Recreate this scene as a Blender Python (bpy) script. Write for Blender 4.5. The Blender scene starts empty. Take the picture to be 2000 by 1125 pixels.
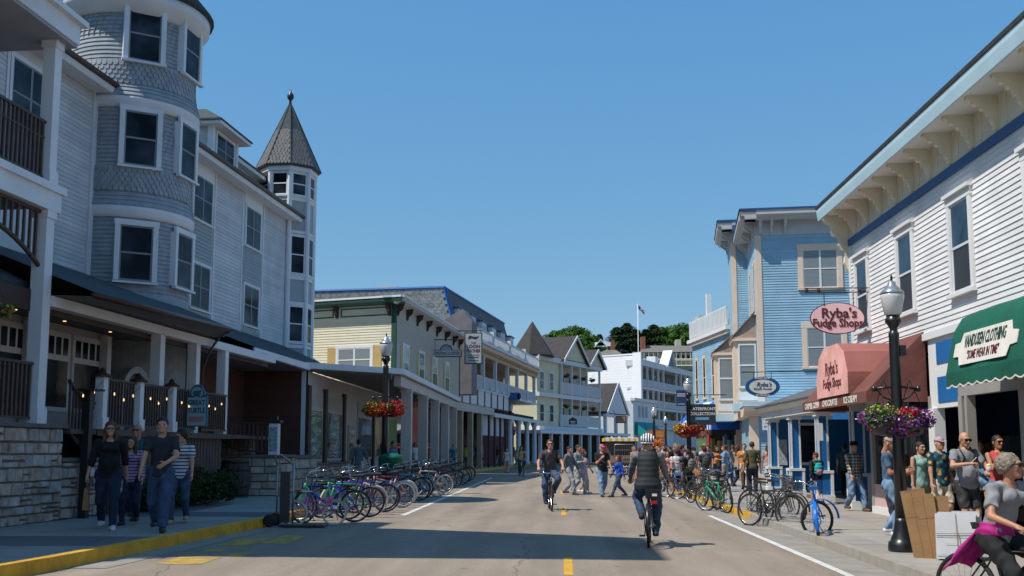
import bpy, math, random
import numpy as np
from mathutils import Vector, Matrix
R = math.radians
rnd = random.Random(7)
scene = bpy.context.scene
COL = scene.collection

# ------------------------------------------------------------------ camera, sky, sun, exposure
PXF, HZ, PPY, CZ = 2000.0, 878.0, 650.0, 1.55
YAW = math.atan(90 / PXF); PITCH = math.atan((HZ - PPY) / PXF)
cam_d = bpy.data.cameras.new('camera'); cam = bpy.data.objects.new('camera', cam_d); COL.objects.link(cam)
cam.location = (0, 0, CZ); cam.rotation_euler = (R(90) + PITCH, 0, YAW)
cam_d.sensor_width = 36; cam_d.lens = 36; cam_d.shift_y = (PPY - 562.5) / 2000
cam_d.clip_start = 0.1; cam_d.clip_end = 6000
scene.camera = cam
SUNX, SUNY = 0.58, 0.28            # shadow offset on the ground per metre of height
SUN_EL = math.atan(1 / math.hypot(SUNX, SUNY))
world = bpy.data.worlds.new("World"); scene.world = world; world.use_nodes = True
wn = world.node_tree; bg = wn.nodes['Background']
sky = wn.nodes.new('ShaderNodeTexSky'); sky.sky_type = 'NISHITA'; sky.sun_disc = False
sky.sun_elevation = SUN_EL; sky.sun_rotation = math.atan2(-SUNX, -SUNY)
sky.air_density = 1.0; sky.dust_density = 0.0; sky.ozone_density = 4.0
# the camera's rendering of the sky: flatter and bluer than the raw model
sc_ = wn.nodes.new('ShaderNodeVectorMath'); sc_.operation = 'SCALE'; sc_.inputs['Scale'].default_value = .12; wn.links.new(sky.outputs[0], sc_.inputs[0])
se_ = wn.nodes.new('ShaderNodeSeparateXYZ'); co_ = wn.nodes.new('ShaderNodeCombineXYZ'); wn.links.new(sc_.outputs[0], se_.inputs[0])
for i_, (g_, k_) in enumerate(((.78, 4.65), (.45, 5.1), (.16, 5.95))):
    pw = wn.nodes.new('ShaderNodeMath'); pw.operation = 'POWER'; pw.inputs[1].default_value = g_; wn.links.new(se_.outputs[i_], pw.inputs[0])
    mu_ = wn.nodes.new('ShaderNodeMath'); mu_.operation = 'MULTIPLY'; mu_.inputs[1].default_value = k_; wn.links.new(pw.outputs[0], mu_.inputs[0]); wn.links.new(mu_.outputs[0], co_.inputs[i_])
wn.links.new(co_.outputs[0], bg.inputs[0]); bg.inputs[1].default_value = 0.12
sd = bpy.data.lights.new('sun', 'SUN'); sd.energy = 4.9; sd.angle = R(0.53); sd.color = (1.0, 0.945, 0.86)
sun = bpy.data.objects.new('sun', sd); COL.objects.link(sun)
sun.rotation_euler = Vector((-SUNX, -SUNY, 1)).to_track_quat('Z', 'Y').to_euler()
sun.location = (-20, -10, 40)
scene.view_settings.view_transform = 'Standard'; scene.view_settings.look = 'None'
scene.view_settings.exposure = 0.0; scene.view_settings.gamma = 1.0; scene.view_settings.use_curve_mapping = False
scene.cycles.max_bounces = 6; scene.cycles.diffuse_bounces = 3; scene.cycles.glossy_bounces = 3
scene.cycles.transmission_bounces = 4; scene.cycles.caustics_reflective = False; scene.cycles.caustics_refractive = False

# ------------------------------------------------------------------ helpers
def ground_at(px, py, z=0.0):
    """point of height z on the line of sight through a pixel of the 2000 px photograph"""
    fw = Vector((-math.sin(YAW) * math.cos(PITCH), math.cos(YAW) * math.cos(PITCH), math.sin(PITCH)))
    rt = Vector((math.cos(YAW), math.sin(YAW), 0)); up = rt.cross(fw)
    r = fw + rt * ((px - 1000) / PXF) - up * ((py - PPY) / PXF)
    t = (z - CZ) / r.z
    return Vector((r.x * t, r.y * t, z))

WM = {}
def tag(o, label=None, cat=None, group=None, kind=None):
    if label: o['label'] = label
    if cat: o['category'] = cat
    if group: o['group'] = group
    if kind: o['kind'] = kind
    return o
def link(o, parent=None, M=None):
    COL.objects.link(o)
    M = M if M is not None else Matrix()
    if parent is not None:
        o.parent = parent; o.matrix_basis = WM[parent].inverted() @ M
    else: o.matrix_basis = M
    WM[o] = M.copy()
    return o
def empty(name, M, label=None, cat=None, group=None, parent=None):
    o = bpy.data.objects.new(name, None); o.empty_display_size = 0.2
    return tag(link(o, parent, M), label, cat, group)
def TL(x, y, z=0): return Matrix.Translation((x, y, z))
def RZ(a): return Matrix.Rotation(a, 4, 'Z')
def mob(name, mesh, mat, parent=None, M=None, kind=None):
    o = bpy.data.objects.new(name, mesh)
    if mat is not None:
        if not mesh.materials: mesh.materials.append(mat)
        elif mesh.materials[0] != mat:
            o.material_slots[0].link = 'OBJECT'; o.material_slots[0].material = mat
    link(o, parent, M)
    if kind: o['kind'] = kind
    return o

class MB:
    """collects shapes; build() makes ONE mesh object of them"""
    def __init__(s, F=None): s.v = []; s.f = []; s.F = F; s.smooth = []
    def add(s, vs, fs, sm=False):
        n = len(s.v)
        if s.F is not None:
            vs = [s.F.p(*q) for q in vs]
            if s.F.left: fs = [f[::-1] for f in fs]
        s.v.extend([tuple(q) for q in vs]); s.f.extend([tuple(i + n for i in f) for f in fs]); s.smooth.extend([sm] * len(fs))
        return s
    def box(s, x0, x1, y0, y1, z0, z1):
        if x0 > x1: x0, x1 = x1, x0
        if y0 > y1: y0, y1 = y1, y0
        if z0 > z1: z0, z1 = z1, z0
        return s.add([(x0, y0, z0), (x1, y0, z0), (x1, y1, z0), (x0, y1, z0), (x0, y0, z1), (x1, y0, z1), (x1, y1, z1), (x0, y1, z1)],
                     [(0, 3, 2, 1), (4, 5, 6, 7), (0, 1, 5, 4), (1, 2, 6, 5), (2, 3, 7, 6), (3, 0, 4, 7)])
    def hexa(s, p):   # 8 points: bottom ring ccw, top ring
        return s.add(p, [(0, 3, 2, 1), (4, 5, 6, 7), (0, 1, 5, 4), (1, 2, 6, 5), (2, 3, 7, 6), (3, 0, 4, 7)])
    def prism(s, pts, d):   # polygon (list of 3d pts) extruded by vector d
        n = len(pts); a = [Vector(q) for q in pts]; b = [q + Vector(d) for q in a]
        nn = Vector((0, 0, 0))
        for i in range(n): nn += a[i].cross(a[(i + 1) % n])
        rev = nn.dot(Vector(d)) > 0
        fs = [tuple(range(n)), tuple(range(2 * n - 1, n - 1, -1))] + [(i, i + n, (i + 1) % n + n, (i + 1) % n) for i in range(n)]
        if rev: fs = [f[::-1] for f in fs]
        return s.add(a + b, fs)
    def quad(s, a, b, c, d): return s.add([a, b, c, d], [(0, 1, 2, 3)])
    def tube(s, pts, r, n=6, cap=True):
        pts = [Vector(q) for q in pts]; rs = r if isinstance(r, (list, tuple)) else [r] * len(pts)
        vs = []; prev = None
        for i, q in enumerate(pts):
            t = (pts[min(i + 1, len(pts) - 1)] - pts[max(i - 1, 0)]).normalized()
            if prev is None:
                a = Vector((0, 0, 1)) if abs(t.z) < 0.9 else Vector((1, 0, 0))
                x = t.cross(a).normalized()
            else: x = (prev - t * prev.dot(t)).normalized()
            y = t.cross(x); prev = x
            for k in range(n):
                an = 2 * math.pi * k / n
                vs.append(q + (x * math.cos(an) + y * math.sin(an)) * rs[i])
        fs = []
        for i in range(len(pts) - 1):
            for k in range(n):
                a = i * n + k; b = i * n + (k + 1) % n
                fs.append((a, b, b + n, a + n))
        if cap: fs.append(tuple(range(n - 1, -1, -1))); fs.append(tuple(range((len(pts) - 1) * n, len(pts) * n)))
        return s.add(vs, fs, n > 5)
    def lathe(s, prof, c=(0, 0, 0), n=16, sm=True, a0=0.0, axis='Z'):
        vs = []; fs = []
        for r, z in prof:
            for k in range(n):
                an = a0 + 2 * math.pi * k / n
                if axis == 'Z': q = (c[0] + r * math.cos(an), c[1] + r * math.sin(an), c[2] + z)
                elif axis == 'X': q = (c[0] + z, c[1] + r * math.cos(an), c[2] + r * math.sin(an))
                else: q = (c[0] + r * math.sin(an), c[1] + z, c[2] + r * math.cos(an))
                vs.append(q)
        for i in range(len(prof) - 1):
            for k in range(n):
                a = i * n + k; b = i * n + (k + 1) % n
                fs.append((a, b, b + n, a + n))
        if prof[0][0] > 1e-4: fs.append(tuple(range(n - 1, -1, -1)))
        if prof[-1][0] > 1e-4: fs.append(tuple(range((len(prof) - 1) * n, len(prof) * n)))
        return s.add(vs, fs, sm)
    def torus(s, c, Rr, r, n=24, m=6, axis='X', ry=None):
        ry = ry or r
        vs = []; fs = []
        for i in range(n):
            a = 2 * math.pi * i / n
            for j in range(m):
                b = 2 * math.pi * j / m
                rad = Rr + ry * math.cos(b); h = r * math.sin(b)
                if axis == 'X': q = (c[0] + h, c[1] + rad * math.cos(a), c[2] + rad * math.sin(a))
                else: q = (c[0] + rad * math.cos(a), c[1] + rad * math.sin(a), c[2] + h)
                vs.append(q)
        for i in range(n):
            for j in range(m):
                a = i * m + j; b = i * m + (j + 1) % m; c2 = ((i + 1) % n) * m + (j + 1) % m; d = ((i + 1) % n) * m + j
                fs.append((a, d, c2, b) if axis != 'X' else (a, b, c2, d)[::-1])
        return s.add(vs, fs, True)
    def mesh(s, name='m'):
        me = bpy.data.meshes.new(name); me.from_pydata(s.v, [], s.f); me.validate()
        if len(me.polygons) == len(s.smooth): me.polygons.foreach_set('use_smooth', s.smooth)
        me.update(); return me
    def build(s, name, mat, parent=None, M=None, kind=None, world=True):
        """vertices are in world space unless M is given (then in M's space)"""
        if M is None:
            c = Vector((0, 0, 0))
            if parent is not None: c = WM[parent].translation.copy()
            elif s.v:
                a = np.array(s.v); c = Vector(((a[:, 0].min() + a[:, 0].max()) / 2, (a[:, 1].min() + a[:, 1].max()) / 2, a[:, 2].min()))
            s.v = [(q[0] - c[0], q[1] - c[1], q[2] - c[2]) for q in s.v]
            M = Matrix.Translation(c)
        return mob(name, s.mesh(name), mat, parent, M, kind)

class Frame:
    """a vertical wall: u along it, v outwards, z up"""
    def __init__(s, x, y, ang, side):
        a = R(ang); s.o = Vector((x, y, 0)); s.ud = Vector((math.sin(a), math.cos(a), 0)); s.vd = Vector((math.cos(a), -math.sin(a), 0)) * side
        s.left = side > 0
    def p(s, u, v, z): return s.o + s.ud * u + s.vd * v + Vector((0, 0, z))
    def M(s, u, v, z):
        x = s.vd.cross(Vector((0, 0, 1))); m = Matrix.Identity(4)
        m.col[0][:3] = x; m.col[1][:3] = s.vd; m.translation = s.p(u, v, z)
        return m
    def moved(s, u, v):
        f = Frame(0, 0, 0, 1); f.o = s.p(u, v, 0); f.ud = s.ud; f.vd = s.vd; f.left = s.left; return f

# ------------------------------------------------------------------ materials
def newmat(name):
    m = bpy.data.materials.new(name); m.use_nodes = True
    return m, m.node_tree, m.node_tree.nodes['Principled BSDF']
MC = {}
def paint(name, col, rough=0.6, var=0.10, scale=2.5, bump=0.0, bscale=40, metal=0.0, dirt=0.0, spec=0.4, coat=0.0):
    """painted or plain surface with gentle patchiness, optional relief and grime"""
    if name in MC: return MC[name]
    m, nt, b = newmat(name); N = nt.nodes; L = nt.links
    tc = N.new('ShaderNodeTexCoord'); no = N.new('ShaderNodeTexNoise'); no.inputs['Scale'].default_value = scale; no.inputs['Detail'].default_value = 6
    geo = N.new('ShaderNodeNewGeometry')
    L.new(geo.outputs['Position'], no.inputs['Vector'])
    mr = N.new('ShaderNodeMapRange'); mr.inputs['From Min'].default_value = 0.3; mr.inputs['From Max'].default_value = 0.7
    mr.inputs['To Min'].default_value = 1 - var; mr.inputs['To Max'].default_value = 1 + var
    L.new(no.outputs['Fac'], mr.inputs[0])
    mx = N.new('ShaderNodeVectorMath'); mx.operation = 'SCALE'; mx.inputs[0].default_value = col; L.new(mr.outputs[0], mx.inputs['Scale'])
    out = mx.outputs[0]
    if dirt:
        n2 = N.new('ShaderNodeTexNoise'); n2.inputs['Scale'].default_value = 9; n2.inputs['Detail'].default_value = 8; n2.inputs['Roughness'].default_value = 0.75
        L.new(geo.outputs['Position'], n2.inputs['Vector'])
        r2 = N.new('ShaderNodeMapRange'); r2.inputs['From Min'].default_value = 0.52; r2.inputs['From Max'].default_value = 0.75; r2.inputs['To Max'].default_value = dirt
        L.new(n2.outputs['Fac'], r2.inputs[0])
        mm = N.new('ShaderNodeMix'); mm.data_type = 'RGBA'; L.new(r2.outputs[0], mm.inputs['Factor']); L.new(out, mm.inputs['A'])
        mm.inputs['B'].default_value = (col[0] * .35 + .03, col[1] * .33 + .025, col[2] * .3 + .02, 1); out = mm.outputs['Result']
    L.new(out, b.inputs['Base Color'])
    b.inputs['Roughness'].default_value = rough; b.inputs['Metallic'].default_value = metal; b.inputs['Specular IOR Level'].default_value = spec
    b.inputs['Coat Weight'].default_value = coat
    if bump:
        n3 = N.new('ShaderNodeTexNoise'); n3.inputs['Scale'].default_value = bscale; n3.inputs['Detail'].default_value = 5
        L.new(geo.outputs['Position'], n3.inputs['Vector'])
        bp = N.new('ShaderNodeBump'); bp.inputs['Strength'].default_value = bump; bp.inputs['Distance'].default_value = 0.01
        L.new(n3.outputs['Fac'], bp.inputs['Height']); L.new(bp.outputs[0], b.inputs['Normal'])
    MC[name] = m; return m
def perobj(name, col, rough=0.7, amt=0.25, hue=0.0, bump=0.4, bscale=30, var=.12, scale=6):
    """like paint, and each object (stone, slab, board) is a little lighter or darker"""
    if name in MC: return MC[name]
    m = paint(name, col, rough, var, scale, bump, bscale); nt = m.node_tree; N = nt.nodes; L = nt.links
    b = N['Principled BSDF']; src = b.inputs['Base Color'].links[0].from_socket
    oi = N.new('ShaderNodeObjectInfo'); mr = N.new('ShaderNodeMapRange'); mr.inputs['To Min'].default_value = 1 - amt; mr.inputs['To Max'].default_value = 1 + amt
    L.new(oi.outputs['Random'], mr.inputs[0])
    hs = N.new('ShaderNodeHueSaturation'); L.new(src, hs.inputs['Color']); L.new(mr.outputs[0], hs.inputs['Value'])
    if hue:
        m2 = N.new('ShaderNodeMath'); m2.operation = 'MULTIPLY'; m2.inputs[1].default_value = 7.31; L.new(oi.outputs['Random'], m2.inputs[0])
        m3 = N.new('ShaderNodeMath'); m3.operation = 'FRACT'; L.new(m2.outputs[0], m3.inputs[0])
        m4 = N.new('ShaderNodeMapRange'); m4.inputs['To Min'].default_value = 0.5; m4.inputs['To Max'].default_value = 1 + hue; L.new(m3.outputs[0], m4.inputs[0])
        L.new(m4.outputs[0], hs.inputs['Saturation'])
    L.new(hs.outputs[0], b.inputs['Base Color'])
    return m
def glass(name, col=(0.015, 0.02, 0.025), rough=0.06, streak=False):
    """window pane: dark reflective glass with uneven reflection and dim curtains behind"""
    if name in MC: return MC[name]
    m, nt, b = newmat(name); N = nt.nodes; L = nt.links
    geo = N.new('ShaderNodeNewGeometry'); oi = N.new('ShaderNodeObjectInfo')
    no = N.new('ShaderNodeTexNoise'); no.inputs['Scale'].default_value = 1.3; L.new(geo.outputs['Position'], no.inputs['Vector'])
    cr = N.new('ShaderNodeMapRange'); cr.inputs['From Min'].default_value = .35; cr.inputs['From Max'].default_value = .7; cr.inputs['To Min'].default_value = .4; cr.inputs['To Max'].default_value = 3.6
    L.new(no.outputs['Fac'], cr.inputs[0])
    mu = N.new('ShaderNodeMath'); mu.operation = 'MULTIPLY'; L.new(cr.outputs[0], mu.inputs[0])
    mr = N.new('ShaderNodeMapRange'); mr.inputs['To Min'].default_value = .5; mr.inputs['To Max'].default_value = 1.6; L.new(oi.outputs['Random'], mr.inputs[0]); L.new(mr.outputs[0], mu.inputs[1])
    vm = N.new('ShaderNodeVectorMath'); vm.operation = 'SCALE'; vm.inputs[0].default_value = col; L.new(mu.outputs[0], vm.inputs['Scale'])
    L.new(vm.outputs[0], b.inputs['Base Color'])
    b.inputs['Roughness'].default_value = rough; b.inputs['Specular IOR Level'].default_value = 0.6
    n2 = N.new('ShaderNodeTexNoise'); n2.inputs['Scale'].default_value = 1.7; L.new(geo.outputs['Position'], n2.inputs['Vector'])
    bp = N.new('ShaderNodeBump'); bp.inputs['Strength'].default_value = .12; bp.inputs['Distance'].default_value = .05; L.new(n2.outputs['Fac'], bp.inputs['Height']); L.new(bp.outputs[0], b.inputs['Normal'])
    MC[name] = m; return m

# ------------------------------------------------------------------ ground
def asphalt_mat():
    m, nt, b = newmat('asphalt'); N = nt.nodes; L = nt.links
    geo = N.new('ShaderNodeNewGeometry')
    mp = N.new('ShaderNodeMapping'); mp.inputs['Scale'].default_value = (1, .25, 1); L.new(geo.outputs['Position'], mp.inputs['Vector'])
    big = N.new('ShaderNodeTexNoise'); big.inputs['Scale'].default_value = .7; big.inputs['Detail'].default_value = 10; big.inputs['Roughness'].default_value = .68; L.new(mp.outputs[0], big.inputs['Vector'])
    fine = N.new('ShaderNodeTexNoise'); fine.inputs['Scale'].default_value = 55; fine.inputs['Detail'].default_value = 3; L.new(geo.outputs['Position'], fine.inputs['Vector'])
    cr = N.new('ShaderNodeValToRGB'); L.new(big.outputs['Fac'], cr.inputs[0])
    cr.color_ramp.elements[0].position = .3; cr.color_ramp.elements[0].color = (.225, .180, .137, 1)
    cr.color_ramp.elements[1].position = .7; cr.color_ramp.elements[1].color = (.325, .267, .208, 1)
    mr = N.new('ShaderNodeMapRange'); mr.inputs['From Min'].default_value = .3; mr.inputs['From Max'].default_value = .7; mr.inputs['To Min'].default_value = .78; mr.inputs['To Max'].default_value = 1.2
    L.new(fine.outputs['Fac'], mr.inputs[0])
    vm = N.new('ShaderNodeVectorMath'); vm.operation = 'SCALE'; L.new(cr.outputs[0], vm.inputs[0]); L.new(mr.outputs[0], vm.inputs['Scale'])
    # dark spots (gum, oil) and thin cracks
    vo = N.new('ShaderNodeTexVoronoi'); vo.inputs['Scale'].default_value = 1.1; L.new(geo.outputs['Position'], vo.inputs['Vector'])
    m1 = N.new('ShaderNodeMapRange'); m1.inputs['From Min'].default_value = .02; m1.inputs['From Max'].default_value = .09; m1.inputs['To Min'].default_value = .6; m1.inputs['To Max'].default_value = 1.0; L.new(vo.outputs['Distance'], m1.inputs[0])
    wp = N.new('ShaderNodeTexNoise'); wp.inputs['Scale'].default_value = .9; wp.inputs['Detail'].default_value = 4; L.new(geo.outputs['Position'], wp.inputs['Vector'])
    mixv = N.new('ShaderNodeVectorMath'); mixv.operation = 'ADD'; L.new(geo.outputs['Position'], mixv.inputs[0]); L.new(wp.outputs['Color'], mixv.inputs[1])
    vc = N.new('ShaderNodeTexVoronoi'); vc.feature = 'DISTANCE_TO_EDGE'; vc.inputs['Scale'].default_value = .16; L.new(mixv.outputs[0], vc.inputs['Vector'])
    m2 = N.new('ShaderNodeMapRange'); m2.inputs['From Min'].default_value = .0; m2.inputs['From Max'].default_value = .004; m2.inputs['To Min'].default_value = .62; L.new(vc.outputs['Distance'], m2.inputs[0])
    ml = N.new('ShaderNodeMath'); ml.operation = 'MULTIPLY'; L.new(m1.outputs[0], ml.inputs[0]); L.new(m2.outputs[0], ml.inputs[1])
    v2 = N.new('ShaderNodeVectorMath'); v2.operation = 'SCALE'; L.new(vm.outputs[0], v2.inputs[0]); L.new(ml.outputs[0], v2.inputs['Scale'])
    mp2 = N.new('ShaderNodeMapping'); mp2.inputs['Scale'].default_value = (1.6, .05, 1); L.new(geo.outputs['Position'], mp2.inputs['Vector'])
    sn = N.new('ShaderNodeTexNoise'); sn.inputs['Scale'].default_value = 1.0; sn.inputs['Detail'].default_value = 5; L.new(mp2.outputs[0], sn.inputs['Vector'])
    m3 = N.new('ShaderNodeMapRange'); m3.inputs['From Min'].default_value = .35; m3.inputs['From Max'].default_value = .65; m3.inputs['To Min'].default_value = .86; m3.inputs['To Max'].default_value = 1.08; L.new(sn.outputs['Fac'], m3.inputs[0])
    v3 = N.new('ShaderNodeVectorMath'); v3.operation = 'SCALE'; L.new(v2.outputs[0], v3.inputs[0]); L.new(m3.outputs[0], v3.inputs['Scale']); v2 = v3
    L.new(v2.outputs[0], b.inputs['Base Color']); b.inputs['Roughness'].default_value = .85; b.inputs['Specular IOR Level'].default_value = .25
    bp = N.new('ShaderNodeBump'); bp.inputs['Strength'].default_value = .5; bp.inputs['Distance'].default_value = .01; L.new(fine.outputs['Fac'], bp.inputs['Height']); L.new(bp.outputs[0], b.inputs['Normal'])
    return m
M_asph = asphalt_mat()
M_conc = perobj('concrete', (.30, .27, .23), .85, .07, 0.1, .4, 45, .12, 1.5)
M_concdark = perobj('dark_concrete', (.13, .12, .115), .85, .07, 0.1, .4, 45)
M_kerb = perobj('kerb_concrete', (.32, .29, .245), .8, .08, .1, .5, 40)
M_yellow = paint('yellow_paint', (.62, .34, .025), .7, .2, 4, .3, 60, dirt=.8)
M_white_line = paint('white_line_paint', (.62, .60, .56), .7, .15, 6, .3, 60, dirt=.75)
M_earth = paint('earth', (.10, .085, .06), .9)

def road_z(x): return -0.0125 * x + 0.0 if x > 0 else -0.008 * x
# kerb lines: near the camera straight, then bending to the right
LK = [(-6.75, -6), (-6.75, 9.0), (-6.28, 12.6), (-5.65, 20.6), (-5.7, 23.7)]
LK2 = [(-5.7, 45.0), (-5.72, 68.3), (-4.15, 85.), (-2.5, 101.), (1.5, 118.), (12., 148.), (34., 200.), (60, 250)]
def gridsheet(name, rows, mat, kind='structure', parent=None):
    """rows: list of (y, [x...]) -> sheet on the cambered road"""
    mb = MB(); 
    for i in range(len(rows) - 1):
        a, b = rows[i], rows[i + 1]
        for k in range(len(a) - 1): mb.quad(a[k], a[k + 1], b[k + 1], b[k])
    return mb.build(name, mat, parent, kind=kind)
rows = []
for y in [-30, 0, 10, 20, 30, 45, 60, 80, 100, 130, 170, 230, 300]:
    xr = 120 if y > 60 else 40
    rows.append([(x, y, road_z(max(-7, min(7, x))) - (0 if abs(x) < 20 else 0.0)) for x in (-40, -7, -3, 0, 3, 7, xr)])
gridsheet('road', rows, M_asph)
g = MB(); g.quad((-3000, -300, -.3), (3000, -300, -.3), (3000, 5000, -.3), (-3000, 5000, -.3)); g.build('ground', M_earth, kind='structure')

LSZ, RSZ = 0.22, 0.08        # pavement heights left / right
def slab_poly(mb_list, pts, z0, z1): pass
# left pavement: slabs between kerb and buildings
lp = MB(); 
def lkx(y):
    P = LK[:-1] + [(-5.7, 23.7), (-5.7, 45.0)] + LK2[1:]
    for (x0, y0), (x1, y1) in zip(P, P[1:]):
        if y0 <= y <= y1: return x0 + (x1 - x0) * (y - y0) / max(1e-6, y1 - y0)
    return P[-1][0]
pave_l = empty('left_pavement', TL(-9, 20, 0)); tag(pave_l, kind='structure')
base = MB()
ys = [-6, 0, 9, 12.6, 16, 20.6, 23.2, 24.3, 34, 45, 68.3, 85, 101, 118, 148, 200]
for y0, y1 in zip(ys, ys[1:]):
    a, b = lkx(y0) - .16, lkx(y1) - .16
    base.hexa([(-30, y0, -.2), (a, y0, -.2), (b, y1, -.2), (-30, y1, -.2), (-30, y0, LSZ - .05), (a, y0, LSZ - .05), (b, y1, LSZ - .05), (-30, y1, LSZ - .05)])
base.build('pavement_base', M_concdark, pave_l)
def slab(parent, q, ztop, mat, th=.05, gap=.006, name='slab'):
    c = sum((Vector(p) for p in q), Vector((0, 0))) / 4
    q = [(p[0] + (c.x - p[0]) / max(.3, (Vector(p) - c).length) * gap, p[1] + (c.y - p[1]) / max(.3, (Vector(p) - c).length) * gap) for p in q]
    dz = rnd.uniform(-.003, .003)
    MB().hexa([(p[0], p[1], ztop - th) for p in q] + [(p[0], p[1], ztop + dz) for p in q]).build(name, mat, parent)
y = 8.0; k = 0
while y < 44:
    st = 1.55
    edge = lambda yy: lkx(yy) - .17
    xs = [0, .5, 2.1, 3.7]
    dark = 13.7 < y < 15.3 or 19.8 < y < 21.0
    for i in range(3 if y < 30 else 2):
        q = [(edge(y) - xs[i + 1], y), (edge(y) - xs[i], y), (edge(y + st) - xs[i], y + st), (edge(y + st) - xs[i + 1], y + st)]
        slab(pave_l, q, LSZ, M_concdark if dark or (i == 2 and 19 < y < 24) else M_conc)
    y += st; k += 1
# far part of the left pavement: one run
pv = MB()
for y0, y1 in zip(ys[9:], ys[10:]):
    a, b = lkx(y0) - .17, lkx(y1) - .17
    pv.hexa([(a - 9, y0, LSZ - .049), (a, y0, LSZ - .049), (b, y1, LSZ - .049), (b - 9, y1, LSZ - .049), (a - 9, y0, LSZ), (a, y0, LSZ), (b, y1, LSZ), (b - 9, y1, LSZ)])
pv.build('far_paving', M_conc, pave_l)
def kerb_run(P, w, ztop, mats, parent, side, step=1.5):
    """kerb stones along a polyline; side +1: stone lies to the left (-x) of the line"""
    for (x0, y0), (x1, y1) in zip(P, P[1:]):
        L = math.hypot(x1 - x0, y1 - y0); n = max(1, round(L / step))
        if L > 16: n = max(1, round(L / 6))
        for i in range(n):
            ta, tb = i / n + .004 / L, (i + 1) / n - .004 / L
            a = Vector((x0 + (x1 - x0) * ta, y0 + (y1 - y0) * ta)); b = Vector((x0 + (x1 - x0) * tb, y0 + (y1 - y0) * tb))
            d = (b - a).normalized(); nn = Vector((-d.y, d.x)) * w * side
            m = mats((a.y + b.y) / 2)
            q = [a, b, b + nn, a + nn]
            if side > 0: q = q
            else: q = q[::-1]
            zt = ztop + rnd.uniform(-.002, .002)
            top = [Vector((p.x, p.y)) for p in q]
            # slightly battered face
            f = nn.normalized() * .02
            if side > 0: top[0] = top[0] + f; top[1] = top[1] + f
            else: top[2] = top[2] + f; top[3] = top[3] + f
            MB().hexa([(p.x, p.y, -.15) for p in q] + [(p.x, p.y, zt) for p in top]).build('kerb_stone', m, parent)
kerb_l = empty('left_kerb', TL(-5.8, 20, 0)); tag(kerb_l, kind='structure')
kerb_run(LK, .17, LSZ + .004, lambda y: M_yellow, kerb_l, 1)
kerb_run([(-5.7, 23.7), (-5.7, 46.)], .17, LSZ + .004, lambda y: M_kerb, kerb_l, 1)
kerb_run([(-5.7, 46.)] + LK2[1:-1], .17, LSZ + .004, lambda y: M_yellow if y > 60 else M_kerb, kerb_l, 1, 3)
# right pavement
RK = [(4.36, -6), (4.36, 60), (4.36, 75), (8, 95), (16, 125), (40, 190)]
def rkx(y):
    for (x0, y0), (x1, y1) in zip(RK, RK[1:]):
        if y0 <= y <= y1: return x0 + (x1 - x0) * (y - y0) / (y1 - y0)
    return RK[-1][0]
pave_r = empty('right_pavement', TL(6, 20, 0)); tag(pave_r, kind='structure')
base = MB()
for y0, y1 in zip([-6, 60, 75, 95, 125], [60, 75, 95, 125, 190]):
    a, b = rkx(y0) + .16, rkx(y1) + .16
    base.hexa([(a, y0, -.2), (a + 18, y0, -.2), (b + 18, y1, -.2), (b, y1, -.2), (a, y0, RSZ - .05), (a + 18, y0, RSZ - .05), (b + 18, y1, RSZ - .05), (b, y1, RSZ - .05)])
base.build('pavement_base', M_concdark, pave_r)
y = 9.0
while y < 62:
    st = 1.5 if y < 34 else 3.0
    for a, b in [(.17, .75), (.75, 1.95), (1.95, 3.3)] if y < 34 else [(.17, 1.9), (1.9, 4.2)]:
        slab(pave_r, [(4.36 + a, y), (4.36 + b, y), (4.36 + b, y + st), (4.36 + a, y + st)], RSZ, M_conc)
    y += st
kerb_r = empty('right_kerb', TL(4.4, 20, 0)); tag(kerb_r, kind='structure')
kerb_run([(4.36, 6), (4.36, 60)], .17, RSZ + .004, lambda y: M_yellow if 26.5 < y < 44 else M_kerb, kerb_r, -1)
# painted lines
def strip(name, pts, w, mat, h=.004, label=None):
    mb = MB()
    for (x0, y0), (x1, y1) in zip(pts, pts[1:]):
        n = max(1, int(abs(y1 - y0) / 1.5)) 
        for i in range(n):
            a = (x0 + (x1 - x0) * i / n, y0 + (y1 - y0) * i / n); b = (x0 + (x1 - x0) * (i + 1) / n, y0 + (y1 - y0) * (i + 1) / n)
            mb.quad((a[0] - w / 2, a[1], road_z(a[0] - w / 2) + h), (a[0] + w / 2, a[1], road_z(a[0] + w / 2) + h), (b[0] + w / 2, b[1], road_z(b[0] + w / 2) + h), (b[0] - w / 2, b[1], road_z(b[0] - w / 2) + h))
    return mb.build(name, mat, kind='structure')
strip('white_edge_line', [(3.72, 6), (3.66, 25.4)], .13, M_white_line)
strip('white_edge_line', [(-3.62, 24), (-3.6, 56)], .13, M_white_line)
for y0, y1 in [(4, 5.5), (9.2, 10.2), (13.0, 15.1), (24.6, 27.2), (36.5, 39), (50, 52)]:
    strip('centre_line_dash', [(.12, y0), (.13, y1)], .12 if y0 > 10 else .14, M_yellow)
for x0, x1, y0, y1 in [(-5.35, -4.75, 13.6, 14.5), (-4.75, -4.5, 14.6, 15.2), (-5.4, -4.9, 16.2, 17.6), (-4.85, -4.4, 16.6, 18.2), (-5.3, -5.0, 15.2, 15.6)]:
    strip('faded_yellow_marking', [((x0 + x1) / 2, y0), ((x0 + x1) / 2, y1)], x1 - x0, paint('faded_yellow', (.42, .27, .06), .8, .3, 5, dirt=.9))
# concrete gutter strip along the right kerb
strip('gutter', [(4.05, 6), (4.05, 60)], .6, paint('gutter_concrete', (.27, .245, .21), .85, .15, 2.5, .4, 50, dirt=.3), h=.0055)
strip('gutter', [(-6.0, 13), (-5.45, 23)], .5, MC['gutter_concrete'], h=.0055)
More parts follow.
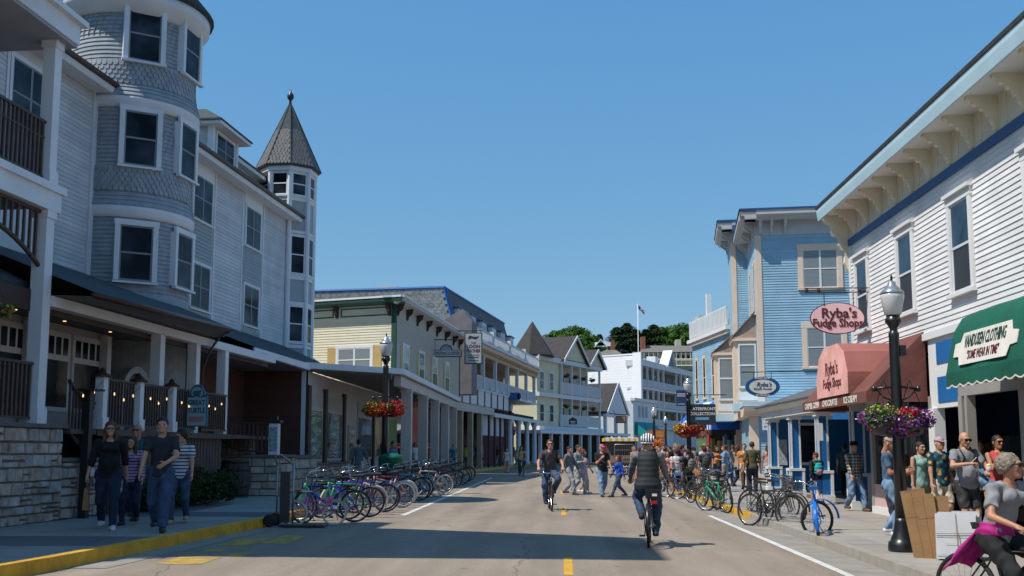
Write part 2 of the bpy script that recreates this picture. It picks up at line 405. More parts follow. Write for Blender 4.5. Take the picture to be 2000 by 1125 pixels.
# ------------------------------------------------------------------ building helpers
CACHE = {}
def clap(F, u0, u1, z0, z1, lap, mat, parent, indiv=True, name='clapboard', t=.024):
    L = u1 - u0; n = max(1, round((z1 - z0) / lap)); lap = (z1 - z0) / n
    def sec(x, z): return [(x, 0, z), (x, t, z), (x, .006, z + lap + .006), (x, 0, z + lap + .006)]
    if indiv:
        key = ('clap', round(L, 3), round(lap, 4), mat.name, t)
        if key not in CACHE:
            mb = MB(); a = sec(-L / 2, 0); mb.prism(a, (L, 0, 0)); CACHE[key] = mb.mesh(name); CACHE[key].materials.append(mat)
        for i in range(n):
            M = F.M((u0 + u1) / 2, 0, z0 + i * lap)
            mob(name, CACHE[key], mat, parent, M)
    else:
        mb = MB(F)
        for i in range(n):
            z = z0 + i * lap
            mb.prism([(u0, 0, z), (u0, t, z), (u0, .006, z + lap + .006), (u0, 0, z + lap + .006)], (L, 0, 0))
        mb.build(name + '_siding', mat, parent, kind='stuff')
def fbox(F, parent, name, mat, u0, u1, v0, v1, z0, z1, kind=None):
    return MB(F).box(u0, u1, v0, v1, z0, z1).build(name, mat, parent, kind=kind)
def run(F, parent, name, mat, u0, u1, prof):
    """closed profile [(v,z)...] extruded along u"""
    return MB(F).prism([(u0, v, z) for v, z in prof], (u1 - u0, 0, 0)).build(name, mat, parent)
def window(F, u, z, w, h, trim, panes, parent, cw=.1, cols=1, head=0, sash=None, single=False, blinds=None, muntin=0, d=.05, back=0.0):
    """sash window whose clear opening is w x h with its lower edge at z; cols sashes side by side"""
    sash = sash or trim
    key = ('win', round(w, 3), round(h, 3), cw, cols, head, single, muntin, d, back)
    if key not in CACHE:
        a = MB(); W = w / 2
        a.box(-W - cw, -W, -back, d, 0, h); a.box(W, W + cw, -back, d, 0, h)
        a.box(-W - cw - .02, W + cw + .02, 0, d + .005, h, h + cw * 1.15)
        if head: a.box(-W - cw - .05, W + cw + .05, 0, d + .06, h + cw * 1.15, h + cw * 1.15 + head)
        sl = MB(); sl.hexa([(-W - cw - .03, 0, -.08), (W + cw + .03, 0, -.08), (W + cw + .03, d + .05, -.08), (-W - cw - .03, d + .05, -.08),
                            (-W - cw - .03, 0, -.002), (W + cw + .03, 0, -.002), (W + cw + .03, d + .05, -.02), (-W - cw - .03, d + .05, -.02)])
        s = MB(); pu = MB(); pl = MB(); r = .045
        cwid = w / cols
        for c in range(cols):
            x0 = -W + c * cwid; x1 = x0 + cwid
            if c: s.box(x0 - .04, x0 + .04, .02, d - .005, 0, h)
            hm = h * .5
            if single: hm = 0
            else:
                s.box(x0, x0 + r, .02, .038, .001, hm); s.box(x1 - r, x1, .02, .038, .001, hm); s.box(x0 + r, x1 - r, .02, .038, .001, r)
                pl.box(x0 + r, x1 - r, .0255, .031, r, hm)
                s.box(x0 + .001, x1 - .001, .021, .046, hm - .02, hm + .03)
            s.box(x0, x0 + r * .8, .03, .044, hm + .03, h - .001); s.box(x1 - r * .8, x1, .03, .044, hm + .03, h - .001); s.box(x0 + r * .8, x1 - r * .8, .03, .044, h - r, h - .001)
            pu.box(x0 + r * .8, x1 - r * .8, .034, .039, hm + .03, h - r)
            for k in range(muntin):
                xm = x0 + cwid * (k + 1) / (muntin + 1); s.box(xm - .008, xm + .008, .03, .045, .03, h - r)
        CACHE[key] = [x.mesh('w') for x in (a, sl, s, pu, pl)]
    a, sl, s, pu, pl = CACHE[key]
    M = F.M(u, 0, z)
    wo = mob('window', a, trim, parent, M)
    mob('sill', sl, trim, wo, M); mob('sash', s, sash, wo, M)
    mob('pane', pu, panes[0], wo, M)
    if not single: mob('pane', pl, panes[1], wo, M)
    return wo
def shutters(F, u, z, w, h, mat, parent, sw=.35, cw=.1):
    for sgn in (-1, 1):
        fbox(F, parent, 'shutter', mat, u + sgn * (w / 2 + cw + .01), u + sgn * (w / 2 + cw + sw), 0, .045, z - .02, z + h + .05)
def railing(F, u0, u1, z0, h, v, mat, parent, step=.12, indiv=False, bw=.03, name='baluster', top=.07, mat_rail=None, curve=None):
    mr = mat_rail or mat
    cz_ = curve or (lambda u: 0)
    n = max(1, int(round((u1 - u0) / step)))
    seg = 1 if curve is None else 10
    for zz, hh, wd, nm in ((z0 + h - .05, .05, top, 'handrail'), (z0 + .08, .045, .045, 'bottom_rail')):
        r = MB(F)
        for i in range(seg):
            a = u0 + (u1 - u0) * i / seg; b = u0 + (u1 - u0) * (i + 1) / seg
            r.hexa([(a, v - wd / 2, zz + cz_(a)), (b, v - wd / 2, zz + cz_(b)), (b, v + wd / 2, zz + cz_(b)), (a, v + wd / 2, zz + cz_(a)),
                    (a, v - wd / 2, zz + hh + cz_(a)), (b, v - wd / 2, zz + hh + cz_(b)), (b, v + wd / 2, zz + hh + cz_(b)), (a, v + wd / 2, zz + hh + cz_(a))])
        r.build(nm, mr, parent)
    if indiv:
        key = ('bal', bw, round(h, 3))
        if key not in CACHE: CACHE[key] = MB().box(-bw / 2, bw / 2, -bw / 2, bw / 2, 0, h - .17).mesh('b')
        for i in range(n):
            u = u0 + (u1 - u0) * (i + .5) / n
            mob(name, CACHE[key], mat, parent, F.M(u, v, z0 + .122 + cz_(u)))
    else:
        b = MB(F)
        for i in range(n):
            u = u0 + (u1 - u0) * (i + .5) / n
            b.box(u - bw / 2, u + bw / 2, v - bw / 2, v + bw / 2, z0 + .122, z0 + h - .05)
        b.build(name + 's', mat, parent, kind='stuff')
def column(F, u, v, z0, z1, w, mat, parent, base=True, name='column'):
    m = MB(F); h = w / 2
    m.box(u - h, u + h, v - h, v + h, z0, z1)
    if base:
        m.box(u - h - .03, u + h + .03, v - h - .03, v + h + .03, z0 + .001, z0 + .28)
        m.box(u - h - .03, u + h + .03, v - h - .03, v + h + .03, z1 - .14, z1 - .001)
    return m.build(name, mat, parent)
def text(txt, size, mat, parent, M, name='lettering', extr=.004, sx=1.0, bold=0.0, shear=0.0, spacing=1.0, align='CENTER'):
    c = bpy.data.curves.new(name, 'FONT'); c.body = txt; c.size = size; c.extrude = extr; c.align_x = align; c.align_y = 'CENTER'
    c.offset = bold; c.shear = shear; c.space_character = spacing; c.resolution_u = 2
    o = bpy.data.objects.new(name, c); COL.objects.link(o)
    bpy.context.view_layer.update()
    me = bpy.data.meshes.new_from_object(o); bpy.data.objects.remove(o)
    me.materials.clear()
    S = Matrix.Diagonal((sx, 1, 1, 1)); me.transform(S)
    return mob(name, me, mat, parent, M)
def face_M(F, u, v, z):
    """matrix for lettering lying on a wall: x along reading direction, z outward"""
    m = F.M(u, v, z); x = -Vector(m.col[0][:3]); n = Vector(m.col[1][:3]); y = Vector((0, 0, 1))
    # reading direction seen from outside: x = up cross normal
    x = y.cross(n); r = Matrix.Identity(4); r.col[0][:3] = x; r.col[1][:3] = y; r.col[2][:3] = n; r.translation = m.translation
    return r

WHITE = paint('white_paint', (.74, .74, .73), .55, .05, 1.2, .15, 60, dirt=.10)
WHITE_BOARD = perobj('white_clapboard', (.76, .76, .75), .55, .08, 0, .2, 50, .10, 1)
GREYW = paint('grey_white_paint', (.60, .64, .68), .55, .06, 1.2, .1, 60, dirt=.12)
CREAM = paint('cream_trim', (.74, .69, .54), .6, .08, 2, .15, 60, dirt=.25)
PEACH = paint('peach_trim', (.78, .60, .46), .6, .06, 2, .1, 60, dirt=.08)
SKYB = perobj('blue_clapboard', (.29, .47, .59), .55, .07, 0, .15, 50, .12, 1)
PALEB = paint('pale_blue_trim', (.45, .62, .70), .6, .06, 2, .1, 60)
NAVY = paint('navy_trim', (.02, .09, .25), .5, .1, 2)
COBALT = paint('cobalt_paint', (.012, .13, .36), .5, .1, 2)
ROOFD = paint('dark_roof', (.05, .048, .045), .9, .25, 4, .6, 30)
BLACKM = paint('black_metal', (.012, .012, .013), .35, .2, 3, spec=.6)
GLASS = glass('dark_glass'); GLASS.node_tree.nodes['Principled BSDF'].inputs['Specular IOR Level'].default_value = .3; GLASS2 = glass('blue_glass', (.012, .02, .032), .04); GLASS2.node_tree.nodes['Principled BSDF'].inputs['Specular IOR Level'].default_value = .3
SCREEN = paint('insect_screen', (.035, .037, .04), .5, .15, 3)
BLIND = None
def blind_mat():
    m, nt, b = newmat('blinds'); N = nt.nodes; L = nt.links
    geo = N.new('ShaderNodeNewGeometry'); sx = N.new('ShaderNodeSeparateXYZ'); L.new(geo.outputs['Position'], sx.inputs[0])
    mu = N.new('ShaderNodeMath'); mu.operation = 'MULTIPLY'; mu.inputs[1].default_value = 18; L.new(sx.outputs['Z'], mu.inputs[0])
    fr = N.new('ShaderNodeMath'); fr.operation = 'FRACT'; L.new(mu.outputs[0], fr.inputs[0])
    cr = N.new('ShaderNodeValToRGB'); L.new(fr.outputs[0], cr.inputs[0]); e = cr.color_ramp.elements
    e[0].color = (.12, .15, .16, 1); e[0].position = .15; e[1].color = (.26, .29, .30, 1); e[1].position = .45
    L.new(cr.outputs[0], b.inputs['Base Color']); b.inputs['Roughness'].default_value = .12; return m
BLIND = blind_mat()
INTERIOR = paint('dim_interior', (.02, .018, .016), .9, .4, 1.5)  # near-black colour stands in for the shade inside shops and arcades
WOODD = paint('dark_brown_wood', (.05, .03, .022), .6, .2, 4, .2, 30)

# ------------------------------------------------------------------ white clapboard shop building (right)
FR = Frame(7.4, 0, 0, -1)
wb = empty('clapboard_building', TL(7.4, 18, RSZ), 'white clapboard building with scrolled cream eave brackets along the right side', 'building')
fbox(FR, wb, 'wall', WHITE, -2, 25.9, -9, 0, 3.75, 7.4)
clap(FR, -2, 25.78, 3.86, 6.66, .102, WHITE_BOARD, wb)
fbox(FR, wb, 'corner_board', WHITE, 25.78, 25.92, -.1, .04, 3.86, 6.66)
fbox(FR, wb, 'blue_band', NAVY, -2, 25.92, 0, .05, 6.66, 6.83)
fbox(FR, wb, 'frieze', CREAM, -2, 25.91, 0, .02, 6.83, 7.46)
for i in range(26): fbox(FR, wb, 'frieze_batten', CREAM, 25.25 - i * 1.03 - .4, 25.25 - i * 1.03 - .34, .02, .035, 6.9, 7.45)
run(FR, wb, 'soffit', WHITE, -2, 26.3, [(-.1, 7.46), (.62, 7.46), (.62, 7.5), (-.1, 7.5)])
run(FR, wb, 'fascia', PALEB, -2, 26.34, [(.62, 7.42), (.66, 7.42), (.69, 7.62), (.69, 7.72), (.62, 7.72)])
run(FR, wb, 'roof', ROOFD, -2, 26.38, [(-9, 7.7), (.71, 7.722), (.72, 7.79), (-9, 8.1)])
br = MB(); pts = [(0, 0), (0, .6), (.5, .6), (.51, .54), (.47, .5), (.42, .51), (.4, .45), (.35, .42), (.3, .44), (.28, .37), (.24, .34), (.2, .35), (.18, .27), (.17, .23), (.13, .24), (.11, .14), (.07, .1), (.06, .02)]
br.prism([(-.055, a, b) for a, b in pts][::-1], (.11, 0, 0)); brm = br.mesh('bracket')
for i in range(26): mob('bracket', brm, CREAM, wb, FR.M(25.25 - i * 1.03, .021, 6.86))
br = MB(); pts = [(0, 0), (0, 1.5), (.6, 1.5), (.62, 1.42), (.57, 1.34), (.47, 1.3), (.4, 1.22), (.43, 1.1), (.38, 1.0), (.28, .98), (.22, .88), (.26, .76), (.2, .64), (.12, .6), (.1, .45), (.12, .3), (.06, .14)]
br.prism([(-.08, a, b) for a, b in pts][::-1], (.16, 0, 0)); mob('corner_bracket', br.mesh('b'), CREAM, wb, FR.M(25.96, .02, 5.95))
for u in (24.85, 21.75, 18.75, 15.6, 12.5): window(FR, u, 4.42, .86, 1.66, WHITE, (GLASS2, SCREEN), wb, cw=.13, head=.07, sash=GREYW, d=.07)
# shop front below the clapboards
fbox(FR, wb, 'signboard_band', WHITE, 18.95, 26.0, -.2, .06, 3.72, 3.86)
fbox(FR, wb, 'fascia_board', WHITE, -2, 18.95, -.2, .07, 3.6, 3.86)
fbox(FR, wb, 'storefront_pier', WHITE, 19.3, 20.75, -.15, .0, 2.35, 3.72)
fbox(FR, wb, 'storefront_pier', WHITE, 20.42, 20.75, -.15, .06, RSZ, 2.35)
fbox(FR, wb, 'blue_panel', COBALT, 19.3, 20.3, .0, .012, 3.2, 3.62)
fbox(FR, wb, 'blue_panel', COBALT, 19.3, 20.3, .0, .012, 2.45, 2.95)
fbox(FR, wb, 'blue_panel', COBALT, 12.5, 19.29, -.1, .02, 2.72, 3.6)
GREYF = paint('grey_shopfront_frame', (.33, .31, .28), .5, .08, 2)
# recessed entrance and display windows under the green awning
fbox(FR, wb, 'doorway_lintel', GREYF, 6, 19.25, -.12, .03, 2.52, 2.7)
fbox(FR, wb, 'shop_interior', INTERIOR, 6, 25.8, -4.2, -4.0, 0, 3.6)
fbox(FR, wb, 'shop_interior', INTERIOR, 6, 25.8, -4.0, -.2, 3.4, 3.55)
fbox(FR, wb, 'shop_floor', M_concdark, -2, 25.8, -4.0, -.0, -.05, .075)
for u0, u1 in ((19.08, 19.25), (18.85, 18.95), (16.55, 16.75), (15.6, 15.8), (13.4, 13.6), (11.8, 12.0)): fbox(FR, wb, 'door_post', GREYF, u0, u1, -.12, .04, RSZ, 2.52)
fbox(FR, wb, 'display_window', glass('shop_glass', (.012, .02, .02), .05), 13.6, 16.55, -.05, -.03, .5, 2.3)
fbox(FR, wb, 'display_window', MC['shop_glass'], 8, 13.4, -.05, -.03, .5, 2.3)
fbox(FR, wb, 'stall_riser', paint('pink_render', (.62, .42, .40), .7, .1, 3, dirt=.15), 8, 16.55, -.1, .02, .08, .5)
DKRED = paint('dark_red_sign', (.10, .02, .02), .5, .2, 3)
fbox(FR, wb, 'hanging_banner', DKRED, 16.9, 18.7, -1.2, -1.17, 1.95, 2.28)
text("Ryba's", .42, paint('faded_pink', (.28, .09, .09), .6), wb, face_M(FR, 17.7, -1.4, 1.62), 'window_lettering', bold=.004, shear=.15)
# merchandise racks glimpsed inside
for k in range(14):
    u = rnd.uniform(13, 24); fbox(FR, wb, 'shop_display', paint('merch%d' % (k % 4), [(.12, .05, .04), (.05, .07, .09), (.16, .13, .09), (.06, .09, .05)][k % 4], .8), u, u + rnd.uniform(.4, .9), -2.6, -1.2 - rnd.random() * .5, rnd.uniform(.1, .6), rnd.uniform(.9, 1.9))
# Ryba's display windows
fbox(FR, wb, 'display_window', MC['shop_glass'], 20.75, 22.4, -.06, -.04, .75, 2.5)
fbox(FR, wb, 'display_window', MC['shop_glass'], 22.5, 24.6, -.06, -.04, .75, 2.5)
for u0, u1 in ((20.7, 20.8), (22.38, 22.52), (24.55, 24.75)): fbox(FR, wb, 'window_post', GREYF, u0, u1, -.1, .03, .08, 2.6)
fbox(FR, wb, 'stall_riser', MC['pink_render'], 20.75, 24.7, -.12, .02, .24, .75)
fbox(FR, wb, 'plinth', WHITE, 20.75, 24.7, -.12, .05, .07, .24)
# blue inner walls of the fudge shop porch
fbox(FR, wb, 'porch_wall', COBALT, 24.7, 26.0, -.9, -.8, .08, 2.7)
fbox(FR, wb, 'end_wall', COBALT, 25.9, 26.0, -9, -.8, .08, 3.8)

def awning_mat(name, col):
    m = paint(name, col, .85, .18, 1.3, .35, 3.5); [setattr(n.inputs['Distance'], 'default_value', .06) for n in m.node_tree.nodes if n.type == 'BUMP']; return m
AW_B = awning_mat('brown_awning_canvas', (.17, .060, .048)); AW_P = awning_mat('pink_awning_canvas', (.78, .40, .35)); AW_R = awning_mat('rose_awning_canvas', (.30, .11, .095))
aw = empty('shop_awning', FR.M(23.4, 0, 2.5), 'brown and pink canvas awning lettered CARMEL CORN CHOCOLATES ICE CREAM', 'awning')
m = MB(FR); u0, u1 = 20.9, 26.3; V = 1.2
m.hexa([(u0, 0, 2.72), (u1, 0, 2.72), (u1, V, 2.72), (u0, V, 2.72), (u0, 0, 3.92), (u1, 0, 3.92), (u1, .012, 3.92), (u0, .012, 3.92)])
m.build('canopy', AW_B, aw)
val = MB(FR)
val.box(u0, u1, V, V + .012, 2.5, 2.725); val.box(u0 - .012, u0, 0, V + .012, 2.5, 2.72); val.box(u1, u1 + .012, 0, V + .012, 2.5, 2.72); val.build('valance', AW_B, aw)
m = MB(FR); a, b = 22.05, 24.65
oct_ = [(a, 2.74), (b, 2.74), (b, 3.2), (b - .25, 3.66), (b - .75, 3.88), (a + .75, 3.88), (a + .25, 3.66), (a, 3.2)]
m.prism([(u, .012, z) for u, z in oct_], (0, V + .03, 0)); m.build('barrel_canopy', AW_R, aw)
m = MB(FR); m.prism([(u, V + .043, z) for u, z in oct_], (0, .006, 0)); m.build('barrel_front', AW_P, aw)
IVORY = paint('ivory_lettering', (.72, .68, .6), .6)
MAROON = paint('maroon_lettering', (.10, .015, .02), .6)
for t_, uu in (("ICE CREAM", 22.05), ("CHOCOLATES", 23.7), ("CARMEL CORN", 25.35)):
    text(t_, .2, IVORY, aw, face_M(FR, uu, V + .014, 2.6), bold=.004)
text("Ryba's", .42, MAROON, aw, face_M(FR, 23.3, V + .052, 3.35), bold=.006); text("Fudge Shops", .3, MAROON, aw, face_M(FR, 23.3, V + .052, 3.03), bold=.005)
for u in np.linspace(u0 + .05, u1 - .05, 5):
    MB(FR).tube([(u, .0, 3.85), (u, V - .02, 2.7)], .015, 5).build('awning_rib', GREYF, aw)
# green awning
AW_G = awning_mat('green_awning_canvas', (.004, .10, .062))
ga = empty('shop_awning', FR.M(15, 0, 2.7), 'green canvas awning with scalloped white edge and VANDUSEN CLOTHING panel', 'awning')
prof = [(0.08, 3.86), (.42, 3.84), (.72, 3.7), (.86, 3.48), (.95, 3.1), (1.02, 2.78)]
m = MB(FR); n = len(prof); U0, U1 = 11.0, 17.1
vs = []; nu = 40
for i in range(nu + 1):
    u = U0 + (U1 - U0) * i / nu
    for j, (v, z) in enumerate(prof): vs.append((u, v + .012 * math.sin(u * 5 + j) * (j > 0), z - .012 * math.sin(u * 4.2) * (j > 1)))
fs = [(i * n + j, (i + 1) * n + j, (i + 1) * n + j + 1, i * n + j + 1) for i in range(nu) for j in range(n - 1)]
m.add(vs, fs, True)
for u in (U0, U1):
    m.prism([(u, v, z) for v, z in prof] + [(u, .06, 2.78)], (.01, 0, 0))
m.build('canopy', AW_G, ga)
va = MB(FR); ed = MB(FR); k = 120
for i in range(k):
    a = U0 + (U1 - U0) * i / k; b = U0 + (U1 - U0) * (i + 1) / k
    za = 2.60 - .045 * abs(math.sin(a * 9.5)); zb = 2.60 - .045 * abs(math.sin(b * 9.5))
    va.hexa([(a, 1.02, za), (b, 1.02, zb), (b, 1.03, zb), (a, 1.03, za), (a, 1.02, 2.79), (b, 1.02, 2.79), (b, 1.03, 2.79), (a, 1.03, 2.79)])
    ed.hexa([(a, 1.018, za - .022), (b, 1.018, zb - .022), (b, 1.034, zb - .022), (a, 1.034, za - .022), (a, 1.018, za), (b, 1.018, zb), (b, 1.034, zb), (a, 1.034, za)])
va.build('valance', AW_G, ga); ed.build('valance_edging', IVORY, ga)
# sign panel follows the tilted face between prof[3] and prof[5]
def on_face(u, t, off=.02):
    v = .875 + (1.0 - .875) * t; z = 3.42 - (3.42 - 2.86) * t
    return (u, v + off, z + off * .15)
pl = [(17.85, .32), (17.55, .3), (17.45, .05), (15.05, .05), (14.95, .3), (14.65, .35), (14.65, .68), (14.95, .7), (15.05, .97), (17.45, .97), (17.55, .72), (17.85, .7)]
pl = [(16.85 - (17.85 - a) * .72, b) for a, b in pl]
m = MB(FR); m.prism([on_face(a, b) for a, b in pl], (0, .012, .002)); m.build('sign_panel', IVORY, ga)
def tilt_M(u, t, off):
    M = face_M(FR, u, 0, 0); M.translation = FR.p(*on_face(u, t, off)); return M @ Matrix.Rotation(-math.atan2(.125, .56), 4, 'X')
DKGREEN = paint('dark_green_lettering', (.01, .05, .035), .6)
text("VANDUSEN CLOTHING", .27, DKGREEN, ga, tilt_M(15.7, .34, .036), sx=.53, bold=.006, extr=.002)
text('"SOME WEAR IN TIME"', .2, MAROON, ga, tilt_M(15.7, .74, .036), sx=.58, bold=.003, extr=.002)

# ------------------------------------------------------------------ low porch with blue posts
FP = Frame(7.55, 0, 0, -1)
po = empty('porch_building', TL(7.55, 31, RSZ), 'low porch with cobalt blue posts in white trim and a grey shingled roof', 'porch')
def bluepost(u, v=0):
    m = MB(FP); w = .13; m.box(u - w, u + w, v - w, v + w, .95, 2.6); p = m.build('post', COBALT, po)
    m = MB(FP)
    for a in (-1, 1):
        for b in (-1, 1): m.box(u + a * w - .025, u + a * w + .025, v + b * w - .025, v + b * w + .025, .96, 2.5)
    m.box(u - .2, u + .2, v - .2, v + .2, 2.5, 2.62)
    m.build('post_trim', WHITE, p)
    m = MB(FP); w = .2; m.box(u - w, u + w, v - w, v + w, .25, .9); q = m.build('pedestal', COBALT, po)
    m = MB(FP); m.box(u - .26, u + .26, v - .26, v + .26, RSZ - .01, .27); m.box(u - .25, u + .25, v - .25, v + .25, .88, .96)
    for a in (-1, 1):
        for b in (-1, 1): m.box(u + a * w - .04, u + a * w + .04, v + b * w - .04, v + b * w + .04, .27, .88)
    m.build('pedestal_trim', WHITE, q)
for u in (26.4, 29.9, 33.3, 36.6): bluepost(u)
fbox(FP, po, 'entablature', WHITE, 26.2, 37.3, -.2, .25, 2.62, 2.85)
run(FP, po, 'cornice', WHITE, 26.1, 37.5, [(-3, 2.85), (.3, 2.85), (.42, 2.98), (.42, 3.02), (-3, 3.02)])
run(FP, po, 'roof', paint('grey_shingle', (.11, .11, .115), .9, .25, 12, .6, 30), 26.0, 37.6, [(.47, 3.022), (.47, 3.06), (-1.6, 3.75), (-3, 3.75), (-3, 3.022)])
fbox(FP, po, 'wall', COBALT, 26.0, 40, -3.1, -3.0, .08, 3.0)
fbox(FP, po, 'wall', COBALT, 37.2, 37.3, -3.0, -.3, .08, 2.62)
wn2 = fbox(FP, po, 'ticket_window', WHITE, 28.2, 31.5, -3.0, -2.93, .95, 2.35); fbox(FP, wn2, 'pane', GLASS, 28.4, 31.3, -2.93, -2.92, 1.1, 2.2)
FPe = Frame(7.55, 37.2, 90, 1)
w_ = fbox(FPe, po, 'window', WHITE, .75, 1.75, 0, .03, 1.0, 2.5); fbox(FPe, w_, 'pane', GLASS2, .85, 1.65, .03, .035, 1.1, 2.4)
w_ = fbox(FPe, po, 'notice_board', paint('notice_paper', (.45, .5, .55), .6, .3, 9), .25, .6, 0, .03, 1.0, 1.9)

# ------------------------------------------------------------------ blue clapboard building with peach trim
bb = empty('clapboard_building', TL(9, 47, RSZ), 'sky blue clapboard building with peach trim and grey bracketed cornice', 'building')
GREYC = paint('grey_cornice', (.50, .50, .50), .6, .06, 2, .1, 60, dirt=.1)
F1 = Frame(9.03, 46.3, 96.9, 1)            # wall facing the camera
F1s = Frame(9.03, 46.3, 6.9, -1)           # street side
fbox(F1, bb, 'wall', SKYB, 0, 8, -6.2, 0, 3.4, 11.3)
clap(F1, .16, 8, 3.4, 10.4, .118, SKYB, bb)
clap(F1, .16, 8, 10.41, 11.22, .118, SKYB, bb)
fbox(F1, bb, 'corner_board', PEACH, -.04, .22, -.2, .045, 3.4, 11.22)
fbox(F1s, bb, 'side_boards', SKYB, .1, 6.2, 0, .02, 3.4, 11.2)
def dblwin(F, u, z, w, h, trim, parent): return window(F, u, z, w, h, trim, (BLIND, BLIND), parent, cw=.22, cols=2, sash=WHITE, d=.06)
dblwin(F1, 2.78, 8.75, 1.5, 1.75, PEACH, bb); dblwin(F1, 2.86, 5.2, 1.5, 1.75, PEACH, bb)
window(F1s, 1.5, 7.8, 1.0, 2.3, PEACH, (BLIND, BLIND), bb, cw=.15); window(F1s, 4.2, 7.8, 1.0, 2.3, PEACH, (BLIND, BLIND), bb, cw=.15)
def cornice(F, u0, u1, z, o, parent, mat, h=1.0, cap=NAVY, brk=None):
    fbox(F, parent, 'frieze', mat, u0, u1, 0, .05, z, z + h * .62)
    run(F, parent, 'cornice', mat, u0 - o if u0 <= 0 else u0, u1, [(0, z + h * .62), (o * .7, z + h * .62), (o * .75, z + h * .75), (o, z + h * .8), (o, z + h), (0, z + h)])
    run(F, parent, 'roof_edge', cap, u0 - o - .03 if u0 <= 0 else u0, u1, [(-2, z + h + .002), (o + .04, z + h + .002), (o + .04, z + h + .07), (-2, z + h + .07)])
    for u in brk or []:
        m = MB(F); m.prism([(u - .07, v, zz) for v, zz in [(.05, z + .05), (.12, z + .07), (.16, z + h * .3), (.3, z + h * .38), (o * .62, z + h * .5), (o * .66, z + h * .62), (.05, z + h * .62)]], (.14, 0, 0)); m.build('bracket', mat, parent)
cornice(F1, 0, 8, 11.22, .72, bb, GREYC, 1.05, NAVY, [.2, .7, 1.3, 3.55, 4.1, 6.3, 6.9])
cornice(F1s, 0, 6.3, 11.22, .72, bb, GREYC, 1.05, NAVY, [.3, .9, 2.5, 3.1, 5.2, 5.8])
F2 = Frame(9.0, 52.5, 96.9, 1); F2s = Frame(9.0, 52.5, 6.9, -1)
fbox(F2, bb, 'wall', SKYB, 0, 5, -4.2, 0, 3.0, 12.4)
clap(F2, .16, 2.2, 3.4, 12.1, .118, SKYB, bb)
fbox(F2, bb, 'corner_board', PEACH, -.04, .2, -.2, .045, 3.4, 12.1)
fbox(F2s, bb, 'side_boards', SKYB, .1, 4.2, 0, .02, 3.4, 12.1)
cornice(F2, 0, 2.2, 12.1, .72, bb, GREYC, 1.05, NAVY, [.25, .8, 1.5]); cornice(F2s, 0, 4.2, 12.1, .72, bb, GREYC, 1.05, NAVY, [.3, .9, 2.5, 3.4])
# bays with shingled roofs
WSH = perobj('cedar_shingle', (.33, .21, .15), .85, .3, .2, .5, 30)
def bay(x, y, w, dpt, z0, z1, zr):
    F = Frame(x, y, 96.9, 1)        # camera facing face, u to the right
    b = MB(F).box(0, w, -dpt, 0, z0, z1).build('bay_window', PEACH, bb)
    fbox(F, b, 'panel', WHITE, .12, w - .05, 0, .02, z0 + .45, z0 + .85); fbox(F, b, 'blue_base', PALEB, -.05, w, -dpt - .05, .03, z0 - .05, z0 + .32)
    m = MB(F); m.box(-.12, w, -dpt - .1, .12, z1 - .01, z1 + .12); m.build('bay_cornice', PEACH, b)
    wd = MB(F); ww = w - .5; wd.box(.18, .18 + ww, .0, .05, z0 + 1.0, z1 - .15); wf = wd.build('window_frame', WHITE, b)
    # panes sit in front of a solid back: frame ring
    fbox(F, wf, 'pane', BLIND, .25, .11 + ww, .05, .056, z0 + 1.1, (z0 + z1) / 2 + .42); fbox(F, wf, 'pane', BLIND, .25, .11 + ww, .05, .056, (z0 + z1) / 2 + .5, z1 - .22)
    fr = MB(F); fr.box(.18, .25, .05, .08, z0 + 1.0, z1 - .15); fr.box(.11 + ww, .18 + ww, .05, .08, z0 + 1.0, z1 - .15); fr.box(.25, .11 + ww, .05, .075, (z0 + z1) / 2 + .42, (z0 + z1) / 2 + .5); fr.box(.25, .11 + ww, .05, .075, z1 - .22, z1 - .15); fr.box(.25, .11 + ww, .05, .075, z0 + 1.0, z0 + 1.1)
    fr.build('sash', WHITE, wf)
    # sloped roof of shingle courses
    n = 9; key_m = MB(F)
    for i in range(n):
        t0 = i / n; t1 = (i + 1) / n
        uu0 = -.15 + (w + .1) * t0; uu1 = -.15 + (w + .1) * t1; za = z1 + .12 + (zr - z1) * t0; zb = z1 + .12 + (zr - z1) * t1
        k = 7
        for j in range(k):
            va = .15 - (dpt + .2) * j / k; vb = .15 - (dpt + .2) * (j + 1) / k + .01
            MB(F).hexa([(uu0, vb, za - .03), (uu1, vb, zb - .03), (uu1, va, zb - .03), (uu0, va, za - .03), (uu0, vb, za + .045), (uu1 + .02, vb, zb + .01), (uu1 + .02, va, zb + .01), (uu0, va, za + .045)]).build('shingle', WSH, b)
        # the slope facing the camera
        for j in range(1):
            key_m.hexa([(uu0, -.1, z1 + .05), (uu1, -.1, z1 + .05), (uu1, .15 - .15 * t1, z1 + .12), (uu0, .15 - .15 * t0, z1 + .12), (uu0, -.1, za), (uu1, -.1, zb), (uu1, -.02, zb - .02), (uu0, -.02, za - .02)])
    key_m.build('roof_side', WSH, b)
bay(8.15, 47.6, 1.3, 2.2, 3.35, 6.55, 8.1)
bay(8.1, 53.2, 1.3, 2.2, 3.05, 6.4, 7.6)
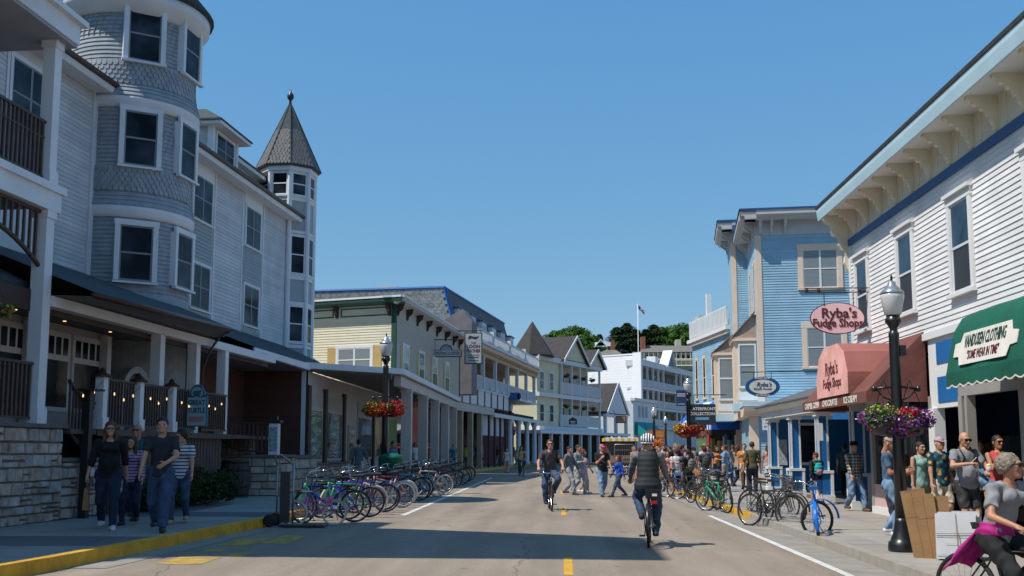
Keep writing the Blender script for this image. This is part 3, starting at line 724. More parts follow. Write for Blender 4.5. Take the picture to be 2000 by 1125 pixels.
# ground floor
F3 = Frame(8.42, 45.5, 96.9, 1); F3s = Frame(8.42, 45.5, 0, -1)
fbox(F3, bb, 'lower_wall', SKYB, 0.05, 8, -8, 0, .08, 3.0)
clap(F3, .15, 8, .55, 2.98, .118, SKYB, bb)
for a, b in ((-.05, .35), (1.55, 1.95), (3.6, 3.9)): fbox(F3, bb, 'pilaster', PEACH, a, b, -.3, .07, .08, 3.0)
fbox(F3, bb, 'plinth', PEACH, -.1, 8, -8, .12, .06, .5)
m = MB(F3); m.prism([(-.3, v, z) for v, z in [(-8, 3.0), (.12, 3.0), (.25, 3.12), (.5, 3.22), (.55, 3.4), (-8, 3.42)]], (9.5, 0, 0)); m.build('ledge', PEACH, bb)
fbox(F3, bb, 'ledge_band', PALEB, -.34, 8, -8, .52, 3.42, 3.62)
# the third mass with white roof balustrade
F4 = Frame(9.45, 56.2, -7.5, -1); L4 = 8.0
fbox(F4, bb, 'wall', SKYB, 0, L4, -5, 0, 3.0, 8.3)
clap(F4, 0, L4, 3.0, 7.9, .118, SKYB, bb)
fbox(F4, bb, 'roof_edge', WHITE, -.1, L4 + .2, -5, .3, 8.1, 8.32); fbox(F4, bb, 'eave_trim', PEACH, 0, L4 + .1, 0, .2, 7.9, 8.1)
railing(F4, .1, L4, 8.32, 1.1, .15, WHITE, bb, .26, True, .12)
for u in (1.5, 3.4, 5.3, 7.0):
    window(F4, u, 4.6, .45, 2.4, PEACH, (GLASS, GLASS), bb, cw=.1)
fbox(F4, bb, 'roof_hut', GREYC, 7.3, 7.9, -2.4, -.6, 8.3, 9.6); fbox(F4, bb, 'roof_hut_cap', GREYC, 7.1, 8.1, -2.7, -.2, 9.6, 9.8); fbox(F4, bb, 'chimney_flue', WHITE, 7.4, 7.65, -1.1, -.8, 9.8, 11.2)
# end store with open front
fbox(F4, bb, 'store_wall', paint('putty_render', (.42, .38, .33), .8, .1, 3), -2.5, -.2, -5, -.1, .08, 3.0)
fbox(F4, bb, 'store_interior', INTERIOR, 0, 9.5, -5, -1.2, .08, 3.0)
for k in range(10):
    u = rnd.uniform(.3, 8.5); fbox(F4, bb, 'merchandise', paint('goods%d' % (k % 5), [(.5, .04, .05), (.6, .6, .6), (.05, .1, .35), (.1, .35, .4), (.5, .35, .1)][k % 5], .8), u, u + rnd.uniform(.3, .8), -1.2, -1.0, rnd.uniform(.3, 1.6), rnd.uniform(1.7, 2.5))
# blue and white striped awning
def stripe_mat(name, c1, c2, freq, axis='Y', off=0):
    m, nt, b = newmat(name); N = nt.nodes; L = nt.links
    tc = N.new('ShaderNodeTexCoord'); sx = N.new('ShaderNodeSeparateXYZ'); L.new(tc.outputs['Object'], sx.inputs[0])
    mu = N.new('ShaderNodeMath'); mu.operation = 'MULTIPLY_ADD'; mu.inputs[1].default_value = freq; mu.inputs[2].default_value = off + 50; L.new(sx.outputs[axis], mu.inputs[0])
    fr = N.new('ShaderNodeMath'); fr.operation = 'FRACT'; L.new(mu.outputs[0], fr.inputs[0])
    gt = N.new('ShaderNodeMath'); gt.operation = 'GREATER_THAN'; gt.inputs[1].default_value = .5; L.new(fr.outputs[0], gt.inputs[0])
    mx = N.new('ShaderNodeMix'); mx.data_type = 'RGBA'; mx.inputs['A'].default_value = (*c1, 1); mx.inputs['B'].default_value = (*c2, 1); L.new(gt.outputs[0], mx.inputs['Factor'])
    L.new(mx.outputs['Result'], b.inputs['Base Color']); b.inputs['Roughness'].default_value = .8; return m
AWS = stripe_mat('blue_white_stripe_canvas', (.01, .13, .50), (.66, .68, .7), .27)
wa = empty('shop_awning', TL(8.4, 58, 2.6), 'blue and white striped awning over the crowded store beyond the bays', 'awning')
m = MB(F4); m.hexa([(-1.2, 0, 2.9), (7, 0, 2.9), (7, 1.5, 2.9), (-1.2, 1.5, 2.9), (-1.2, 0, 4.3), (7, 0, 4.3), (7, .05, 4.3), (-1.2, .05, 4.3)]); m.build('canopy', AWS, wa)
m = MB(F4); m.box(-1.2, 7, 1.5, 1.515, 2.6, 2.9); m.build('valance', stripe_mat('narrow_stripe_canvas', (.01, .13, .50), (.66, .68, .7), 2.2), wa)
m = MB(F4); m.prism([(-1.22, 0, 2.6), (-1.22, 1.52, 2.6), (-1.22, 1.52, 2.9), (-1.22, .05, 4.3), (-1.22, 0, 4.3)], (-.02, 0, 0)); m.build('side_panel', paint('blue_canvas', (.01, .10, .46), .8, .1, 2), wa)
# ------------------------------------------------------------------ grey hotel with the round tower (left)
FH = Frame(-12.9, 18, 4.1, 1)
GLASSL = glass('shaded_glass', (.012, .016, .022), .12); GLASSL.node_tree.nodes['Principled BSDF'].inputs['Specular IOR Level'].default_value = .12
FPo = Frame(-9.5, 18, 3, 1)
HB = perobj('grey_clapboard', (.56, .57, .585), .6, .08, 0, .2, 50, .12, 1)
HB2 = perobj('grey_panel_paint', (.33, .37, .38), .6, .05, 0, .2, 50, .06, 2)
TWR = paint('tower_shingle_paint', (.31, .34, .37), .65, .16, 4, .3, 50)
HT = paint('hotel_trim', (.72, .73, .75), .55, .06, 1.5, .15, 60, dirt=.12)
HROOF = paint('green_grey_shingle', (.055, .07, .075), .9, .3, 10, .6, 30)
BEIGE = paint('beige_trim', (.47, .44, .41), .65, .08, 2, .1, 60, dirt=.1)
BROWN = perobj('brown_clapboard', (.105, .045, .032), .65, .1, 0, .2, 50, .08, 2)
RAILB = paint('brown_stained_wood', (.075, .052, .043), .6, .2, 5, .2, 40)
COPPER = paint('copper_brown_metal', (.08, .035, .025), .4, .2, 4, metal=.3)
hb = empty('hotel', FH.M(12, 0, LSZ), 'grey clapboard hotel with a round shingled tower and slate turret', 'hotel')
fbox(FH, hb, 'wall', HB, -14, 24.2, -12, 0, .1, 11.05)
# siding: plain zones between tower and window strips
def strip_clap(u0, u1, z0, z1, lap, mat): clap(FH, u0, u1, z0, z1, lap, mat, hb, indiv=True)
strip_clap(.2, 4.1, 5.9, 11.0, .118, HB); strip_clap(6.0, 7.85, 5.9, 11.0, .118, HB)
strip_clap(16.0, 18.5, 5.6, 11.0, .13, HB); strip_clap(20.65, 23.3, 5.5, 11.0, .13, HB); strip_clap(11.6, 13.9, 5.6, 11.0, .13, HB)
for u0, u1 in ((14.0, 16.0), (18.52, 20.63)): strip_clap(u0 + .1, u1 - .1, 7.6, 9.0, .13, HB2); strip_clap(u0 + .1, u1 - .1, 5.5, 6.0, .13, HB2)
for u in (4.15, 5.98, 13.95, 16.0, 18.52, 20.65): fbox(FH, hb, 'trim_board', HT, u - .045, u + .045, 0, .04, 5.5, 11.0)
for u, zz in ((15.0, 10.6), (19.58, 10.6)): fbox(FH, hb, 'trim_board', HT, u - .9, u + .9, 0, .035, 10.62, 11.0)
fbox(FH, hb, 'corner_board', HT, 7.86, 8.12, 0, .06, 5.9, 11.0); fbox(FH, hb, 'corner_board', HT, 23.3, 23.5, 0, .06, 5.5, 11.0)
WG = (GLASSL, GLASSL); SASHL = paint('grey_sash', (.22, .23, .25), .5, .08, 2)
for u, z, h in ((15.0, 9.1, 1.45), (15.0, 6.15, 1.45), (19.58, 9.1, 1.45), (19.58, 6.15, 1.45)): window(FH, u, z, 1.45, h, HT, WG, hb, cw=.09, cols=2, sash=SASHL)
window(FH, 5.07, 9.0, 1.5, 1.6, HT, WG, hb, cw=.1, cols=2, sash=SASHL); window(FH, 2.6, 6.25, 1.5, 1.6, HT, WG, hb, cw=.1, cols=2, sash=SASHL)
window(FH, 1.2, 9.0, 1.5, 1.6, HT, WG, hb, cw=.1, cols=2, sash=SASHL)
# eaves and roof
for u0, u1 in ((-14, 9.0), (11.4, 24.1)):
    run(FH, hb, 'fascia', HT, u0, u1, [(.02, 11.0), (.5, 11.0), (.53, 11.06), (.53, 11.24), (.02, 11.24)])
    run(FH, hb, 'gutter', COPPER, u0, u1 + .02, [(.53, 11.16), (.62, 11.18), (.64, 11.27), (.5, 11.27)])
run(FH, hb, 'roof', HROOF, -14, 24.3, [(.6, 11.245), (.6, 11.3), (-7, 13.1), (-12.2, 11.9), (-12.2, 11.245)])
# round tower
def flat(F, u, v): q = F.p(u, v, 0); return q.x, q.y
tx, ty = flat(FH, 9.8, .08); TR = 1.72
def ring(prof, name, mat, n=64, c=(tx, ty, 0), kind=None, parent=None): return MB().lathe(prof, c, n, True).build(name, mat, parent or hb, kind=kind)
def siding_prof(z0, z1, r, lap=.115, flare=0, fz=0):
    p = []; n = round((z1 - z0) / lap)
    for i in range(n):
        za = z0 + (z1 - z0) * i / n; zb = z0 + (z1 - z0) * (i + 1) / n
        fa = flare * max(0, 1 - (za - z0) / fz) ** 1.6 if flare else 0; fb = flare * max(0, 1 - (zb - z0) / fz) ** 1.6 if flare else 0
        p += [(r + .026 + fa, za), (r + .004 + fb, zb)]
    return p
tw = MB().lathe([(TR, .3)] + siding_prof(5.6, 7.68, TR) + siding_prof(8.02, 10.68, TR, flare=.1, fz=.7) + siding_prof(11.0, 13.45, TR, flare=.16, fz=.8), (tx, ty, 0), 72, False).build('tower_wall', TWR, hb)
for z0, z1, dr in ((7.68, 8.0, .11), (10.68, 11.0, .16)):
    ring([(TR, z0), (TR + dr * .6, z0), (TR + dr * .7, z0 + .1), (TR + dr, z0 + .16), (TR + dr, z1), (TR, z1 + .001)], 'tower_band', HT)
ring([(TR, 13.3), (TR + .12, 13.32), (TR + .2, 13.5), (TR + .34, 13.6), (TR + .36, 13.85), (TR + .3, 13.9), (0, 13.9)], 'tower_cornice', HT)
ring([(TR + .46, 13.9), (TR + .47, 13.97), (TR * .5, 15.6), (.05, 17.2)], 'tower_roof', HROOF, 32)
def scale_ring(mb, z, r, n, h, w, off, a0, a1, th=.02):
    for k in range(n):
        a = 2 * math.pi * (k + off) / n
        if not (a0 <= (a % (2 * math.pi)) <= a1): continue
        t = Vector((-math.sin(a), math.cos(a), 0)); o = Vector((math.cos(a), math.sin(a), 0)); c = Vector((tx, ty, z)) + o * (r + .012)
        pts = [(-w / 2, h * .45), (-w * .36, .1 * h), (-w * .13, 0), (w * .13, 0), (w * .36, .1 * h), (w / 2, h * .45), (w / 2, h), (-w / 2, h)]
        mb.prism([c + t * x + Vector((0, 0, y)) + o * (.02 * (1 - y / h)) for x, y in pts], o * th)
sc = MB()
for z in (8.38, 11.32):
    for i in range(5): scale_ring(sc, z + i * .125, TR + .035 + (.02 if z > 11 else 0), 76, .17, .138, .5 * (i % 2), math.pi * 1.0, 2 * math.pi)
sc.build('fish_scale_shingles', TWR, hb, kind='stuff')
# slanted shingle accents between the windows
dg = MB()
for zc in (9.9, 13.0):
    for k in range(14):
        a = -2.6 + k * .2
        for j in range(2):
            aa = a + j * .1; p0 = Vector((tx + (TR + .03) * math.cos(aa), ty + (TR + .03) * math.sin(aa), zc - .3)); p1 = Vector((tx + (TR + .03) * math.cos(aa + .09), ty + (TR + .03) * math.sin(aa + .09), zc + .32))
            o = Vector((math.cos(aa), math.sin(aa), 0))
            dg.tube([p0, p1], .012, 4)
dg.build('slanted_shingle_edges', TWR, hb, kind='stuff')
class RF:   # frame tangent to the tower at an angle
    def __init__(s, phi, r): s.phi = phi; s.r = r
    def M(s, u, v, z):
        n = Vector((math.cos(s.phi), math.sin(s.phi), 0)); m = Matrix.Identity(4)
        m.col[0][:3] = n.cross(Vector((0, 0, 1))); m.col[1][:3] = n; m.translation = Vector((tx, ty, 0)) + n * (s.r + v) + Vector((0, 0, z)); return m
phi1 = R(-57.6)
for dphi in (0, 51):
    for z in (5.98, 9.1, 12.0):
        rr = TR + .03 if z < 12 else TR + .05
        window(RF(phi1 + R(dphi), rr), 0, z, .84, 1.48, HT, (GLASSL, GLASSL), hb, cw=.13, d=.07, sash=SASHL, back=.14)
# octagonal turret
ux, uy = flat(FH, 24.35, -.32); TU = 1.1
o8 = math.pi / 8 + R(-4)
def oct_lathe(prof, name, mat, kind=None): return MB().lathe(prof, (ux, uy, 0), 8, False, o8).build(name, mat, hb, kind=kind)
oct_lathe([(TU, 4), (TU, 13.34), (0, 13.34)], 'turret_wall', HB2)
for z0, z1, dr in ((13.14, 13.36, .14), (11.88, 12.05, .05), (10.5, 10.62, .05), (8.55, 8.72, .05), (7.5, 7.62, .05), (5.7, 5.85, .05)):
    oct_lathe([(TU, z0), (TU + dr, z0), (TU + dr, z1), (TU, z1 + .001)], 'turret_band', HT)
crn = MB()
for k in range(8):
    a = o8 + k * math.pi / 4; c = Vector((ux + TU * math.cos(a), uy + TU * math.sin(a), 0)); crn.lathe([(.11, 4.2), (.11, 13.2)], c, 8, False)
    am = a + math.pi / 8; ap = TU * math.cos(math.pi / 8)
    n = Vector((math.cos(am), math.sin(am), 0))
    class TF:
        def M(s, u, v, z):
            m = Matrix.Identity(4); m.col[0][:3] = n.cross(Vector((0, 0, 1))); m.col[1][:3] = n; m.translation = Vector((ux, uy, 0)) + n * (ap + v - .01) + Vector((0, 0, z)); return m
    if n.y < .6 and n.x > -.95:
        for z, h in ((12.12, .95), (8.8, 1.6), (5.95, 1.5)): window(TF(), 0, z, .64, h, HT, (GLASSL, GLASSL), hb, cw=.06, d=.05)
crn.build('turret_corner_boards', HT, hb)
oct_lathe([(1.34, 13.33), (1.36, 13.4), (.07, 16.3), (0, 16.3)], 'turret_roof', HROOF)
tsc = MB()
for i in range(22):
    t = i / 22; z = 13.38 + 2.8 * t; r = 1.36 * (1 - t * .95)
    for k in range(8):
        a = o8 + k * math.pi / 4; p0 = Vector((ux + r * math.cos(a), uy + r * math.sin(a), z)); a2 = a + math.pi / 4; p1 = Vector((ux + r * math.cos(a2), uy + r * math.sin(a2), z))
        L = (p1 - p0).length; n = max(1, round(L / .15)); d = (p1 - p0) / n; nn = Vector((math.cos(a + math.pi / 8), math.sin(a + math.pi / 8), .42)).normalized(); up = Vector((-nn.x * .42, -nn.y * .42, .9)).normalized()
        for j in range(n):
            c = p0 + d * (j + (.5 if i % 2 else 0)) + nn * .012
            if i % 2 and j == n - 1: continue
            h = .17; tsc.prism([c + d * .1 + up * h * .3, c + d * .35, c + d * .65, c + d * .9 + up * h * .3, c + d * .95 + up * h, c + d * .05 + up * h], nn * .02)
tsc.build('turret_roof_shingles', perobj('slate_shingle', (.12, .12, .12), .8, .1, 0, .5, 30, .3, 7), hb, kind='stuff')
rb = MB()
for k in range(8):
    a = o8 + k * math.pi / 4; rb.tube([(ux + 1.38 * math.cos(a), uy + 1.38 * math.sin(a), 13.38), (ux + .06 * math.cos(a), uy + .06 * math.sin(a), 16.3)], .035, 5)
rb.build('roof_ridge', HROOF, hb)
MB().lathe([(.09, 16.2), (.06, 16.4), (.05, 16.5), (.13, 16.6), (.15, 16.7), (.12, 16.8), (.04, 16.88), (.03, 16.98), (0, 17.05)], (ux, uy, 0), 12).build('finial', BLACKM, hb)
# dormers
def hip(F, u0, u1, v0, v1, z, h, ov, mat, parent, name='roof'):
    a, b, c, d = u0 - ov, u1 + ov, v0 - ov, v1 + ov; um = (a + b) / 2; w = (b - a) / 2
    m = MB(F); m.add([(a, c, z), (b, c, z), (b, d, z), (a, d, z), (a, c, z + .06), (b, c, z + .06), (b, d, z + .06), (a, d, z + .06), (um, c, z + h), (um, d - w * .8, z + h)],
      [(0, 3, 2, 1), (0, 1, 5, 4), (1, 2, 6, 5), (2, 3, 7, 6), (3, 0, 4, 7), (4, 5, 8), (5, 6, 9, 8), (6, 7, 9), (7, 4, 8, 9)])
    return m.build(name, mat, parent)
dm = fbox(FH, hb, 'dormer', HB, 18.0, 20.2, -4, -1.0, 11.3, 13.35)
clap(FH.moved(0, -1.0), 18.06, 20.15, 11.6, 12.1, .13, HB, hb, indiv=False)
FD = Frame(0, 0, 4.1 + 90, 1); 
fd = FH.p(18.0, -1.0, 0); FDs = Frame(fd.x, fd.y, 94.1, 1); clap(FDs, -3, 0, 11.5, 13.3, .13, HB, hb, indiv=False)
window(FH.moved(0, -1.0), 19.1, 12.1, 1.6, 1.1, HT, WG, hb, cw=.1, cols=2, sash=SASHL)
for u in (17.85, 20.1): fbox(FH, hb, 'corner_board', HT, u, u + .2, -1.15, -.94, 11.4, 13.35)
fbox(FH, hb, 'dormer_eave', HT, 17.6, 20.6, -4, -.55, 13.35, 13.47); hip(FH, 18.0, 20.2, -4.2, -1.0, 13.475, .95, .48, HROOF, hb)
fbox(FH, hb, 'link_wall', HB, 20.2, 24, -4, -1.3, 11.3, 12.85); clap(FH.moved(0, -1.3), 20.3, 24, 11.4, 12.6, .13, HB, hb, indiv=False)
fbox(FH, hb, 'link_eave', HT, 20.3, 24.2, -4, -1.0, 12.75, 12.9); run(FH, hb, 'link_roof', MC['slate_shingle'], 20.3, 24.1, [(-.95, 12.905), (-.95, 12.96), (-3.5, 14.2), (-4, 12.905)])
# wing with two-storey gallery
STONE = perobj('split_limestone', (.46, .365, .29), .9, .22, .3, 1.0, 14, .28, 6)
CAPS = paint('stone_cap', (.13, .125, .12), .8, .15, 3, .4, 30)
wg = empty('gallery', FPo.M(0, 0, LSZ), 'two-storey white porch gallery with brown rails on a split stone base at the left edge', 'porch')
for u, z0, z1 in ((.45, 6.5, 9.3), (-4.2, 6.5, 9.3)): column(FPo, u, -.15, z0, z1, .24, HT, wg)
for u, z0, z1 in ((.45, 2.02, 6.0), (-4.2, 2.02, 6.0)): column(FPo, u, -.15, z0, z1, .26, HT, wg)
m = MB(FPo); m.box(-6, .72, -.35, .02, 6.0, 6.36); m.box(-6, .8, -.4, .08, 6.36, 6.5); m.build('gallery_beam', HT, wg)
fbox(FPo, wg, 'gallery_floor', GREYF, -6, .66, -3.4, -.36, 6.1, 6.4)
m = MB(FPo); m.box(-6, .78, -3.6, .15, 9.3, 9.36); m.build('gallery_ceiling', paint('soffit_grey', (.34, .34, .36), .7, .05, 2), wg)
m = MB(FPo); m.box(-6, .8, -.3, .18, 9.361, 9.75); m.box(-6, .9, -.2, .3, 9.75, 9.86); m.build('eave_fascia', HT, wg)
railing(FPo, -5.9, .3, 6.52, 1.18, -.15, RAILB, wg, .135, True, .05, mat_rail=RAILB)
railing(FPo, -5.9, .3, 2.02, 1.12, -.15, RAILB, wg, .135, True, .05, mat_rail=RAILB)
fbox(FPo, wg, 'mid_rail', RAILB, -5.9, .3, -.165, -.135, 7.35, 7.39)
# arched valance under the beam
va = MB(FPo); N_ = 22
for i in range(N_):
    u = -4.0 + 4.28 * (i + .5) / N_; t = abs((u - (-1.9)) / 2.2); zb = 5.55 - .55 * t ** 2.2
    if i % 1 == 0: mob('spindle', MB().box(-.025, .025, -.02, .02, 0, 5.95 - zb).mesh('s'), RAILB, wg, FPo.M(u, -.15, zb))
va.box(-4, .3, -.18, -.12, 5.93, 5.99); pts = []
for i in range(21):
    u = -4.05 + 4.4 * i / 20; t = abs((u + 1.9) / 2.2); pts.append((u, -.15, 5.53 - .56 * t ** 2.2))
va.tube(pts, .045, 6); va.build('arch_rail', RAILB, wg)
# ashlar stone base
def ashlar(F, parent, u0, u1, z0, z1, vout=0.0, rows=(.14, .2), seed=1, wr=(.16, .42)):
    rr = random.Random(seed); z = z0
    MB(F).box(u0, u1, vout - .3, vout - .03, z0, z1).build('mortar_core', paint('mortar', (.2, .18, .15), .9, .1, 5), parent)
    while z < z1 - .04:
        h = rr.uniform(*rows) * 1.15; 
        if z + h > z1 - .08: h = z1 - z
        u = u0
        while u < u1 - .02:
            w = rr.uniform(*wr) * 1.1
            if u + w > u1 - .12: w = u1 - u
            if rr.random() < .28 and z + 1.0 * h < z1 and w < .3 and False: pass
            g = .008; d = rr.uniform(.0, .055)
            a, b, c, e = u + g, u + w - g, z + g, z + h - g
            j = lambda: rr.uniform(-.013, .013)
            parts_ = [(a, b, c, e)] if (w > .3 or rr.random() < .6) else [(a, b, c, (c + e) / 2 - g), (a, b, (c + e) / 2 + g, e)]
            for (A, B, Cc, E_) in parts_:
                s_ = .018
                MB(F).hexa([(A, vout - .05, Cc), (A + s_ + j(), vout + d, Cc + s_ + j()), (B - s_ + j(), vout + d + j(), Cc + s_), (B, vout - .05, Cc),
                            (A, vout - .05, E_), (A + s_, vout + d + j(), E_ - s_ + j()), (B - s_ + j(), vout + d, E_ - s_), (B, vout - .05, E_)][::1]).build('stone', STONE, parent)
            u += w
        z += h
ashlar(FPo, wg, -6, 1.2, LSZ, 1.95, 0.0, (.13, .22), 3, (.14, .36))
fbox(FPo, wg, 'cap_stone', CAPS, -6, 1.3, -.4, .06, 1.95, 2.02)
fe = FPo.p(1.2, 0, 0); FE = Frame(fe.x, fe.y, 93, -1)   # return wall facing away is unseen; side step wall:
ashlar(FPo.moved(0, -.05), wg, 1.25, 2.9, LSZ, 1.32, 0.0, (.13, .22), 5)
fbox(FPo, wg, 'cap_stone', CAPS, 1.22, 2.95, -.45, .02, 1.32, 1.39)
# unseen roof mass beyond the left edge, shaped to shade the road
m = MB(); m.hexa([(-15, 11.9, 9.87), (-8.75, 11.9, 9.87), (-8.9, 17.3, 9.87), (-15, 17.3, 9.87), (-15, 10.0, 17.6), (-8.65, 10.0, 17.6), (-8.65, 13.7, 17.6), (-15, 13.7, 17.6)])
m.build('shade_roof_mass', HROOF, wg)
m = MB(); m.box(-15, -9.7, 12.4, 16.5, .3, 9.865); m.build('wing_wall', HB, wg)
# ---- covered porch with restaurant deck
pc = empty('porch', FPo.M(5, 0, LSZ), 'restaurant porch with string lights under a dark roof canopy beside the round tower', 'porch')
for u, h in ((5.42, 4.25), (7.5, 4.25), (9.45, 4.25)): column(FPo, u, -.12, 1.95, h, .24, HT, pc, base=False)
for u in (3.1, 6.4): column(FPo, u, -1.9, 1.95, 4.3, .2, HT, pc, base=False)
fbox(FPo, pc, 'porch_beam', HT, .6, 13.5, -.25, .0, 4.22, 4.42); fbox(FPo, pc, 'beam_board', WOODD, -6, 13.5, -.35, -.255, 4.1, 4.5)
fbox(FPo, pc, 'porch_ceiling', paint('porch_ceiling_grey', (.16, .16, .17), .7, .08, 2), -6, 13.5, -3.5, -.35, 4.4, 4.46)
fbox(FPo, pc, 'deck', paint('deck_boards', (.09, .065, .05), .7, .2, 5), 1.3, 13, -3.4, .1, 1.85, 1.95)
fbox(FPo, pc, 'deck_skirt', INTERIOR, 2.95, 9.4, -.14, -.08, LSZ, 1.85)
for k in range(32): fbox(FPo, pc, 'skirt_board', RAILB, 2.97 + k * .2, 2.97 + k * .2 + .17, -.08, -.05, LSZ, 1.83)
fbox(FPo, pc, 'deck_edge', RAILB, 2.3, 9.6, -.02, .12, 1.83, 1.96)
# ground-floor wall: brown boards, doors and windows in shade
FW = Frame(FH.p(0, .04, 0).x, FH.p(0, .04, 0).y, 4.1, 1)
fbox(FW, pc, 'back_wall', BROWN, -6, 19, -.03, .02, 1.95, 4.4)
clap(FW.moved(0, .02), -2, 19, 2.0, 4.4, .12, BROWN, pc, indiv=False)
for u, w in ((2.5, 1.2), (5.2, .9), (9.2, 1.6), (11.8, 1.2)):
    d_ = fbox(FW, pc, 'door' if w < 1 else 'shop_window', HT, u - w / 2 - .1, u + w / 2 + .1, .045, .08, 2.0, 4.25)
    fbox(FW, d_, 'pane', GLASS, u - w / 2, u + w / 2, .08, .086, 2.5, 3.7)
    for k in range(4): fbox(FW, d_, 'transom_pane', GLASS, u - w / 2 + w * (k + .12) / 4, u - w / 2 + w * (k + .88) / 4, .08, .086, 3.8, 4.12)
FI = FPo.moved(0, -2.05)
fbox(FI, pc, 'inner_front', BEIGE, 2.0, 6.75, -.1, 0, 1.95, 4.38)
for u, w in ((2.8, 1.2), (4.3, 1.2), (5.8, 1.3)):
    d_ = fbox(FI, pc, 'window_frame', HT, u - w / 2 - .06, u + w / 2 + .06, 0, .04, 2.4, 4.2); fbox(FI, d_, 'pane', GLASSL, u - w / 2 + .02, u + w / 2 - .02, .04, .046, 2.5, 3.55)
    for k in range(4): fbox(FI, d_, 'transom_pane', GLASSL, u - w / 2 + w * (k + .14) / 4, u - w / 2 + w * (k + .86) / 4, .04, .046, 3.68, 4.08)
# arched doorway seen near the far end
m = MB(FPo); pts = [(7.9 + .75 * math.cos(a), -1.8, 2.85 + .75 * math.sin(a)) for a in np.linspace(0, math.pi, 13)]
m.tube([(8.65, -1.8, 1.96)] + pts + [(7.15, -1.8, 1.96)], .09, 5); m.build('door_arch', HT, pc)
# canopy roof: eave edge a little wider towards the far end, then hipped to the wall
m = MB()
E0 = FPo.p(.65, .78, 4.42); E1 = FPo.p(6.9, 1.02, 4.5); E2 = FPo.p(8.6, .2, 4.55)
W0 = FH.p(.4, 0, 6.15); W1 = FH.p(11.5, 0, 6.1); W2 = FH.p(17.4, 0, 5.85); Wb = FH.p(.4, 0, 4.6)
up = Vector((0, 0, .07))
m.add([E0, E1, E2, W2, W1, W0, E0 + up, E1 + up, E2 + up], [(6, 7, 4, 5), (7, 8, 3, 4), (0, 1, 7, 6), (1, 2, 8, 7)])
m.build('canopy_roof', HROOF, pc)
# underside and dark fascia
B0 = FPo.p(.65, -.1, 4.44); B1 = FPo.p(8.6, -.1, 4.46)
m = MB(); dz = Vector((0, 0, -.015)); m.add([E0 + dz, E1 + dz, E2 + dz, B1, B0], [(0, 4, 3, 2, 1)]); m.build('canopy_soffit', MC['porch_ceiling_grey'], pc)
m = MB()
for a, b in ((E0, E1), (E1, E2)):
    m.tube([a + Vector((0, 0, .01)), b + Vector((0, 0, .01))], .06, 6)
m.build('gutter', COPPER, pc)
m = MB(); m.tube([E2 + Vector((-.1, 0, -.05)), FPo.p(8.0, .1, 4.1), FPo.p(7.75, .02, 3.6), FPo.p(7.72, .02, 2.0)], .035, 6); m.build('downpipe', COPPER, pc)
# left stretch of canopy roof behind the gallery column
m = MB(); a0 = FPo.p(-6, -.45, 4.5); a1 = FPo.p(.64, -.45, 4.5)
m.add([a0, a1, FH.p(.4, 0, 6.15), FH.p(-6, 0, 6.15), a0 + Vector((0, 0, .16)), a1 + Vector((0, 0, .16))], [(4, 5, 2, 3), (0, 1, 5, 4)]); m.build('rear_roof', HROOF, pc)
# second, lower roof towards the shop, with a white barge board
m = MB(); q0 = Vector((-9.0, 26.9, 4.62)); q1 = Vector((-9.1, 30.2, 4.62)); q2 = Vector((-9.1, 37.2, 4.66)); q3 = Vector((-9.3, 44, 4.66))
w2 = FH.p(26, 0, 5.75); w3 = FH.p(27.5, -3, 5.75)
m.add([q0, q1, q2, q3, w3, w2, W2, W1], [(0, 1, 7), (1, 2, 6, 7), (2, 5, 6), (2, 3, 4, 5)]); m.build('lower_roof', HROOF, pc)
MB().hexa([(q1.x - .04, q1.y, 4.42), (q1.x + .02, q1.y, 4.42), (q2.x + .02, q2.y, 4.44), (q2.x - .04, q2.y, 4.44), (q1.x - .04, q1.y, 4.6), (q1.x + .02, q1.y, 4.6), (q2.x + .02, q2.y, 4.67), (q2.x - .04, q2.y, 4.67)]).build('barge_board', HT, pc)
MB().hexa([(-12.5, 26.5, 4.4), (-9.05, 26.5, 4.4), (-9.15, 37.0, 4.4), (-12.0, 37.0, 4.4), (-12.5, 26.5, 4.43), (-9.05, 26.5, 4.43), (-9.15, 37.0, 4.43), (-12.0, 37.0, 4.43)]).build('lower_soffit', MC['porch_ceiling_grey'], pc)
# railings between newels
for u, t in ((2.45, 0), (4.08, 0), (5.78, 0)):
    m = MB(FPo); m.box(u - .09, u + .09, .0, .18, 1.96, 3.02); m.box(u - .12, u + .12, -.03, .21, 1.961, 2.2); nw = m.build('newel_post', HT, pc)
    c = FPo.p(u, .09, 3.02); MB().lathe([(.2, 0), (.2, .03), (.08, .09), (.05, .16), (0, .2)], c, 12).build('lamp_cap', COPPER, nw)
for a, b in ((2.56, 3.97), (4.19, 5.67), (5.89, 7.3), (7.65, 9.3)): railing(FPo, a, b, 1.95, 1.06, .06, RAILB, pc, .125, True, .035)
railing(FPo, 1.35, 2.34, 1.45, 1.05, .0, RAILB, pc, .125, True, .035, curve=lambda u: .62 * max(0, (2.1 - u)) ** 1.5)
m = MB(FPo); m.box(1.8, 1.95, .05, .2, LSZ, 2.7); m.box(1.65, 2.1, -.1, .35, 2.70, 2.74); m.build('menu_stand', paint('dark_stand', (.02, .018, .017), .5), pc)
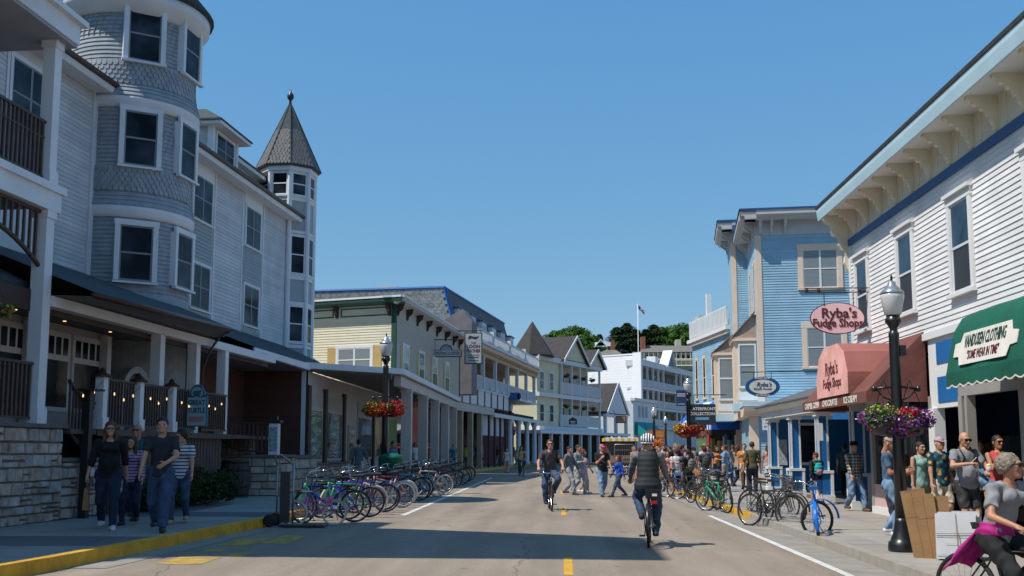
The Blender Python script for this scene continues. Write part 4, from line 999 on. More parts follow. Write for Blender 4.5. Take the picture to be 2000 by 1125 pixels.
# string lights
em, ent, eb = newmat('warm_bulb'); eb.inputs['Emission Color'].default_value = (1, .62, .28, 1); eb.inputs['Emission Strength'].default_value = 1.6; eb.inputs['Base Color'].default_value = (.9, .7, .4, 1)
sl = empty('string_lights', FPo.M(5, 0, 2.6), 'string of small warm bulbs draped along the restaurant porch rail', 'string lights')
wire = MB(FPo); us = np.linspace(1.4, 9.2, 60); bulbs = []
fz = lambda u: 2.98 - .34 * math.sin(math.pi * ((u - 2.45) % 1.65) / 1.65)
wire.tube([(u, .16, fz(u)) for u in us], .006, 4); wire.build('wire', BLACKM, sl)
for u in np.arange(1.6, 9.1, .42): 
    c = FPo.p(u, .16, fz(u) - .05); MB().lathe([(0, -.03), (.013, -.02), (.017, 0), (.012, .015), (.008, .035)], c, 8).build('bulb', em, sl)
# soffit spots
for u in (2.2, 4.1, 6.2): 
    c = FPo.p(u, -1.7, 4.385); MB().lathe([(.035, 0), (.035, .014)], c, 10).build('ceiling_spot', em, pc)
# stone terrace with curved stair rail
ts = empty('stone_terrace', TL(-9.4, 29.6, LSZ), 'stepped split stone terrace wall with brown stair railing before the brown boarded wall', 'wall')
FT = Frame(-8.1, 29.6, 90 + 180, -1)   # u goes left (-x), faces the camera
ashlar(FT, ts, 0, 3.6, LSZ, 1.32, 0, (.15, .24), 8, (.2, .5)); fbox(FT, ts, 'cap_stone', CAPS, -.08, 3.7, -1.6, .07, 1.32, 1.4)
fbox(FT, ts, 'core', CAPS, .03, 3.6, -1.6, -.3, LSZ, 1.32)
FTs = Frame(-8.1, 29.6, 0, 1); ashlar(FTs, ts, 0.02, 1.6, LSZ, 1.32, 0, (.15, .24), 9, (.2, .5))
ashlar(Frame(-9.0, 29.95, 270, -1), ts, 0, 2.6, 1.4, 1.86, 0, (.15, .24), 11, (.2, .5)); fbox(Frame(-9.0, 29.95, 270, -1), ts, 'cap_stone', CAPS, -.06, 2.7, -1.3, .06, 1.86, 1.93)
railing(FT, .35, 2.35, 1.4, .95, -.12, RAILB, ts, .13, True, .035, curve=lambda u: .55 * max(0, u - 1.1) ** 1.4)
m = MB(FT); m.box(.05, .32, -.25, 0, 1.4, 2.3); m.build('gate_post', HT, ts); m = MB(FT); m.box(-.02, .38, -.3, .05, 2.34, 2.4); m.box(.1, .27, -.2, -.05, 2.4, 2.52); m.build('post_lamp', BLACKM, ts)
fbox(FT, ts, 'notice', paint('notice_print', (.25, .35, .38), .6, .5, 14), .07, .3, 0, .012, 1.5, 2.2)
# brown boarded end wall and low stone wall by the shop
bw = empty('shop_building', TL(-9.2, 42, LSZ), 'brown and cream shopfront under a deep flat canopy with stout grey columns', 'building')
FB = Frame(-9.2, 37.0, 270, -1)
fbox(FB, bw, 'end_wall', BROWN, 0, 3.4, -.3, 0, .3, 4.42); clap(FB, .16, 3.4, 1.2, 4.4, .11, BROWN, bw)
fbox(FB, bw, 'corner_board', HT, 0, .15, -.2, .04, .3, 4.42); fbox(FB, bw, 'canopy_end', WOODD, -.02, 3.3, 0, .5, 4.43, 4.62)
ls = empty('stone_wall', TL(-9.2, 35.4, LSZ), 'low pale stone wall with sloping dark cap below the brown boarded wall', 'wall')
ashlar(Frame(-8.75, 33.6, 0, 1), ls, 0, 3.3, LSZ, 1.25, 0, (.2, .3), 15, (.3, .6)); ashlar(Frame(-8.75, 33.6, 270, -1), ls, 0, 1.3, LSZ, 1.25, 0, (.2, .3), 16, (.3, .6))
fbox(Frame(-8.75, 33.6, 0, 1), ls, 'cap_stone', CAPS, -.08, 3.35, -1.3, .08, 1.25, 1.36)
# ---- shopfront
FS = Frame(-9.2, 37.0, 0, 1)
fbox(FS, bw, 'shop_wall', BEIGE, 0, 26, -6, 0, .2, 4.42)
ashlar(FS, bw, .1, 7, LSZ, .98, .16, (.25, .32), 21, (.5, .9)); fbox(FS, bw, 'window_ledge', CAPS, .1, 7, 0, .28, .98, 1.05)
for u0, u1 in ((.4, 2.6), (3.3, 6.2), (9.6, 13.2), (13.8, 17.6), (20.9, 25)):
    f_ = fbox(FS, bw, 'display_window', BEIGE, u0, u1, 0, .05, 1.1, 3.75); fbox(FS, f_, 'pane', MC['shop_glass'], u0 + .12, u1 - .12, .05, .056, 1.2, 3.0)
    k = int((u1 - u0) / .3)
    for i in range(k): fbox(FS, f_, 'transom_slot', GREYF, u0 + (u1 - u0) * (i + .25) / k, u0 + (u1 - u0) * (i + .75) / k, .05, .055, 3.15, 3.65)
    # window reflections painted as coloured bands on thin sheets over the glass
for u, c in ((1.5, (.6, .5, .05)), (1.5, (.05, .15, .4))): pass
def reflection_paint_mat():
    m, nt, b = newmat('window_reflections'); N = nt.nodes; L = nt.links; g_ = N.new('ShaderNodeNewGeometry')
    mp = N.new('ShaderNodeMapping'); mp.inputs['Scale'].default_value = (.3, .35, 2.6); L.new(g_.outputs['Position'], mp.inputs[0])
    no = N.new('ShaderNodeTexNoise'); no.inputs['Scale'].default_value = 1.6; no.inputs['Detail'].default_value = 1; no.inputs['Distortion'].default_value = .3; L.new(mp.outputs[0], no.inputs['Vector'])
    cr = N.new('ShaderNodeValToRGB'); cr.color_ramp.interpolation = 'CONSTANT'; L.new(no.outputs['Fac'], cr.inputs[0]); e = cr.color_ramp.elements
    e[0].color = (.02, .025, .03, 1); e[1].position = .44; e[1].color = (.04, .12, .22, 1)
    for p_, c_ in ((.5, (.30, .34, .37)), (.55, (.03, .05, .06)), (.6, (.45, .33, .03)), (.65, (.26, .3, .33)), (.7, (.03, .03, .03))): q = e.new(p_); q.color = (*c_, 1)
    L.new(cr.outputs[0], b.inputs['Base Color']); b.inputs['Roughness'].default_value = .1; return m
PM = reflection_paint_mat()
for u in (1.5, 4.75): fbox(FS, bw, 'painted_reflection', PM, u - .85, u + .85, .057, .06, 1.25, 2.95)
for u0 in (0.05, 2.75, 6.3, 13.3): fbox(FS, bw, 'pier', WOODD, u0, u0 + .4, 0, .12, 1.05 if u0 < 6 else .25, 3.9)
d_ = fbox(FS, bw, 'door', GREYF, 7.6, 9.0, 0, .05, .25, 2.6); fbox(FS, d_, 'pane', MC['shop_glass'], 7.8, 8.8, .05, .056, .9, 2.4)
fbox(FS, bw, 'lime_shutter', paint('lime_green_paint', (.12, .30, .05), .5), 18.2, 20.5, .01, .05, .4, 3.2)
# canopy slab
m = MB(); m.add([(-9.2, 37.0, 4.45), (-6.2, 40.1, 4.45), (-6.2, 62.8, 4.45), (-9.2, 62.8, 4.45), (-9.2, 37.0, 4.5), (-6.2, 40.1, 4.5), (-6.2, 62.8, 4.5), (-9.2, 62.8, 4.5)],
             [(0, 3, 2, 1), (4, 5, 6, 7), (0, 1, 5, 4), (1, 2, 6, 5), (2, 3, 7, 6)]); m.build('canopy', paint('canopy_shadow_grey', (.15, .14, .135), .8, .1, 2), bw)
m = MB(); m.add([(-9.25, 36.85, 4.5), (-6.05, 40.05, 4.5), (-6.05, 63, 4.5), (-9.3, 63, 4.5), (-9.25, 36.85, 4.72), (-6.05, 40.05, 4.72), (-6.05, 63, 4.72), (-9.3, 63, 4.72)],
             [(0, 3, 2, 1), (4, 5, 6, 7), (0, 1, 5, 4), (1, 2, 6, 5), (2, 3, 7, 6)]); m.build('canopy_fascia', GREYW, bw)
fbox(Frame(-6.2, 40.3, 0, 1), bw, 'porch_beam', BEIGE, 0, 22.4, -.3, -.02, 4.05, 4.45)
for y in (42.5, 47.7, 52.3, 57.0, 61.5): column(Frame(-6.3, 0, 0, 1), y, 0, LSZ, 4.05, .42, BEIGE, bw)
column(Frame(-6.95, 0, 0, 1), 41.3, 0, LSZ, 4.45, .16, HT, bw, base=False)
# upper storey
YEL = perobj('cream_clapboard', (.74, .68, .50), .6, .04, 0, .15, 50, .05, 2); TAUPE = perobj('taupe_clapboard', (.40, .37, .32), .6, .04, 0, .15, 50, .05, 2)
DG = paint('dark_green_trim', (.02, .07, .05), .55, .1, 2); TAN = paint('tan_shutter', (.50, .34, .13), .6, .1, 3)
yb = empty('lodge', TL(-8, 50, 4.75), 'cream clapboard lodge with dark green cornice and tan shutters above the flat canopy', 'building')
FY = Frame(-7.45, 46.5, -70.7, -1); FYs = Frame(-7.45, 46.5, 5, 1)
m = MB(); e1 = FY.p(8, 0, 0); e2 = FYs.p(16.2, 0, 0)
m.add([(-7.45, 46.5, 4.73), (e2.x, e2.y, 4.73), (e1.x, e2.y, 4.73), (e1.x, e1.y, 4.73), (-7.45, 46.5, 8.6), (e2.x, e2.y, 8.6), (e1.x, e2.y, 8.6), (e1.x, e1.y, 8.6)], [(0, 1, 5, 4)[::-1], (1, 2, 6, 5)[::-1], (3, 0, 4, 7)[::-1], (4, 5, 6, 7)[::-1]][:4])
m.build('wall', YEL, yb)
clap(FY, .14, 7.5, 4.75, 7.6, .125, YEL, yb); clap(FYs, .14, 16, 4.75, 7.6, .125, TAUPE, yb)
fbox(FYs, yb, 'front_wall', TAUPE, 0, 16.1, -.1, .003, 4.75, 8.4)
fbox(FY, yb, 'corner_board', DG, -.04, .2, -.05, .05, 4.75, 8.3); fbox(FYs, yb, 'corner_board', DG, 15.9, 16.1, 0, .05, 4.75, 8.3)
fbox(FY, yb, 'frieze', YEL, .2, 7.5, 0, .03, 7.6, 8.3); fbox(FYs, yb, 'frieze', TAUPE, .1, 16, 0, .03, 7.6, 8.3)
for a, b in ((.35, 2.9), (3.3, 5.9)):
    m = MB(FY); m.box(a, b, .03, .05, 7.72, 7.77); m.box(a, b, .03, .05, 8.07, 8.12); m.box(a, a + .05, .03, .05, 7.77, 8.07); m.box(b - .05, b, .03, .05, 7.77, 8.07); m.build('frieze_panel', DG, yb)
run(FY, yb, 'cornice', DG, -.5, 7.5, [(.03, 8.2), (.3, 8.25), (.5, 8.32), (.5, 8.47), (.03, 8.47)]); run(FYs, yb, 'cornice', BEIGE, -.5, 16.3, [(.03, 8.2), (.3, 8.25), (.5, 8.32), (.5, 8.47), (.03, 8.47)])
run(FY, yb, 'roof_edge', WHITE, -.53, 7.5, [(-.5, 8.472), (.53, 8.472), (.53, 8.56), (-.5, 8.56)]); run(FYs, yb, 'roof_edge', GREYW, -.53, 16.4, [(-.5, 8.472), (.53, 8.472), (.53, 8.56), (-.5, 8.56)])
bm = MB(); bm.prism([(-.07, v, z) for v, z in [(0, 0), (.08, .04), (.12, .2), (.28, .32), (.34, .55), (0, .55)]][::-1], (.14, 0, 0)); bme = bm.mesh('b')
for F_, us in ((FY, (.3, 3.1)), (FYs, (.15, 2.0, 4.2, 6.5, 9.0, 11.4, 13.8, 15.6))):
    for u in us: mob('bracket', bme, WOODD, yb, F_.M(u, .03, 7.68))
window(FY, 2.15, 5.15, 1.75, 1.1, WHITE, (BLIND, BLIND), yb, cw=.12, cols=2); shutters(FY, 2.15, 5.15, 1.75, 1.1, TAN, yb, .45, .12)
for u in (1.95, 5.4, 8.7, 12.1): window(FYs, u, 4.85, 1.15, 1.6, GREYW, (BLIND, GLASS), yb, cw=.1, muntin=1); shutters(FYs, u, 4.85, 1.15, 1.5, TAN, yb, .36, .1)
# ------------------------------------------------------------------ grey mansard hotel with long balconies (left, middle distance)
SLATE = MC['slate_shingle']
FM = Frame(-7.6, 69, -81.6, -1); FMs = Frame(-6.5, 66, 8.4, 1)
mb_ = empty('hotel', TL(-7, 72, LSZ), 'long balconied hotel with blue edged slate mansard roof and peach ceilings', 'hotel')
HW = paint('far_white_trim', (.62, .64, .66), .6, .05, 1, .05, 30); PCH = paint('peach_ceiling', (.50, .33, .20), .7, .08, 1); WALLG = paint('balcony_wall_ochre', (.30, .22, .13), .8, .15, .8)
m = MB(FMs); m.box(2.5, 30.8, -12, -2.6, .2, 9.2); m.build('wall', WALLG, mb_)
fbox(FMs, mb_, 'lower_wall', paint('maroon_shopfront', (.09, .025, .03), .7, .3, .6), -1.4, 30.8, -3, -2.2, .2, 5)
# ground arcade
fbox(FMs, mb_, 'arcade_beam', BEIGE, -1.4, 11.5, -.35, 0, 4.1, 4.62); fbox(FMs, mb_, 'arcade_beam', GREYW, 11.5, 31.2, -.4, .05, 4.0, 4.3)
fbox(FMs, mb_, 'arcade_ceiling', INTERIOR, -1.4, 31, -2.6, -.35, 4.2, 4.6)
for u in (-1.1, 1.6, 4.5, 7.4): column(FMs, u, -.2, LSZ, 4.1, .34, paint('buff_column', (.38, .31, .21), .65, .1, 2), mb_)
for u in (10.5, 12.6, 14.7, 16.8): column(FMs, u, -.2, LSZ, 4.1, .16, paint('plum_post', (.10, .03, .04), .6), mb_, base=False)
for u in (18.6, 22.5, 26.5, 30.5): 
    c = FMs.p(u, -.2, LSZ); MB().lathe([(.3, 0), (.3, .2), (.22, .3), (.2, 3.4), (.32, 3.6), (.34, 3.78)], c, 14).build('round_column', HW, mb_)
fbox(FMs, mb_, 'shop_curtain_wall', GREYW, 9.8, 17.5, -.6, -.5, 2.6, 4.1)
# band of panels (first balcony front)
fbox(FMs, mb_, 'panel_band', HW, -1.2, 17.3, -.1, .0, 4.66, 5.7)
for i in range(9): fbox(FMs, mb_, 'band_pilaster', paint('brown_pilaster', (.24, .12, .05), .6) if i < 5 else paint('maroon_pilaster', (.16, .03, .04), .6), -1.2 + i * 2.28, -1.0 + i * 2.28, 0, .06, 4.64, 5.82)
for i in range(9):
    c = FMs.p(-1.1 + i * 2.28, -.02, 5.82); MB().lathe([(.12, 0), (.06, .08), (.13, .2), (.1, .3), (0, .38)], c, 8).build('finial', HW, mb_)
fbox(FMs, mb_, 'band_rail', HW, -1.3, 17.4, -.14, .04, 5.7, 5.78)
# shingle-fronted narrow bay with maroon trim at the near end
fbox(FMs, mb_, 'near_front', GREYC, -1.3, 3.9, -3, -.9, 5.0, 9.6)
for u in (-.4, 1.4, 3.0): window(FMs.moved(0, -.9), u, 5.9, .75, 2.0, paint('maroon_trim', (.13, .025, .035), .6), (BLIND, GLASS2), mb_, cw=.1)
# long balconies
fbox(FMs, mb_, 'balcony_floor', GREYW, 3.9, 31, -2.7, .05, 5.7, 5.86)
fbox(FMs, mb_, 'balcony_beam', PCH, 3.9, 31, -.3, .03, 8.25, 8.5); fbox(FMs, mb_, 'balcony_ceiling', PCH, 3.9, 31, -2.6, .0, 8.5, 8.56)
for u in (4.0, 8.0, 12.3, 17.0, 21.3, 25.7, 29.9): column(FMs, u, -.12, 5.86, 8.25, .26, HW, mb_)
for a, b in zip((4.0, 8.0, 12.3, 17.0, 21.3, 25.7), (8.0, 12.3, 17.0, 21.3, 25.7, 29.9)): railing(FMs, a + .15, b - .15, 5.86, .95, -.12, HW, mb_, .22, False, .09)
for u in (6, 10, 14.5, 19, 23.5, 27.8): 
    d_ = fbox(FMs, mb_, 'balcony_door', HW, u - .6, u + .6, -2.59, -2.54, 5.9, 8.1); fbox(FMs, d_, 'pane', GLASS, u - .45, u + .45, -2.54, -2.53, 6.1, 7.9)
# eave with dentils and roof balustrade
fbox(FMs, mb_, 'eave', paint('ochre_dentil_band', (.42, .27, .12), .7, .1, 1), 3.5, 31, -.2, .12, 8.56, 9.0)
den = MB(FMs)
for i in range(70): den.box(3.6 + i * .39, 3.8 + i * .39, .12, .3, 8.7, 8.98)
den.build('dentils', MC['peach_trim'], mb_, kind='stuff')
fbox(FMs, mb_, 'roof_cornice', HW, 3.3, 31.2, -.3, .42, 9.0, 9.16)
railing(FMs, 3.6, 31, 9.16, .95, .1, HW, mb_, .26, False, .12)
for u in (3.6, 10.2, 16.8, 23.6, 30.7): fbox(FMs, mb_, 'rail_post', HW, u - .15, u + .15, -.05, .25, 9.16, 10.3)
# mansard
m = MB(FM); pts = [FM.p(0, 0, 8.6), FM.p(11, 0, 8.6), FM.p(11, 0, 12.6), FM.p(1.1, -.0, 12.6)]
FMm = FMs.moved(2.0, -1.1)
a0, a1 = FMs.p(2.8, -.8, 9.17), FMs.p(24, -.8, 9.17); b0, b1 = FMs.p(2.9, -1.7, 12.55), FMs.p(23.5, -1.7, 12.55); c0, c1 = FMs.p(2.8, -12, 9.17), FMs.p(24, -12, 9.17); d0, d1 = FMs.p(2.9, -12, 12.55), FMs.p(23.5, -12, 12.55)
m = MB(); m.add([a0, a1, b1, b0, c0, c1, d1, d0], [(0, 1, 2, 3), (4, 0, 3, 7), (3, 2, 6, 7), (1, 5, 6, 2)]); m.build('mansard_roof', SLATE, mb_)
# slates on the camera-facing slope
nrm = (a0 - c0).cross(b0 - a0).normalized(); nrm = nrm if nrm.y < 0 else -nrm
sh = MB(); rows_ = 15; 
for i in range(rows_):
    t = i / rows_; A = a0.lerp(b0, t); Bx = c0.lerp(d0, t); L = (Bx - A).length; n = int(L / .42); d = (Bx - A).normalized(); up = (b0 - a0).normalized(); h = .3
    for k in range(n):
        c = A + d * (.42 * (k + (.5 if i % 2 else 0))) + nrm * .02
        sh.prism([c + up * h * .3, c + d * .1, c + d * .3, c + d * .4 + up * h * .3, c + d * .4 + up * h * .95, c + up * h * .95], nrm * .04)
sh.build('roof_slates', perobj('weathered_slate', (.17, .19, .20), .8, .1, 0, .4, 20, .35, 3), mb_, kind='stuff')
m = MB()
for p0, p1 in ((d0, b0), (b0, b1), (a0, b0)): m.tube([p0 + Vector((0, 0, .03)), p1 + Vector((0, 0, .03))], .13, 4)
m.build('blue_roof_edging', paint('blue_edging', (.015, .10, .30), .5), mb_)
for k in range(6):
    u = 3 + k * 3.7; f_ = MB(FMm).box(u - .8, u + .8, -1.2, .1, 9.4, 11.3).build('dormer', HW, mb_)
    fbox(FMm, f_, 'pane', GLASS2, u - .55, u + .55, .1, .12, 9.8, 11.0); fbox(FMm, f_, 'blue_frame', MC['blue_edging'], u - .9, u + .9, -1.2, .2, 11.3, 11.42)
for (u, v, z, w, h) in ((5.3, -3.5, 12.4, 1.3, 1.0), (8.8, -3.2, 12.4, 1.5, .5)):
    q = FM.p(u, v, z); f_ = MB().box(q.x - w / 2, q.x + w / 2, q.y, q.y + 1, z, z + h).build('rooftop_vent_unit', HW, mb_)
    MB().lathe([(.3, 0), (.3, .03)], (q.x, q.y - .02, z + h * .5), 12, True, 0, 'Y').build('vent_grille', INTERIOR, f_)
m = MB(FM); q = FM.p(10.5, -1, 12.3); MB().tube([q, q + Vector((0, 0, 1.2))], .03, 5).build('vent_pipe', HW, mb_)
# chimney-like red band roof piece beside the mansard
pg = empty('gabled_shopfront', TL(-6.4, 64.5, 5), 'narrow dark gabled front with red band squeezed behind the hanging lodge sign', 'building')
FG = Frame(-6.9, 64.2, -81.6, -1)
m = MB(FG); m.prism([(u, 0, z) for u, z in ((-1.5, 5.0), (1.7, 5.0), (1.7, 8.9), (.6, 9.6), (-.9, 10.4), (-1.5, 9.6))], (0, -1.5, 0)); m.build('front', paint('grey_stone_front', (.16, .15, .16), .8, .15, 2), pg)
fbox(FG, pg, 'red_band', paint('red_trim', (.35, .06, .05), .6), .5, 2.1, .01, .1, 8.7, 9.0)

# ------------------------------------------------------------------ yellow hotel with witch-hat tower
yh = empty('hotel', TL(0, 105, 0), 'pale yellow balconied hotel with pointed dark tower and twin gables down the street', 'hotel')
F5 = Frame(-1.8, 100, 23, 1); F5e = Frame(-1.8, 100, -67, -1)
YW = paint('pale_yellow_siding', (.62, .59, .42), .7, .06, 1); RD = paint('charcoal_roof', (.05, .045, .045), .9, .2, 2)
m = MB(F5); m.box(0, 17, -10, -1.6, 0, 10.3); m.build('wall', YW, yh); m = MB(F5); m.box(-.2, 5.2, -6, -.2, 3.8, 10.4); m.build('tower_wall', YW, yh)
for z0, z1 in ((3.45, 3.85), (6.75, 7.15)): fbox(F5, yh, 'balcony_floor', HW, -.4, 17, -2, .15, z0, z1)
fbox(F5, yh, 'arcade_roof', GREYW, -2, 24, -1.5, 1.0, 3.1, 3.4); fbox(F5, yh, 'arcade_shade_panel', INTERIOR, -2, 24, -1.58, -1.5, .1, 3.1)  # near-black panel paints the shade under the arcade
fbox(F5, yh, 'cornice', HW, -.4, 17.1, -1.7, .15, 10.3, 10.75)
for u in (5.6, 8.3, 10.6, 12.7, 16.6):
    for z0, z1 in ((3.85, 6.75), (7.15, 10.3)): column(F5, u, -.05, z0, z1, .2, HW, yh, base=False)
for z0 in (3.85, 7.15):
    railing(F5, 5.2, 16.5, z0, 1.25, -.03, HW, yh, .2, False, .12)
    for u in (6.9, 9.5, 11.7, 14.6): 
        d_ = fbox(F5, yh, 'balcony_door', HW, u - .55, u + .55, -1.6, -1.55, z0, z0 + 2.3); fbox(F5, d_, 'pane', GLASS, u - .4, u + .4, -1.55, -1.54, z0 + .2, z0 + 2.1)
for u in (.9, 3.3):
    for z in (4.3, 7.5): window(F5.moved(0, -.19), u, z, .95, 1.7, HW, (GLASS, GLASS), yh, cw=.12)
for u in np.arange(-1.5, 24, 2.6): column(F5, u, .7, .15, 3.1, .28, HW, yh, base=False)
c = F5.p(1.2, -1.3, 10.7); MB().lathe([(2.35, 0), (2.35, .12), (.08, 3.5), (0, 3.6)], c, 6, False, .4).build('tower_roof', RD, yh)
m = MB(F5e); m.prism([(2.2, 0.3, 9.9), (7, 0.3, 9.9), (7, .3, 11.4), (2.2, .3, 11.4)], (0, -2, 0)); m.build('side_loft', paint('peach_siding', (.60, .42, .26), .7, .05, 1), yh)
def gable(F, ua, ub, zb, zt, v0, v1, parent, wallm, roofm, trimm):
    um = (ua + ub) / 2
    MB(F).prism([(ua + .3, v0, zb), (ub - .3, v0, zb), (um, v0, zt - .25)], (0, v1 - v0, 0)).build('gable_wall', wallm, parent)
    m = MB(F)
    for a in (ua, ub): m.prism([(a, v0, zb - .1), (um, v0, zt), (um, v0, zt - .22), (a, v0, zb - .34)], (0, v1 - v0 + .35, 0))
    m.build('roof', roofm, parent, kind=None)
    m = MB(F)
    for a in (ua, ub): m.prism([(a, v1 + .36, zb - .05), (um, v1 + .36, zt + .05), (um, v1 + .36, zt - .3), (a, v1 + .36, zb - .4)], (0, .08, 0))
    m.build('barge_boards', trimm, parent)
gable(F5, 5.2, 12.4, 10.85, 13.5, -6, .1, yh, YW, RD, HW); gable(F5, 12.5, 17.6, 10.8, 12.6, -6, .1, yh, YW, RD, HW)
fbox(F5, yh, 'roof', RD, 5, 17, -10, -1.5, 10.76, 11.6)
# hanging flower baskets along its balconies
LEAF = paint('leaf_green', (.035, .10, .015), .6, .35, 9); 
def petals(name, c): return paint(name, c, .55, .2, 12)
P_RED = petals('red_petals', (.55, .01, .02)); P_PUR = petals('purple_petals', (.22, .04, .30)); P_ORG = petals('orange_petals', (.70, .12, .01)); P_YEL = petals('yellow_petals', (.70, .50, .02)); P_MAG = petals('magenta_petals', (.40, .01, .16)); P_WHI = petals('white_petals', (.7, .65, .7)); P_LIME = petals('lime_leaves', (.30, .38, .02)); P_DRED = petals('dark_red_petals', (.16, .02, .03))
def blob(center, rad, squash, n, size, mats_, parent, names, seed=0, droop=0.0, kind='stuff', facing=None):
    """many small leaf or petal faces spread through an uneven volume; one mesh per material"""
    rr = random.Random(seed); M_ = [MB() for _ in mats_]
    wts = [w for _, w in mats_]; tot = sum(wts)
    lob = [(rr.uniform(-.5, .5), rr.uniform(-.5, .5), rr.uniform(-.4, .4), rr.uniform(.45, .8)) for _ in range(6)]
    for _ in range(n):
        lx, ly, lz, lr = rr.choice(lob)
        d = Vector((rr.gauss(0, 1), rr.gauss(0, 1), rr.gauss(0, 1))).normalized() * lr * rr.uniform(.72, 1.02)
        p = Vector((lx + d.x, ly + d.y, (lz + d.z) * squash - droop * (lx + d.x) ** 2)) * rad + Vector(center)
        k = (rr.uniform(0, tot) if rr.random() < .45 else (lx * 7.3 + ly * 3.1 + 9) % tot); i = 0
        while i < len(wts) - 1 and k > wts[i]: k -= wts[i]; i += 1
        s = size * rr.uniform(.6, 1.3) * (1 if i == 0 else .85)
        a = Vector((rr.gauss(0, 1), rr.gauss(0, 1), rr.gauss(0, .7))).normalized(); b = a.cross(Vector((rr.gauss(0, 1), rr.gauss(0, 1), rr.gauss(0, 1)))).normalized()
        if i == 0: M_[i].add([p - a * s, p + b * s * .45, p + a * s, p - b * s * .45], [(0, 1, 2, 3)])
        else:
            e = a.cross(b) * s * .25
            M_[i].add([p + a * s * .6 + e, p + (a * .3 + b * .5) * s + e, p + (b * .5 - a * .3) * s + e, p - a * s * .6 + e, p - (a * .3 + b * .5) * s + e, p + (a * .3 - b * .5) * s + e, p], [(0, 1, 6), (1, 2, 6), (2, 3, 6), (3, 4, 6), (4, 5, 6), (5, 0, 6)])
    for mb2, (mt, _), nm in zip(M_, mats_, names): 
        if mb2.v: mb2.build(nm, mt, parent, kind=kind)
def basket(name, loc, rad, mats_, label, group=None, n=500, size=.05, seed=0, cat='flower basket', hang=.5):
    t = empty(name, TL(*loc), label, cat, group)
    MB().lathe([(0, -rad * .55), (rad * .4, -rad * .5), (rad * .62, -rad * .05), (rad * .6, 0)], loc, 10).build('bowl', BLACKM, t)
    if hang:
        m = MB()
        for k in range(3):
            a = k * 2.1; m.tube([(loc[0] + rad * .6 * math.cos(a), loc[1] + rad * .6 * math.sin(a), loc[2]), (loc[0], loc[1], loc[2] + hang)], .006, 4)
        m.build('hanger', BLACKM, t)
    names = ['foliage'] + ['flowers'] * 8
    blob(loc, rad, .62, n, size, mats_, t, names, seed)
    return t
k = 0
BKL = ['second-storey porch bay nearest the pointed tower', 'second bay', 'third bay', 'bay under the smaller gable']
for z, fl in ((6.3, 'lower'), (9.5, 'upper')):
    for i, u in enumerate((7.1, 9.6, 12.0, 14.7)):
        q = F5.p(u, -.1, z); k += 1
        basket('flower_basket', (q.x, q.y, z - .3), .42, [(LEAF, 2), (P_DRED, 2.4)], 'dark red hanging basket in %s balcony of yellow hotel, %s from its tower' % (fl, ['first', 'second', 'third', 'fourth'][i]), 'baskets on the yellow hotel balconies', 130, .1, k, hang=.6)
# ------------------------------------------------------------------ small pavilion and white hotel at the bend
pv_ = empty('pavilion', TL(7.5, 125, 0), 'small open pavilion with steep charcoal gable roof before the white hotel', 'pavilion')
F6 = Frame(6.6, 121, 23, 1)
fbox(F6, pv_, 'roof', RD, -2.8, 4.8, -6, -.6, 5.6, 5.8)
m = MB(F6); m.prism([(-3, -6, 5.7), (5, -6, 5.7), (1.2, -6, 9.4)][::-1], (0, 6, 0)); m.build('gable_roof', RD, pv_)
m = MB(F6); m.prism([(-2.2, .02, 5.75), (4.2, .02, 5.75), (1.2, .02, 8.8)][::-1], (0, .05, 0)); m.build('gable_front', GREYW, pv_)
for u in (-2.6, 1, 4.6): column(F6, u, -.2, 2.9, 5.65, .35, HW, pv_, base=False)
fbox(F6, pv_, 'beam', HW, -2.9, 4.9, -.4, 0, 5.3, 5.65)
MB(F6).prism([(-3.0, .08, 5.6), (1.2, .08, 9.55), (5.2, .08, 5.6), (4.7, .08, 5.6), (1.2, .08, 8.95), (-2.4, .08, 5.6)], (0, .1, 0)).build('barge_boards', HW, pv_)
wh = empty('hotel', TL(15, 155, 0), 'tall white hotel with blank end wall and three balcony storeys at the bend', 'hotel')
WB = paint('brilliant_white_siding', (.86, .86, .86), .6, .02, 1, .05, 20)
F7 = Frame(12, 150, 23, 1); F7e = Frame(12, 150, -53.7, -1)
m = MB(); e0 = Vector((12, 150)); q = F7e.p(11, 0, 0); r_ = F7.p(34, -2.5, 0); c_ = F7.p(34, -16, 0); f0 = F7.p(1.2, -2.5, 0)
m.add([(12, 150, 0), (f0.x, f0.y, 0), (r_.x, r_.y, 0), (c_.x, c_.y, 0), (q.x, q.y, 0), (12, 150, 15.4), (f0.x, f0.y, 15.4), (r_.x, r_.y, 15.4), (c_.x, c_.y, 15.4), (q.x, q.y, 15.4)],
      [(0, 1, 6, 5), (1, 2, 7, 6), (2, 3, 8, 7), (3, 4, 9, 8), (4, 0, 5, 9), (5, 6, 7, 8, 9)]); m.build('wall', WB, wh)
for i in range(24): fbox(F7e, wh, 'siding_course', WB, 1.2, 11, 0, .05 - .0, 5.2 + i * .42, 5.2 + i * .42 + .405)
fbox(F7e, wh, 'corner_pier', WB, -.2, 1.2, -.2, .12, 0, 15.7); fbox(F7e, wh, 'parapet_cap', WB, 1.2, 11, -.2, .12, 15.4, 15.6)
for i, z in enumerate((5.0, 7.85, 10.75)):
    fbox(F7, wh, 'balcony_floor', HW, .3, 31, -2.2, .15, z - .35, z)
    railing(F7, .5, 31, z, 1.1, .0, HW, wh, .28, False, .15)
    for u in (7, 4.0, 10, 13.5, 21, 24.5, 28): 
        if i == 2 or u < 25: window(F7.moved(0, -2.15), u, z + .2, .9, 2.0, HW, (GLASS, GLASS), wh, cw=.1)
fbox(F7, wh, 'back_wall', paint('shaded_cream', (.22, .20, .16), .8, .1, 1), 1.2, 31, -2.4, -2.17, 2, 14.2)
